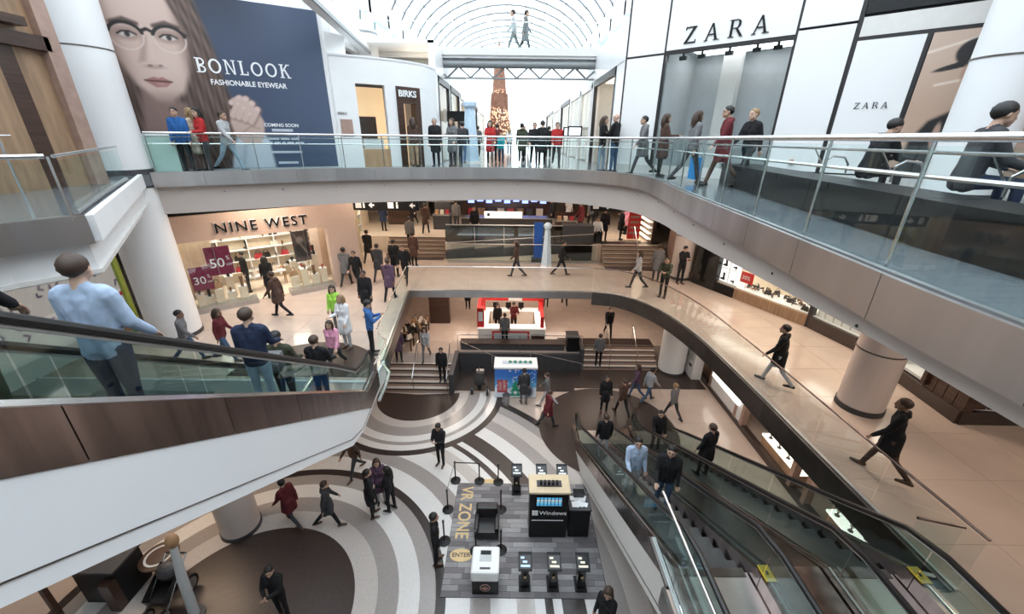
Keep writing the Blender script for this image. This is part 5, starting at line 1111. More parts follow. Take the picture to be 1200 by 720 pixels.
struct(B().box(-8, 9.2, 30, 30.2, PZ, Z2 - .3).build('wall_platform_back', 'beige_light'), 'back wall of the raised platform')
for i, (x0, x1, lab) in enumerate(((-3.3, -2.6, 'dark doorway at the left of the platform back wall'), (-.6, 1.2, 'dark doorway behind the red kiosk'), (3.2, 5.6, 'wide dark opening at the right of the platform back wall'))):
    d_ = sroot('door_%d' % (i + 1), lab, (x0, 29.9, PZ)); B().box(x0, x1, 29.9, 30.0, PZ, PZ + 2.6).build('door_leaf', 'wood_dark', d_); B().box(x0 - .08, x0, 29.88, 30, PZ, PZ + 2.7).build('door_jamb', 'copper_trim', d_)
# --- red and white kiosk on the platform
ks = thing('red_kiosk', 'red framed white sales kiosk on the raised platform', 'kiosk', (0, 19.5, PZ))
mat('kiosk_white', (.82, .78, .72), .35, var=.03)
for x0, x1, y0, y1 in ((-1.7, 1.7, 18.25, 18.7), (-1.7, -1.25, 18.7, 20.9), (1.25, 1.7, 18.7, 20.9), (-1.2, 1.2, 20.5, 20.9)):
    kc_ = B().box(x0, x1, y0, y1, PZ, PZ + .8).build('counter', 'kiosk_white', ks); B().box(x0 - .02, x1 + .02, y0 - .02, y1 + .02, PZ + .8, PZ + .86).build('countertop', emis('kiosk_top', (1, .93, .85), .6), kc_)  # countertops glow faintly to look lit, with no lamp in them
B().box(-1.0, .9, 18.22, 18.25, PZ + .12, PZ + .68).build('front_panel', 'red', ks); B().box(-.9, .8, 18.205, 18.22, PZ + .2, PZ + .6).build('front_print', 'shop_grey', ks); B().box(1.0, 1.66, 18.21, 18.25, PZ + .05, PZ + .5).build('front_panel', 'wood_dark', ks)
for x in (-1.6, 1.6): B().box(x - .14, x + .14, 20.4, 20.68, PZ, PZ + 1.5).build('post', 'red', ks)
B().box(-1.74, 1.74, 20.36, 20.72, PZ + 1.5, PZ + 1.72).build('beam', 'red', ks); B().box(-.2, .55, 20.3, 20.36, PZ + 1.52, PZ + 1.7).build('beam_sign', 'print_white', ks)
B().box(-1.74, -1.4, 18.3, 18.6, PZ + .86, PZ + 1.9).build('side_panel', 'red', ks); B().box(-1.68, -1.46, 18.285, 18.3, PZ + 1.2, PZ + 1.7).build('side_print', 'print_white', ks); B().box(1.45, 1.62, 18.3, 20.4, PZ + 1.35, PZ + 1.45).build('side_beam', 'red', ks); B().box(1.45, 1.62, 18.3, 18.5, PZ + .86, PZ + 1.35).build('side_panel', 'red', ks)
B().box(-1.74, -1.6, 18.6, 20.4, PZ + 1.75, PZ + 1.9).build('side_beam', 'red', ks)
for i, x in enumerate((-.9, -.2, .5)):
    e = thing('kiosk_display', ('small black screen at the left of the red kiosk counter', 'small black screen in the middle of the red kiosk counter', 'small black screen at the right of the red kiosk counter')[i], 'screen', (x, 20.7, PZ + .86)); B().box(x - .15, x + .15, 20.62, 20.66, PZ + .95, PZ + 1.3).build('screen', 'black_gloss', e); B().box(x - .06, x + .06, 20.6, 20.72, PZ + .86, PZ + .95).build('foot', 'charcoal', e)
pbn = thing('stone_bench', 'long dark stone bench along the platform edge', 'bench', (0, 17.7, PZ)); B().box(-2.5, 2.6, 17.5, 17.95, PZ, PZ + .3).build('base', 'charcoal', pbn); B().box(-2.55, 2.65, 17.45, 18.0, PZ + .3, PZ + .38).build('seat_slab', 'terr_brown', pbn)
dcart = thing('dark_cabinet', 'low dark cabinet at the right end of the stone bench', 'cabinet', (3.0, 17.75, PZ)); B().box(2.72, 3.3, 17.4, 18.1, PZ, PZ + .75).build('body', 'black', dcart); B().box(2.7, 3.32, 17.37, 18.13, PZ + .75, PZ + .8).build('top', 'charcoal', dcart)
# --- gift kiosk with a wintry print
gk = thing('gift_kiosk', 'boxy kiosk with a blue winter print below a white top', 'kiosk', (.2, 15.2, 0))
def winter(S, Z):
    c = np.tile(np.array([.03, .16, .55]), (len(S), 1)); c = mixc(c, (.10, .42, .75), sstep(-Z, -1.2, -.6)); c = mixc(c, (.75, .82, .90), polym(S, Z, [(-1, 0), (3, 0), (3, .75), (1.6, .55), (1.2, .8), (.6, .5), (-1, .7)], .08))
    c = mixc(c, (.42, .05, .07), polym(S, Z, [(.1, .3), (.55, .3), (.55, .95), (.1, .95)], .02)); c = mixc(c, (.60, .25, .25), polym(S, Z, [(.16, .4), (.3, .4), (.3, .85), (.16, .85)], .02)); c = mixc(c, (.60, .25, .25), polym(S, Z, [(.35, .4), (.49, .4), (.49, .85), (.35, .85)], .02))
    for k, w_ in enumerate((.30, .24, .17)): c = mixc(c, (.01, .30, .16), polym(S, Z, [(.9 - w_, .12 + .22 * k), (.9 + w_, .12 + .22 * k), (.9, .5 + .22 * k)], .03))
    c = mixc(c, (.85, .88, .9), ell(S, Z, .9, .3, .08, .08, .3)); c = mixc(c, (.06, .08, .12), ell(S, Z, 1.45, .35, .22, .3, .4)); r = random.Random(2)
    for k in range(40): c = mixc(c, (.9, .93, 1), ell(S, Z, r.uniform(0, 1.8), r.uniform(.6, 1.5), .025, .025, .4))
    return c
GP = Vector((-.71, 14.77, 0)); B().box(-.70, 1.09, 14.80, 15.55, .02, 1.52).build('body', 'white', gk); print_panel('front_print', GP, (1, 0), 0, 1.81, .05, 1.5, 90, 70, winter, gk, .4, 0, -.03)
B().box(-.74, 1.13, 14.72, 15.6, 1.52, 1.6).build('top_slab', 'white_gloss', gk)
for k in range(5): B().lathe((-.05 + .22 * k, 15.15, 1.6), [(.07, 0), (.09, .02), (.03, .10), (0, .11)], 10).build('garland_bow', mat('bow_green', (.10, .32, .20), .5), gk)
B().box(-.4, .9, 15.0, 15.3, 1.6, 1.61).build('table_runner', mat('runner', (.55, .62, .70), .5), gk)
bk = thing('side_bin', 'small steel bin at the corner of the gift kiosk', 'bin', (-.55, 14.4, 0)); B().lathe((-.2, 14.3, 0), [(.14, 0), (.16, .45), (.18, .5), (.15, .5), (.13, .1)], 14).build('drum', 'metal', bk, smooth=True); B().lathe((-.2, 14.3, .5), [(.18, 0), (.12, .06), (0, .08)], 14).build('lid', 'charcoal', bk)
# black scooter parked by the kiosk
scs = thing('mobility_scooter', 'black parked scooter beside the gift kiosk', 'scooter', (-1.4, 15.3, 0))
for x, y in ((-1.75, 15.1), (-1.05, 15.0), (-1.45, 15.75)): B().tube([(x - .05, y, .2), (x + .05, y, .2)], .2, 16).build('wheel', 'rubber', scs); B().tube([(x - .06, y, .2), (x + .06, y, .2)], .08, 10).build('hub', 'steel', scs)
B().tube([(-1.4, 15.0, .35), (-1.42, 15.4, .38), (-1.45, 15.75, .42)], .09, 8).build('frame', 'black', scs); B().tube([(-1.45, 15.75, .4), (-1.46, 15.7, 1.0)], .035, 8).build('steering_post', 'steel', scs); B().tube([(-1.75, 15.62, 1.0), (-1.45, 15.7, 1.03), (-1.15, 15.62, 1.0)], .025, 8).build('handlebar', 'black', scs)
B().obox((-1.4, 15.15, .62), (.5, .45, .12), .1).build('seat', 'leather_black', scs); B().obox((-1.4, 14.95, .9), (.48, .1, .5), .1, .2).build('backrest', 'leather_black', scs); B().box(-1.6, -1.25, 15.7, 15.9, .55, .8).build('basket', 'metal', scs)
# ================================================================== DEMO BOOTH
mt = thing('booth_mat', 'grey plank-patterned floor mat of the demo booth', 'mat', (.4, 8.2, 0)); B().box(-1.72, 2.5, 6.4, 10.0, .011, .016).build('backing', 'charcoal', mt)
pcol = [mat('plank_%d' % k, c, .55, var=.15, scale=5, stretch=(1, 8, 1)) for k, c in enumerate(((.13, .12, .125), (.19, .18, .185), (.26, .25, .255), (.165, .15, .16), (.33, .32, .32)))]
pm = {}; rp2 = random.Random(4); row = 0; y = 6.41
while y < 9.9:
    x = -1.71 - rp2.uniform(0, .5)
    while x < 2.48:
        ln = .62; x0, x1 = max(x, -1.71), min(x + ln, 2.49)
        if x1 - x0 > .06:
            key = (round(x1 - x0, 2), rp2.randrange(5))
            if key not in pm:
                o = B().box(0, key[0] - .008, 0, .142, 0, .006).build('plank', pcol[key[1]], mt, local=True); pm[key] = o.data
            else: o = bpy.data.objects.new('plank', pm[key]); COL.objects.link(o); o.parent = mt
            o.location = (x0 - .4, y - 8.2, .0155)
        x += ln
    y += .15
mat('gold', (.66, .48, .24), .45, .1, var=.05)
text('VR ZONE', .53, 'gold', mt, (-1.55, 9.85, .0235), (1, 0), depth=.004, flat=-PI / 2, sx=.83, bold=.008)
B().prism([(-1.32 + .31 * math.cos(2 * PI * k / 28), 7.5 + .19 * math.sin(2 * PI * k / 28)) for k in range(28)], .0215, .0245).build('entry_badge', 'gold', mt); text('ENTER', .17, 'charcoal', mt, (-1.32, 7.45, .0255), (1, 0), depth=.003, flat=0, align='CENTER', bold=.003)
st2 = tag(B().box(-.98, -.5, 9.96, 10.18, .012, .018).build('floor_sticker', 'gold'), 'yellow sticker on the floor between the upper stanchions', 'sticker')
def stanchion(x, y, label):
    s = thing('stanchion', label, 'stanchion', (x, y, .02), 0, 'booth stanchions'); B().lathe((x, y, .0225), [(.17, 0), (.17, .015), (.1, .035), (.03, .05)], 20).build('base', 'black', s, smooth=True); po_ = B().tube([(x, y, .06), (x, y, .80)], .022, 10).build('pole', 'black', s); B().tube([(x, y, .76), (x, y, .84)], .034, 10).build('belt_head', 'charcoal', po_)
for x, y, l in ((-1.82, 10.1, 'black stanchion at the top corner of the mat above the lettering'), (-1.02, 10.08, 'black stanchion beside the yellow sticker'), (-.39, 10.05, 'black stanchion between the sticker and the first demo pod'), (-1.9, 8.96, 'black stanchion beside the letters VR at the mat edge'), (-.27, 8.98, 'black stanchion above the black armchair'), (-1.84, 7.91, 'black stanchion behind the guard'), (-.92, 7.62, 'black stanchion just left of the armchair front'), (-.23, 7.66, 'black stanchion just right of the armchair front')): stanchion(x, y, l)
for (x0, y0, x1, y1, l) in ((-1.82, 10.1, -1.02, 10.08, 'black belt stretched between the two upper stanchions'), (-1.82, 10.1, -1.9, 8.96, 'black belt stretched along the lettering side of the mat')):
    tag(B().beam((x0, y0, .8), (x1, y1, .8), .006, .045).build('queue_belt', 'charcoal'), l, 'belt')
def pod(x, y, face, label, scr):
    s = thing('demo_pod', label, 'demo stand', (x, y, .02), 0, 'demo pods'); z0 = .0225; g = lambda a: y + face * a
    B().box(x - .15, x + .15, min(g(-.2), g(.2)), max(g(-.2), g(.2)), z0, z0 + .04).build('base', 'black', s)
    B().add([(x + a, g(b2), z) for z, hw_, dp in ((z0 + .04, .11, .13), (.82, .09, .08)) for a, b2 in ((-hw_, -dp), (hw_, -dp), (hw_, dp), (-hw_, dp))], [(3, 2, 1, 0), (4, 5, 6, 7), (0, 1, 5, 4), (1, 2, 6, 5), (2, 3, 7, 6), (3, 0, 4, 7)]).build('pillar', 'black_gloss', s)
    B().add([(x + a, g(b2), z) for a, b2, z in ((-.17, -.2, .80), (.17, -.2, .80), (.17, .17, .97), (-.17, .17, .97), (-.17, -.2, .83), (.17, -.2, .83), (.17, .17, 1.0), (-.17, .17, 1.0))], [(3, 2, 1, 0), (4, 5, 6, 7), (0, 1, 5, 4), (1, 2, 6, 5), (2, 3, 7, 6), (3, 0, 4, 7)]).build('tablet_frame', 'black', s)
    sc = B().add([(x + a, g(b2), z) for a, b2, z in ((-.145, -.17, .848), (.145, -.17, .848), (.145, .10, .972), (-.145, .10, .972), (-.145, -.17, .852), (.145, -.17, .852), (.145, .10, .976), (-.145, .10, .976))], [(3, 2, 1, 0), (4, 5, 6, 7), (0, 1, 5, 4), (1, 2, 6, 5), (2, 3, 7, 6), (3, 0, 4, 7)]).build('screen', 'black_gloss', s)
    for k in range(3): B().box(x - .11 + .05 * (k == 1), x + .12 - .07 * k, g(-.12 + .08 * k) - .024, g(-.12 + .08 * k) + .024, .872 + .037 * k, .89 + .037 * k).build('screen_block', scr, sc)
    B().box(x - .03, x + .03, g(-.14) - .006, g(-.14) + .006, .45, .52).build('emblem', 'gold', s)
sA, sB, sC = emis('pod_screen_white', (.8, .85, .88), .35), emis('pod_screen_blue', (.5, .7, .9), .4), emis('pod_screen_cream', (.8, .76, .6), .35)
for x, y, l, sc in ((.21, 9.72, 'tall demo stand by the lone stanchion in the back row', sA), (.99, 9.72, 'middle demo stand of the back row', sA), (1.64, 9.72, 'demo stand of the back row behind the windows cabinet corner', sA), (.40, 6.75, 'front row demo stand with a pale blue screen', sB), (1.12, 6.75, 'middle demo stand of the front row', sC), (1.83, 6.75, 'front row demo stand nearest the escalator wall', sC)): pod(x, y, 1, l.replace('windows cabinet', 'logo cabinet'), sc)
# logo cabinet
wk = thing('logo_cabinet', 'black booth cabinet with a white Windows logo', 'cabinet', (1.08, 8.3, .02))
B().box(.55, 1.62, 8.05, 8.6, .0225, 1.74).build('body', 'black', wk, bevel=.03); B().box(.52, 1.65, 8.0, 8.65, 1.74, 1.82).build('top', mat('cream_gold', (.66, .54, .36), .4), wk, bevel=.02); B().box(.74, 1.42, 8.2, 8.4, 1.82, 1.85).build('top_inset', 'charcoal', wk)
for k in range(5): B().box(.82 + .11 * k, .88 + .11 * k, 8.22, 8.3, 1.85, 1.97).build('headset_stub', 'black', wk)
scn = B().box(.72, 1.46, 8.035, 8.05, 1.28, 1.62).build('screen', 'black_gloss', wk)
for i in range(7):
    for j in range(4): B().box(.74 + .1 * i, .82 + .1 * i, 8.028, 8.035, 1.30 + .08 * j, 1.36 + .08 * j).build('screen_tile', emis('tile_%d' % ((i * 3 + j) % 3), ((.10, .45, .75), (.20, .55, .80), (.55, .65, .70))[(i * 3 + j) % 3], .55), scn)
for i in range(2):
    for j in range(2): B().box(.62 + .085 * i, .70 + .085 * i, 8.03, 8.05, .93 + .085 * j, 1.01 + .085 * j).build('logo_square', 'print_white', wk)
text('Windows', .19, 'print_white', wk, (.82, 8.044, .945), (1, 0), depth=.008, sx=1.02, bold=.002); B().box(.62, 1.5, 8.035, 8.05, .72, .735).build('strip', 'print_white', wk)
cabn = thing('paper_cabinet', 'black cabinet with white papers beside the logo cabinet', 'cabinet', (1.97, 8.35, .02)); B().box(1.68, 2.26, 8.08, 8.6, .0225, 1.08).build('body', 'black', cabn, bevel=.012); B().box(1.66, 2.28, 8.05, 8.63, 1.08, 1.12).build('top', 'charcoal', cabn)
for i in range(8):
    tag(B().obox((1.82 + .09 * (i % 4), 8.25 + .2 * (i // 4), 1.125 + .006 * (i % 3)), (.15, .2, .005), .4 * i).build('paper_sheet', 'print_white'), 'loose white paper sheet on the black cabinet', 'paper', 'papers on the cabinet')
box_ = thing('cardboard_box', 'small black box at the back of the paper cabinet', 'box', (1.97, 8.55, 1.12)); B().box(1.82, 2.12, 8.47, 8.6, 1.12, 1.3).build('body', 'charcoal', box_); B().box(1.81, 2.13, 8.46, 8.61, 1.3, 1.32).build('lid', 'black', box_)
# armchair and white touch kiosk
ac = thing('armchair', 'boxy black leather armchair on the booth mat', 'armchair', (-.66, 8.2, .02)); B().box(-.96, -.36, 7.92, 8.5, .08, .36).build('seat', 'leather_black', ac, bevel=.04); B().box(-.98, -.34, 8.42, 8.66, .08, .72).build('backrest', 'leather_black', ac, bevel=.05)
for x in (-1.0, -.42): B().box(x, x + .12, 7.92, 8.5, .08, .52).build('armrest', 'leather_black', ac, bevel=.03)
for x in (-.94, -.42):
    for y in (7.98, 8.58): B().box(x, x + .05, y - .03, y + .03, .0225, .09).build('leg', 'steel', ac)
hk = thing('touch_kiosk', 'white topped black kiosk with a copper logo at the mat edge', 'kiosk', (-.59, 6.8, .02)); B().box(-.92, -.26, 6.47, 7.15, .0225, .52).build('base', 'black', hk, bevel=.015); B().box(-.94, -.24, 6.45, 7.17, .52, .86).build('top_shell', 'white_gloss', hk, bevel=.05)
B().box(-.74, -.44, 6.75, 7.05, .86, .868).build('screen', 'shop_grey', hk); B().box(-.72, -.46, 6.92, 7.03, .868, .872).build('screen_header', 'black', hk); B().box(-.72, -.46, 6.55, 6.6, .86, .866).build('slot', 'charcoal', hk)
B().tube([(-.59, 6.455, .3), (-.59, 6.47, .3)], .13, 20).build('logo_disc', 'copper_trim', hk); B().tube([(-.59, 6.449, .3), (-.59, 6.456, .3)], .10, 20).build('logo_field', 'black', hk); B().wallprism([(-.09, 0), (0, .07), (.09, 0), (0, -.07)], (-.59, 6.449, .3), (1, 0), 0, .006).build('logo_diamond', 'copper_trim', hk); B().wallprism([(-.03, 0), (0, .03), (.03, 0), (0, -.03)], (-.59, 6.443, .3), (1, 0), 0, .004).build('logo_core', 'red', hk)
# --- dark things on the left under the escalator
db = thing('dark_kiosk', 'tall black cabinet under the white escalator', 'cabinet', (-9.9, 6.4, 0)); B().box(-10.3, -9.3, 6.2, 6.9, 0, 1.1).build('body', 'black', db); B().box(-10.35, -9.25, 6.15, 6.95, 1.1, 1.16).build('top', 'charcoal', db); B().box(-9.55, -9.3, 6.0, 6.2, 0, .9).build('side_box', 'wood_dark', db)
tag(B().box(-10.45, -10.35, 5.7, 5.8, 0, 1.9).build('sign_post', 'wood_dark'), 'thin dark upright post left of the black cabinet', 'post')
ps = thing('totem_post', 'slim grey post with a rounded wooden tip beside the stroller', 'post', (-7.55, 6.15, 0)); B().tube([(-7.5, 5.95, .03), (-7.52, 6.05, 1.2), (-7.58, 6.2, 2.0)], [.11, .10, .075], 12).build('shaft', 'shop_grey', ps, smooth=True); B().sphere((-7.595, 6.24, 2.16), .13, 14, 10, (1, 1, 1.5)).build('tip', 'leather_tan', ps, smooth=True); B().cyl((-7.5, 5.95, 0), .22, .04, 18).build('foot', 'charcoal', ps)
stl = thing('stroller', 'black pushchair with big wheels parked at the dark circle', 'stroller', (-8.2, 6.2, 0))
for x, y, r_ in ((-8.55, 6.5, .24), (-7.95, 6.5, .24), (-8.45, 5.8, .16), (-8.05, 5.8, .16)): B().lathe((0, 0, 0), [(r_, -.03), (r_ + .04, 0), (r_, .03), (r_ - .04, 0), (r_, -.03)], 18); B().tube([(x - .03, y, r_ + .02), (x + .03, y, r_ + .02)], r_, 18).build('wheel', 'rubber', stl); B().tube([(x - .035, y, r_ + .02), (x + .035, y, r_ + .02)], r_ * .7, 14).build('rim', 'metal', stl)
for x in (-8.5, -8.0): B().tube([(x, 5.8, .25), (x, 6.2, .6), (x, 6.75, 1.05)], .02, 8).build('frame_tube', 'steel', stl)
B().add([(-8.48, 5.9, .4), (-8.02, 5.9, .4), (-8.02, 6.4, .45), (-8.48, 6.4, .45), (-8.5, 5.85, .6), (-8.0, 5.85, .6), (-8.0, 6.55, 1.0), (-8.5, 6.55, 1.0)], [(3, 2, 1, 0), (0, 1, 5, 4), (1, 2, 6, 5), (2, 3, 7, 6), (3, 0, 4, 7)]).build('seat', 'leather_black', stl); B().tube([(-8.5, 6.75, 1.05), (-8.0, 6.75, 1.05)], .022, 8).build('push_bar', 'rubber', stl)
B().sphere((-8.25, 6.45, .85), .28, 12, 8, (1, .8, .8)).build('hood', 'charcoal', stl)
cp = thing('round_table', 'small round dark table with a pale ring top at the circle edge', 'table', (-8.9, 6.9, 0)); B().lathe((-8.9, 6.9, 0), [(.25, 0), (.25, .03), (.05, .06), (.05, .66), (.1, .68)], 18).build('pedestal', 'black', cp); B().lathe((-8.9, 6.9, .68), [(.42, 0), (.42, .04), (0, .045)], 24).build('top', 'wood_dark', cp); B().ring((-8.9, 6.9), .26, .31, 0, 360, .726, .732, 24).build('top_ring', 'shop_grey', cp)
# ================================================================== PEOPLE
CL = {}
for n_, c in {'black': (.018, .018, .02), 'navy': (.025, .035, .07), 'denim': (.06, .10, .17), 'lightdenim': (.30, .38, .46), 'grey': (.16, .16, .165), 'palegrey': (.42, .42, .43), 'white': (.75, .75, .76), 'red': (.42, .03, .03), 'maroon': (.13, .025, .03), 'paleblue': (.40, .50, .66), 'blue': (.03, .12, .34), 'royal': (.05, .14, .36), 'brown': (.085, .05, .04), 'tan': (.38, .27, .18), 'beige': (.52, .43, .34), 'olive': (.055, .06, .04), 'lime': (.38, .72, .10), 'pink': (.68, .30, .42), 'purple': (.12, .07, .11), 'teal': (.03, .33, .38), 'charcoal': (.05, .05, .055)}.items():
    CL[n_] = mat('cloth_' + n_, c, .8, var=.18, scale=9, bump=.15, spec=.2)
SK = [mat('skin_%d' % i, c, .5, var=.05, scale=20) for i, c in enumerate(((.55, .36, .27), (.46, .29, .21), (.24, .13, .085)))]
HR = {k: mat('hair_' + k, c, .55, var=.25, scale=40) for k, c in {'black': (.012, .010, .009), 'brown': (.05, .028, .018), 'fair': (.28, .18, .09), 'grey': (.30, .29, .28)}.items()}
SHOE = [mat('shoe_black', (.015, .014, .014), .4), mat('shoe_brown', (.09, .045, .025), .45), mat('shoe_white', (.6, .6, .6), .5)]
def rotx(v, a): c, s = math.cos(a), math.sin(a); return Vector((v.x, v.y * c - v.z * s, v.z * c + v.y * s))   # positive a swings a hanging limb forwards
def rot_out(v, a, sg): c, s = math.cos(a), math.sin(a); return Vector((v.x * c - sg * v.z * s * 1.0, v.y, v.z * c + sg * v.x * s))
def body_proto(name, legs=((0, 0), (0, 0)), arms=((.05, .1, .15), (.05, .1, .15)), lean=0.0, sit=False, coat=0.0, bulk=1.0, fem=False, head=(0, 0), twist=(0, 0), hood=False, longhair=False, pack=False):
    """one continuous figure: tapered limbs over a posed skeleton, fused by a voxel remesh.  arms: (swing forward, out, elbow bend); legs: (thigh swing, knee bend)"""
    S = []   # (p0, r0, p1, r1, region)
    def cap(a, ra, b2, rb, reg): S.append((Vector(a), ra, Vector(b2), rb, reg))
    pel = Vector((0, 0, .94)); low = 9
    J = []
    for sg, (th, kn) in zip((-1, 1), legs):
        h = pel + Vector((sg * .088, 0, -.02))
        if sit: k = h + Vector((sg * .05, .43, .0)); an = k + Vector((0, .02, -.42))
        else:
            k = h + rotx(Vector((sg * .012, 0, -.43)), th); an = k + rotx(Vector((0, 0, -.42)), th - kn)
        J.append((h, k, an)); low = min(low, an.z)
    for sg, (h, k, an), (th, kn) in zip((-1, 1), J, legs):
        cap(h, .088 * bulk, h.lerp(k, .45), .077 * bulk, 1); cap(h.lerp(k, .45), .077 * bulk, k, .056, 1); cap(k, .056, k.lerp(an, .35), .056, 1); cap(k.lerp(an, .35), .056, an, .043, 1)
        tilt = 0 if sit else (th - kn) * .6
        toe = an + rotx(Vector((sg * .025, .17, -.035)), -tilt * .0) ; heel = an + Vector((0, -.045, -.035))
        cap(heel, .036, an + Vector((0, .06, -.03)), .042, 3); cap(an + Vector((0, .06, -.03)), .042, toe, .031, 3); cap(an, .042, heel, .036, 3)
    up = lambda v: pel + rotx(Vector(v), -lean) if False else pel + Matrix.Rotation(-lean, 3, 'X') @ Vector(v)
    sw = .178 if not fem else .158; t = .014 + .012 * (bulk - 1) * 4
    for sg in (-1, 1):
        cap(up((sg * .07, 0, -.04)), .098 + t * .5, up((sg * .055, .005, .14)), .092 + t, 0 if coat else 1 if False else 0)
        cap(up((sg * .055, .005, .14)), .090 + t, up((sg * .085, .015, .36)), .096 + t, 0)
        cap(up((sg * .085, .01, .36)), .096 + t, up((sg * sw * .8, 0, .49)), .06 + t, 0); cap(up((sg * sw * .8, 0, .48)), .055 + t, up((sg * .04, 0, .535)), .055, 0)
        if fem: cap(up((sg * .07, .085, .34)), .055, up((sg * .07, .09, .33)), .055, 0)
    cap(up((0, .01, .1)), .09 + t, up((0, .01, .46)), .085 + t, 0)
    if coat:
        for sg in (-1, 0, 1):
            for fy in (-.03, .05): cap(up((sg * .05, fy, .05)), .1 + t, pel + Vector((sg * .095, fy * 1.6, -coat)), .085 + t, 0)
    cap(up((0, -.005, .52)), .06, up((0, .012, .62)), .055, 2)
    hc = up((0, .03, .685)); hy, hp = head
    R = Matrix.Rotation(hy, 3, 'Z') @ Matrix.Rotation(-hp, 3, 'X') @ Matrix.Rotation(-lean * .3, 3, 'X')
    H = lambda v: hc + R @ Vector(v)
    cap(H((0, -.025, .035)), .088, H((0, .02, .03)), .084, 2); cap(H((0, .03, .0)), .072, H((0, .045, -.065)), .046, 2); cap(H((-.03, .03, -.04)), .05, H((.03, .03, -.04)), .05, 2)
    cap(H((0, .098, .005)), .011, H((0, .112, -.022)), .015, 2); cap(H((-.022, .09, -.055)), .014, H((.022, .09, -.055)), .014, 2); cap(H((0, .075, -.09)), .024, H((0, .078, -.09)), .024, 2)
    for sg in (-1, 1): cap(H((sg * .086, 0, .012)), .016, H((sg * .088, -.008, -.018)), .013, 2)
    if hood: cap(up((-.08, -.07, .53)), .05, up((.08, -.07, .53)), .05, 0)
    hands = []
    for sg, (sf, so_, eb) in zip((-1, 1), arms):
        sh = up((sg * sw, 0, .475)); d1 = rotx(Vector((0, 0, -.29)), sf); d1 = Matrix.Rotation(-sg * so_, 3, 'Y') @ d1
        el = sh + d1; d2 = rotx(Vector((0, 0, -.25)), sf + eb); d2 = Matrix.Rotation(sg * twist[0 if sg < 0 else 1], 3, 'Z') @ (Matrix.Rotation(-sg * so_ * .4, 3, 'Y') @ d2); wr = el + d2
        cap(sh, .056 + t, el, .044 + t * .8, 0); cap(el, .043 + t * .8, wr, .031 + t * .5, 0)
        f = d2.normalized(); side = f.cross(Vector((0, 1, 0)) if abs(f.y) < .9 else Vector((0, 0, 1))).normalized(); pn = f.cross(side)
        pc = wr + f * .05; cap(wr, .026, wr + f * .045, .030, 2)
        for q, (o_, ln) in enumerate(((-.030, .070), (-.010, .082), (.010, .078), (.029, .062))):
            b0 = wr + f * .075 + side * o_; cap(wr + f * .03 + side * o_ * .7, .014, b0, .0125, 2); m1 = b0 + f * ln * .5 + pn * sg * .006; cap(b0, .0115, m1, .011, 2); cap(m1, .011, m1 + f * ln * .42 + pn * .022, .0095, 2)
        tb = wr + f * .025 - side * .024; tm = tb + f * .035 - side * .03 + pn * .008; cap(tb, .015, tm, .012, 2); cap(tm, .012, tm + f * .034 - side * .004, .0105, 2)
        hands.append(wr + f * .09)
    zmin = min(min(a.z - ra, b2.z - rb) for a, ra, b2, rb, _ in S)
    off = Vector((0, 0, -zmin)) if not sit else Vector((0, 0, -(pel.z - .12)))
    b = B()
    for a, ra, b2, rb, _ in S:
        d = (b2 - a); L = max(d.length, 1e-4); d = d / L; n_ = 6
        pts = [a - d * ra * .98] + [a - d * ra * .7, a] + [b2] + [b2 + d * rb * .7, b2 + d * rb * .98]
        b.tube(pts, [ra * .18, ra * .71, ra, rb, rb * .71, rb * .18], 10)
    o = b.build('proto', 'white', fix=True)
    md = o.modifiers.new('r', 'REMESH'); md.mode = 'VOXEL'; md.voxel_size = .0125
    m2 = o.modifiers.new('s', 'SMOOTH'); m2.factor = .5; m2.iterations = 3
    me = bpy.data.meshes.new_from_object(o.evaluated_get(bpy.context.evaluated_depsgraph_get())); bpy.data.objects.remove(o)
    C = np.empty(len(me.polygons) * 3, np.float32); me.polygons.foreach_get('center', C); C = C.reshape(-1, 3)
    best = np.full(len(C), 1e9); reg = np.zeros(len(C), np.int32)
    for a, ra, b2, rb, rg_ in S:
        a_, b_ = np.array(a), np.array(b2); ab = b_ - a_; L2 = max(float(ab @ ab), 1e-8); tt = np.clip((C - a_) @ ab / L2, 0, 1)
        dd = np.linalg.norm(C - (a_ + tt[:, None] * ab), axis=1) - (ra + (rb - ra) * tt) - (.004 if rg_ == 0 else 0)
        k = dd < best; best[k] = dd[k]; reg[k] = rg_
    hh = np.array(hc); Ri = np.array(R).T; q = (C - hh) @ Ri.T     # head-local coordinates
    for sg in (-1, 1): reg[(reg == 2) & (np.linalg.norm((q - [sg * .034, .098, .022]) / [.018, .03, .010], axis=1) < 1)] = 4
    for sg in (-1, 1): reg[(reg == 2) & (np.linalg.norm((q - [sg * .034, .10, .045]) / [.026, .03, .007], axis=1) < 1)] = 4
    reg[(reg == 2) & (np.linalg.norm((q - [0, .1, -.052]) / [.03, .03, .006], axis=1) < 1)] = 5
    me.materials.clear()
    for m in ('cloth_black', 'cloth_denim', 'skin_0', 'shoe_black', 'hair_black', 'leather_red'): me.materials.append(M[m])
    me.polygons.foreach_set('material_index', reg); me.polygons.foreach_set('use_smooth', np.ones(len(me.polygons), bool)); me.update()
    me.transform(Matrix.Translation(off)); me.name = 'person_' + name
    # hair
    hb = B(); seg, rings = 16, 10; vs = []; fs = []
    for i in range(rings + 1):
        th = PI * .5 * i / rings
        for k in range(seg):
            a = 2 * PI * k / seg; fr = max(0, math.sin(a)); tq = th * (1.3 - .62 * fr + .38 * max(0, -math.sin(a)))
            rr = .108 + .003 * math.sin(k * 5 + i * 3) - .011 * (i / rings) ** 3
            if longhair: rr += .008
            vs.append(H((rr * .93 * math.sin(tq) * math.cos(a), -.016 + rr * 1.1 * math.sin(tq) * math.sin(a), .036 + rr * math.cos(tq))) + off)
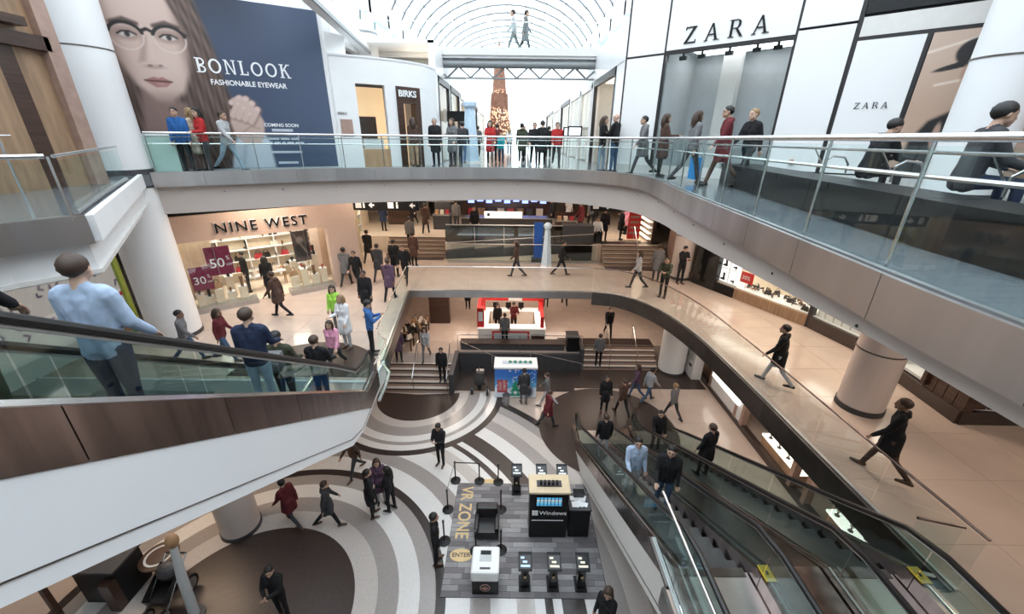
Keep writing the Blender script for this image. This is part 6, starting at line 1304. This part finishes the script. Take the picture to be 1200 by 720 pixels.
    for i in range(rings):
        for k in range(seg): fs.append((i * seg + k, i * seg + (k + 1) % seg, (i + 1) * seg + (k + 1) % seg, (i + 1) * seg + k))
    hb.add(vs, fs)
    if longhair:
        hb.tube([H((0, -.06, .04)) + off, H((0, -.085, -.04)) + off, H((0, -.09, -.16)) + off, H((0, -.08, -.27)) + off], [.085, .095, .085, .04], 12)
        for sg in (-1, 1): hb.tube([H((sg * .08, -.01, .05)) + off, H((sg * .095, .0, -.05)) + off, H((sg * .09, .01, -.19)) + off], [.03, .035, .015], 8)
    hm = hb.build('hair', 'hair_black', smooth=True); hme = hm.data; bpy.data.objects.remove(hm)
    pk = None
    if pack:
        pb_ = B(); c = up((0, -.2, .3)) + off; pb_.obox(c, (.3, .17, .42)); pb_.obox(c + Vector((0, -.1, -.06)), (.22, .06, .2)); x = pb_.build('backpack', 'cloth_black', bevel=.03, smooth=True); pk = x.data; bpy.data.objects.remove(x)
    return dict(body=me, hair=hme, pack=pk, hands=[h + off for h in hands])
W1 = ((.42, .12), (-.38, .35)); W2 = ((-.30, .45), (.36, .10)); ST = ((.03, .03), (-.03, .03)); ST2 = ((.12, .12), (-.04, .0))
PR = {
 'stand': body_proto('stand', ST, ((.08, .12, .2), (.05, .12, .2)), bulk=1.05),
 'coat': body_proto('coat', ST2, ((.1, .12, .35), (.0, .12, .25)), coat=.32, bulk=1.06),
 'phone': body_proto('phone', ST, ((.45, .1, 1.5), (.40, .08, 1.55)), head=(0, .35), bulk=1.05, hood=True, twist=(.5, .5)),
 'walk': body_proto('walk', W1, ((-.35, .1, .25), (.40, .1, .4)), lean=.06, bulk=1.05),
 'walkcoat': body_proto('walkcoat', W2, ((.35, .12, .35), (-.3, .12, .2)), lean=.07, coat=.26, bulk=1.08, hood=True),
 'walkf': body_proto('walkf', W2, ((.3, .1, .5), (-.25, .1, .3)), lean=.05, fem=True, longhair=True),
 'standf': body_proto('standf', ST2, ((.3, .12, 1.2), (.05, .15, .3)), fem=True, longhair=True, head=(.3, .1)),
 'coatf': body_proto('coatf', ST, ((.15, .12, .6), (.35, .1, 1.3)), fem=True, longhair=True, coat=.34),
 'lean': body_proto('lean', ST2, ((.75, .12, .9), (.7, .10, 1.0)), lean=.30, twist=(.5, .5), head=(0, -.1), bulk=1.06),
 'hold': body_proto('hold', ST, ((.5, .1, 1.1), (.45, .12, 1.2)), head=(.35, .15), bulk=1.08, twist=(.75, .75)),
 'ride': body_proto('ride', ST, ((.1, .1, .3), (.4, .14, .8)), bulk=1.08, head=(-.2, .05), pack=True),
 'big': body_proto('big', ST, ((.1, .14, .35), (.22, .14, .55)), bulk=1.16, head=(.15, .05)),
 'sit': body_proto('sit', ST, ((.5, .15, .7), (.45, .15, .8)), lean=.12, sit=True, bulk=1.08, head=(0, .1)),
 'sithood': body_proto('sithood', ST, ((.55, .12, .9), (.5, .12, .9)), lean=.28, sit=True, bulk=1.12, hood=True, head=(-.2, .3)),
}
NPER = [0]
def person(label, x, y, z, rz, pose, top, leg, skin=0, hair='black', shoe=0, h=1.0, pack=None, group='people in the mall'):
    P = PR[pose]; o = bpy.data.objects.new('person', P['body']); COL.objects.link(o); o.location = (x, y, z); o.rotation_euler = (0, 0, rz); o.scale = (h, h, h)
    o['label'] = label; o['category'] = 'person'; o['group'] = group
    for i, m in enumerate((CL[top], CL[leg], SK[skin], SHOE[shoe], HR['black' if hair == 'bald' else hair], M['leather_red'])):
        o.material_slots[i].link = 'OBJECT'; o.material_slots[i].material = m
    if hair != 'bald':
        q = bpy.data.objects.new('hair', P['hair']); COL.objects.link(q); q.parent = o; q.material_slots[0].link = 'OBJECT'; q.material_slots[0].material = HR[hair]
    if P['pack'] is not None and pack:
        q = bpy.data.objects.new('backpack', P['pack']); COL.objects.link(q); q.parent = o; q.material_slots[0].link = 'OBJECT'; q.material_slots[0].material = CL[pack]
    return o
def carried(name, label, who, side, col, size=(.3, .12, .36), cat='bag'):
    """a bag hanging from someone's hand"""
    P = [p for p in PR.values() if p['body'] == who.data][0]; hpos = who.matrix_basis @ P['hands'][side]
    r = thing(name, label, cat, tuple(hpos + Vector((0, 0, -.22 - size[2]))), who.rotation_euler.z); c = (0, 0, size[2] / 2)
    B().obox(c, size).build('bag_body', col, r, local=True); B().tube([(-size[0] * .25, 0, size[2]), (-size[0] * .2, 0, size[2] + .2), (0, 0, size[2] + .24), (size[0] * .2, 0, size[2] + .2), (size[0] * .25, 0, size[2])], .008, 6).build('bag_handle', 'white', r, local=True)
F, BK_ = 0.0, PI
# ---- upper level
person('person in a red jacket standing before the eyewear poster', -9.2, 12.85, Z3, PI - .5, 'standf', 'red', 'charcoal', 0, 'black')
person('person in a blue jacket and black trousers beside the red jacket', -9.72, 12.68, Z3, PI + .3, 'stand', 'blue', 'black', 1)
person('person in beige walking past the poster behind the red jacket', -9.5, 12.98, Z3, PI / 2, 'coatf', 'beige', 'brown', 0, 'fair')
person('person in pale denim and grey right of the red jacket', -8.75, 13.15, Z3, -PI / 2, 'walk', 'palegrey', 'lightdenim', 1, 'brown')
person('bald man in black jacket and jeans embracing by the railing', 3.38, 14.5, Z3, .9, 'hold', 'black', 'denim', 0, 'bald', 1, 1.04)
person('woman in pale jacket embraced beside the railing', 3.02, 14.82, Z3, -2.2, 'standf', 'black', 'lightdenim', 0, 'brown')
person('dark figure in grey by the white shop panel', 4.05, 13.5, Z3, PI / 2, 'walkcoat', 'grey', 'charcoal', 1)
person('figure in dark brown coat at the shop window edge', 4.5, 13.1, Z3, -PI / 2, 'coatf', 'brown', 'black', 0, 'brown')
zA = person('person with a bright blue shopping bag before the fashion shop', 4.5, 10.95, Z3, -PI / 2 + .2, 'walkf', 'grey', 'charcoal', 0, 'brown')
person('person in a maroon jacket walking before the fashion shop', 5.0, 10.25, Z3, PI / 2 - .2, 'walkcoat', 'maroon', 'brown', 1, 'black', 0, 1.04)
person('person in a black jacket walking right of the maroon jacket', 5.6, 10.3, Z3, PI / 2 + .3, 'walk', 'black', 'charcoal', 0, 'fair', 0, 1.02)
mat('bag_blue', (.02, .30, .72), .4, var=.05)
carried('shopping_bag', 'bright blue paper shopping bag carried by the railing', zA, 0, 'bag_blue', (.38, .14, .55))
person('hooded person in black sitting on the bench with back turned', 5.95, 7.15, Z3 + .5, -PI / 2, 'sithood', 'black', 'black', 1, 'black', group='people on the bench')
person('bearded man in black sitting in profile on the bench', 5.72, 5.35, Z3 + .5, -PI / 2 - .35, 'sit', 'charcoal', 'navy', 1, 'black', 0, 1.08, group='people on the bench')
person('person in black sitting at the near end of the bench', 5.45, 4.2, Z3 + .5, -PI / 2 + .3, 'sithood', 'black', 'charcoal', 0, 'brown', group='people on the bench')
for lab, x, y, rz, po, tp, lg, hr_ in (
 ('person in a long dark coat in front of the jewellery doorway', -2.95, 16.3, PI, 'coat', 'black', 'black', 'grey'),
 ('person in grey standing right of the jewellery doorway', -2.35, 16.6, PI - .4, 'coatf', 'grey', 'charcoal', 'brown'),
 ('person in brown at the foot of the jewellery doorway', -3.75, 16.25, 0, 'standf', 'brown', 'tan', 'brown'),
 ('person in charcoal between the doorway and the blue obelisk', -2.1, 17.8, 0, 'walk', 'charcoal', 'denim', 'black'),
 ('person in a red coat just right of the blue obelisk', -1.0, 18.2, PI, 'coatf', 'red', 'black', 'black'),
 ('person in dark maroon behind the red coat', -.75, 19.8, 0, 'walk', 'maroon', 'black', 'brown'),
 ('small person in a turquoise jacket in the corridor', -.55, 19.0, PI, 'standf', 'teal', 'navy', 'fair'),
 ('person in dark olive in the middle of the corridor', .35, 19.2, 0, 'walkcoat', 'olive', 'black', 'black'),
 ('person in black right of the corridor centre', .85, 18.1, PI, 'walk', 'black', 'black', 'brown'),
 ('tall person in a black coat next to the second red jacket', 1.15, 17.5, 0, 'coat', 'black', 'black', 'black'),
 ('person in a red jacket at the right of the corridor', 1.75, 17.7, PI, 'walk', 'red', 'charcoal', 'brown'),
 ('distant person in grey at the left of the corridor', -2.0, 24, 0, 'walk', 'grey', 'black', 'black'), ('distant person in navy in the corridor', .6, 26, PI, 'coat', 'navy', 'black', 'black'),
 ('distant person in white in the corridor', -.3, 29, 0, 'walkf', 'white', 'denim', 'fair'), ('distant person in black by the right corridor shops', 2.0, 25, 0, 'coat', 'black', 'black', 'brown'), ('distant person in brown far down the corridor', 1.2, 33, PI, 'coatf', 'brown', 'black', 'brown')):
    person(lab, x, y, Z3, rz, po, tp, lg, rg.randrange(2), hr_, rg.randrange(2), .97 if 'small' not in lab else .72)
person('person in pale grey on the high footbridge', -.05, 21.5, Z4, PI / 2, 'walk', 'palegrey', 'grey', 1); person('person in grey beside another on the high footbridge', .45, 21.6, Z4, -PI / 2, 'walkcoat', 'grey', 'charcoal', 0)
# ---- riders of the white escalator
uUp = -uL
def ride_pos(s, side=0.0): p = footL + uUp * s + nL * side; return p.x, p.y, Z2 + (math.floor(s * math.tan(math.radians(34)) / .2) + .5) * .2
for lab, s, sd, po, tp, lg, hr_, sk, pk, rz, hh in (
 ('large man in a pale blue shirt riding the white escalator', 4.95, .15, 'big', 'paleblue', 'navy', 'brown', 0, None, 0, 1.03),
 ('dark figure at the frame edge on the white escalator', 5.65, -.15, 'big', 'black', 'olive', 'black', 1, None, .2, 1.0),
 ('person in a navy padded jacket and pale jeans on the white escalator', 2.75, .1, 'ride', 'navy', 'lightdenim', 'brown', 0, None, .1, 1.02),
 ('person in a dark olive jacket with a grey backpack on the white escalator', 1.75, -.1, 'ride', 'olive', 'charcoal', 'black', 1, 'grey', 0, .98),
 ('person in a black jacket lowest on the white escalator', .75, .1, 'ride', 'black', 'navy', 'brown', 0, None, -.1, .98)):
    x, y, z = ride_pos(s, sd); person(lab, x, y, z, rz + .09, po, tp, lg, sk, hr_, 0, hh, pk, 'riders of the white escalator')
# ---- middle level
for lab, x, y, rz, po, tp, lg, hr_, hh in (
 ('person in a lime green top near the escalator foot', -5.75, 12.0, PI, 'standf', 'lime', 'grey', 'brown', .95), ('person in a white coat near the escalator foot', -5.05, 10.95, PI - .3, 'coatf', 'white', 'palegrey', 'fair', 1.0),
 ('person in pink stepping onto the escalator', -4.85, 9.65, PI, 'walkf', 'pink', 'charcoal', 'brown', .9), ('man in a blue jacket leaning by the left gallery rail', -4.15, 10.55, -1.2, 'phone', 'royal', 'black', 'black', 1.0),
 ('person in a brown jacket striding past the shoe shop', -8.3, 13.2, PI / 2, 'walkcoat', 'brown', 'black', 'brown', 1.0), ('person in black entering the shoe shop door', -9.65, 15.0, .6, 'coatf', 'black', 'black', 'black', .98),
 ('shop assistant in black inside the shoe shop window', -10.9, 15.6, 2.4, 'stand', 'black', 'black', 'black', 1.0),
 ('person in a dark coat walking along the left gallery', -5.2, 13.3, PI, 'coat', 'black', 'charcoal', 'black', 1.0), ('person in dark purple walking behind the dark coat', -4.85, 14.9, 0, 'walkcoat', 'purple', 'black', 'brown', 1.0),
 ('person in grey at the right pier of the shoe shop', -7.2, 16.5, 0, 'walkcoat', 'grey', 'charcoal', 'black', 1.0), ('person in black beside the grey walker at the shoe shop pier', -6.65, 16.3, PI, 'walk', 'black', 'black', 'brown', .97),
 ('person in charcoal walking toward the far left steps', -6.0, 17.2, 0, 'walkcoat', 'charcoal', 'charcoal', 'black', 1.0), ('person in black coat between the left walkers', -5.45, 17.9, 0, 'coat', 'black', 'black', 'black', 1.0),
 ('tall person in black close to the bridge corner', -4.75, 17.0, PI, 'walk', 'black', 'black', 'brown', 1.03), ('person in dark brown near the foot of the far left steps', -4.95, 19.5, 0, 'coat', 'brown', 'black', 'black', 1.0),
 ('person in black left of the far left steps', -7.4, 20.0, 0, 'walkcoat', 'black', 'black', 'black', 1.0), ('person in grey by the lit shelf units', -7.9, 18.6, .4, 'coatf', 'grey', 'black', 'brown', 1.0),
 ('person in brown crossing the bridge', .2, 18.0, PI / 2, 'walkf', 'brown', 'charcoal', 'brown', 1.0), ('person in black on the bridge right of the obelisk', 2.3, 18.3, -PI / 2, 'walk', 'black', 'black', 'black', 1.0),
 ('person in pale grey at the curved end of the bridge', 5.45, 16.6, PI / 2, 'walkf', 'palegrey', 'charcoal', 'brown', 1.0), ('person in dark olive leaning at the curved railing', 6.25, 15.6, 2.6, 'lean', 'olive', 'black', 'black', 1.02),
 ('guard in black standing by the far right column', 7.6, 17.3, PI + .2, 'phone', 'black', 'black', 'black', 1.0), ('person in grey near the black pier of the right shops', 6.6, 17.6, 0, 'coat', 'grey', 'charcoal', 'brown', 1.0),
 ('person in a black jacket and pale trousers in front of the right shops', 7.05, 9.2, .9, 'walkcoat', 'black', 'palegrey', 'black', 1.02), ('person in a dark coat striding near the end of the glass railing', 7.25, 6.05, .8, 'walkcoat', 'black', 'brown', 'brown', 1.02),
 ('person in grey behind the white escalator handrail', -9.2, 10.0, -1.2, 'walk', 'grey', 'denim', 'black', .95), ('person in maroon behind the white escalator handrail', -8.2, 10.1, -1.4, 'walkf', 'maroon', 'denim', 'brown', .95)):
    person(lab, x, y, Z2 + .005, rz, po, tp, lg, rg.randrange(3), hr_, rg.randrange(2), hh)
for lab, x, y, z, rz, po, tp, lg in (
 ('person in black at the top of the far right steps', 4.95, 21.7, FZ, PI, 'coat', 'black', 'black'), ('person in a black coat left of the red banner', 5.9, 21.9, FZ, -1.4, 'coat', 'black', 'black'), ('person in dark grey far behind the steps at right', 4.9, 25.5, FZ, 0, 'walk', 'grey', 'black'),
 ('person in white far behind the ramp', 3.6, 26.5, FZ, PI, 'coatf', 'white', 'palegrey'), ('person in charcoal far behind the left steps', -6.0, 27, FZ, 0, 'walk', 'charcoal', 'black'), ('person in black standing behind the ramp parapet', -2.1, 22.0, FZ, PI, 'stand', 'black', 'black'),
 ('person in brown on the far left floor', -5.0, 23.0, FZ, 0, 'walkcoat', 'brown', 'black'), ('person in dark grey climbing the far left steps', -5.6, 21.62, Z2 + .36, 0, 'stand', 'grey', 'black'), ('person in pale pink by the right far shelves', 6.6, 23.5, FZ, 2, 'coatf', 'pink', 'black'), ('person in grey by the food counter', -3.4, 24.2, FZ, 0, 'stand', 'grey', 'charcoal')):
    person(lab, x, y, z + .004, rz, po, tp, lg, rg.randrange(2), rg.choice(['black', 'brown']))
person('person in white sitting at the end of the dark ramp', 4.5, 21.4, FZ + .45, PI, 'sit', 'white', 'black', 1, 'brown')
tag(B().box(4.25, 4.75, 21.2, 21.7, FZ, FZ + .45).build('stool_block', 'charcoal'), 'dark block seat at the end of the ramp', 'seat')
# ---- lowest level
for lab, x, y, rz, po, tp, lg, hr_, hh in (
 ('man in black looking at his phone on the pale floor bands', -2.42, 10.8, PI - .3, 'phone', 'black', 'black', 'black', 1.02), ('man in a black coat standing in the group of three', -4.12, 8.7, -1.0, 'coat', 'black', 'black', 'black', 1.04), ('woman in purple with brown hair in the group of three', -4.0, 9.2, PI + .4, 'coatf', 'purple', 'palegrey', 'brown', 1.0), ('woman in black trousers at the right of the group of three', -3.6, 8.92, 1.3, 'standf', 'black', 'black', 'black', .98),
 ('guard in a black suit beside the mat lettering', -1.95, 7.3, -1.3, 'stand', 'black', 'black', 'black', 1.03), ('person in a red jacket striding over the dark circle edge', -6.36, 8.4, 1.2, 'walkcoat', 'maroon', 'charcoal', 'black', 1.0), ('person in charcoal striding beside the red jacket on the floor bands', -5.26, 8.36, -1.2, 'walkcoat', 'charcoal', 'black', 'brown', 1.0),
 ('person in brown walking under the white escalator tip', -5.2, 10.3, 2.6, 'walk', 'brown', 'charcoal', 'black', .98), ('person in black standing on the dark circle', -5.35, 5.95, PI, 'hold', 'black', 'black', 'black', 1.0), ('person cut off by the frame beside the demo booth', 2.15, 5.55, 2.4, 'standf', 'black', 'denim', 'brown', 1.0),
 ('person in black on the brown circle at the escalators', 3.9, 13.9, PI, 'coat', 'black', 'black', 'black', 1.0), ('person in dark brown leaving the brown circle', 4.6, 13.7, .3, 'walk', 'brown', 'black', 'brown', 1.0), ('person in maroon by the left edge of the brown circle', 1.45, 12.9, -1.2, 'walkcoat', 'maroon', 'charcoal', 'brown', 1.0),
 ('person in pink grey walking before the right lower steps', 5.5, 14.85, 1.4, 'walkf', 'purple', 'denim', 'brown', 1.0), ('person in blue jeans with a dark bag before the right lower steps', 5.95, 14.6, -1.2, 'walk', 'palegrey', 'denim', 'black', 1.0), ('person in grey on the beige paving right of the brown circle', 6.6, 13.5, .5, 'walk', 'grey', 'charcoal', 'fair', .98),
 ('person in black in front of the gift kiosk', .55, 14.35, .2, 'coat', 'charcoal', 'grey', 'black', 1.0), ('person in grey right of the gift kiosk', 1.55, 14.2, 1.3, 'walk', 'grey', 'palegrey', 'brown', .98)):
    person(lab, x, y, .016 if not (-1.7 < x < 2.5 and 6.4 < y < 10) else .024, rz, po, tp, lg, rg.randrange(2), hr_, rg.randrange(2), hh)
for lab, x, y, z, rz, po, tp, lg in (
 ('person in black descending the left lower steps', -3.1, 15.45, .36, PI, 'stand', 'black', 'black'), ('person in pale grey at the top of the left lower steps', -4.0, 16.5, PZ, PI, 'walkf', 'palegrey', 'grey'), ('person in dark purple by the rail of the left lower steps', -5.25, 16.35, PZ, PI + .4, 'coat', 'purple', 'black'),
 ('person in black above the right lower steps', 5.1, 19.1, PZ, PI, 'walk', 'black', 'black'), ('person in dark grey climbing the right lower steps', 4.3, 17.3, .18, 0, 'stand', 'grey', 'black'), ('seller in black at the left inside the red kiosk', -.75, 19.3, PZ, PI, 'standf', 'black', 'black'), ('seller in maroon at the right inside the red kiosk', .1, 19.5, PZ, PI + .5, 'hold', 'maroon', 'black'),
 ('person in grey in front of the red kiosk', -.35, 18.05, PZ, 0, 'stand', 'grey', 'black'), ('person in black far left behind the red kiosk', -2.7, 22.7, PZ, PI, 'coat', 'black', 'black'), ('person in black right behind the red kiosk', 2.1, 23.1, PZ, 0, 'coat', 'black', 'charcoal'), ('person in grey far right behind the red kiosk', 3.3, 23.5, PZ, 0, 'walk', 'grey', 'black')):
    person(lab, x, y, z + .007, rz, po, tp, lg, rg.randrange(2), rg.choice(['black', 'brown']))
# ---- riders of the dark escalators
def ride_r(x, s): return x, 3.95 + runR - s, (math.floor(s * math.tan(math.radians(ANG)) / (Z2 / 22)) + .5) * Z2 / 22
for lab, X, s, po, tp, lg, hr_, rz in (('man in a light blue shirt riding the dark escalator', 2.93, 4.55, 'ride', 'paleblue', 'palegrey', 'black', PI), ('man in a black jacket and jeans below the blue shirt on the dark escalator', 3.25, 5.5, 'ride', 'black', 'denim', 'black', PI - .3), ('person in black with pale trousers low on the dark escalator', 3.0, 1.6, 'stand', 'black', 'palegrey', 'brown', 0), ('man in a long dark coat seen from behind on the second dark escalator', 5.35, 3.3, 'coat', 'black', 'black', 'brown', .4), ('person in black at the foot of the second dark escalator', 5.15, .55, 'ride', 'black', 'charcoal', 'black', PI)):
    x, y, z = ride_r(X, s); person(lab, x, y, z, rz, po, tp, lg, 0, hr_, 0, 1.0, None, 'riders of the dark escalators')
# ================================================================== far concourse clutter
for lab, x, y, w_, d_, h_, m in (('grey promotion booth left of the far food counter', -4.3, 24.6, 1.0, .8, 1.5, 'charcoal'), ('low dark stall right of the far food counter', 3.2, 24.6, 1.2, .8, 1.0, 'wood_dark'), ('tall dark stall beside the far left wall', -7.2, 26.0, 1.4, .9, 2.0, 'wood_dark'), ('dark stall behind the red banner', 8.4, 25.6, 1.6, .9, 1.7, 'charcoal'), ('dark stall at the far middle left of the concourse', -4.9, 29.0, 1.8, .8, 1.8, 'black'), ('dark stall at the far middle right of the concourse', 4.6, 29.2, 1.8, .8, 1.8, 'wood_dark')):
    k = thing('market_stall', lab, 'stall', (x, y, FZ)); B().box(x - w_ / 2, x + w_ / 2, y - d_ / 2, y + d_ / 2, FZ, FZ + h_ * .55).build('counter', m, k); B().box(x - w_ / 2 - .04, x + w_ / 2 + .04, y - d_ / 2 - .04, y + d_ / 2 + .04, FZ + h_ * .55, FZ + h_ * .6).build('worktop', 'metal', k)
    B().box(x - w_ / 2, x + w_ / 2, y + d_ / 2 - .06, y + d_ / 2, FZ + h_ * .6, FZ + h_).build('back_panel', m, k)
    for q in range(3): B().box(x - w_ / 2 + .1 + q * w_ / 3.2, x - w_ / 2 + .1 + q * w_ / 3.2 + w_ / 5, y - .15, y + .1, FZ + h_ * .6, FZ + h_ * .6 + .22).build('goods_box', ('leather_tan', 'leather_cream', 'leather_red')[q], k)
for lab, x, y, rz, po, tp in (('person in black beside the grey promotion booth', -3.5, 25.2, 1, 'coat', 'black'), ('person in grey behind the grey promotion booth', -4.6, 26.0, 3, 'walk', 'grey'), ('person in black by the low dark stall', 2.4, 25.2, 2, 'coat', 'black'), ('person in maroon right of the low dark stall', 4.1, 24.3, 1, 'walkcoat', 'maroon'), ('person in charcoal between the far stalls at right', 5.6, 27.5, 0, 'coat', 'charcoal'), ('person in black near the far left stall', -6.2, 25.2, 3, 'walkcoat', 'black'), ('person in navy at the far left of the concourse', -7.6, 23.6, 0, 'coat', 'navy'), ('person in brown behind the red banner', 7.0, 24.6, 3, 'coat', 'brown')):
    person(lab, x, y, FZ + .004, rz, po, tp, 'black', rg.randrange(2), rg.choice(['black', 'brown']))
# ================================================================== LIGHTING of the covered levels
def lum(txt, x, y, z, sx, sy, p, col=(1, .83, .68)): area_light('lamp', (x, y, z), sx, sy, p * .45, col, label=txt)  # lamps out of view, added to light the covered levels
CZ = 8.95
lum('long warm ceiling light over the right gallery nearest the viewer', 9.5, 4.5, CZ, 1.2, 3.0, 130); lum('long warm ceiling light over the right gallery by the column', 8.0, 9.8, CZ, 1.2, 3.0, 240); lum('long warm ceiling light over the right gallery by the shops', 7.2, 14.2, CZ, 1.2, 3.0, 240)
lum('warm ceiling light over the middle of the bridge', 0, 18.0, CZ, 4.0, 1.0, 240); lum('warm ceiling light over the shoe shop corner', -6.2, 17.8, CZ, 1.5, 2.5, 220); lum('warm ceiling light in front of the shoe shop', -8.6, 14.3, CZ, 2.0, 1.2, 200)
lum('warm ceiling light over the far left steps', -5.3, 23.5, CZ, 2.5, 2.0, 140); lum('warm ceiling light over the far ramp', .5, 24.0, CZ, 4.0, 1.2, 120); lum('warm ceiling light over the far right steps', 6.0, 22.5, CZ, 2.5, 2.0, 170)
LZ = Z2 - .34
lum('warm ceiling light under the bridge over the red kiosk', 0, 19.5, LZ, 4.0, 1.5, 150); lum('warm ceiling light over the left of the raised platform', -3.6, 18.8, LZ, 1.5, 2.5, 90); lum('warm ceiling light over the right lower steps', 5.5, 19.0, LZ, 3.0, 1.2, 120); lum('warm ceiling light under the right gallery by the lower shops', 8.2, 10.8, LZ, 1.0, 4.0, 120); lum('warm ceiling light at the back of the raised platform', 0, 25.5, LZ, 8.0, 1.2, 160)
lum('warm ceiling light under the left gallery by the dark cabinet', -9.5, 8.6, LZ, 3.0, 1.0, 230, (1, .72, .48)); lum('warm ceiling light under the right gallery near the lower shops end', 8.0, 6.0, LZ, 1.0, 2.0, 70)
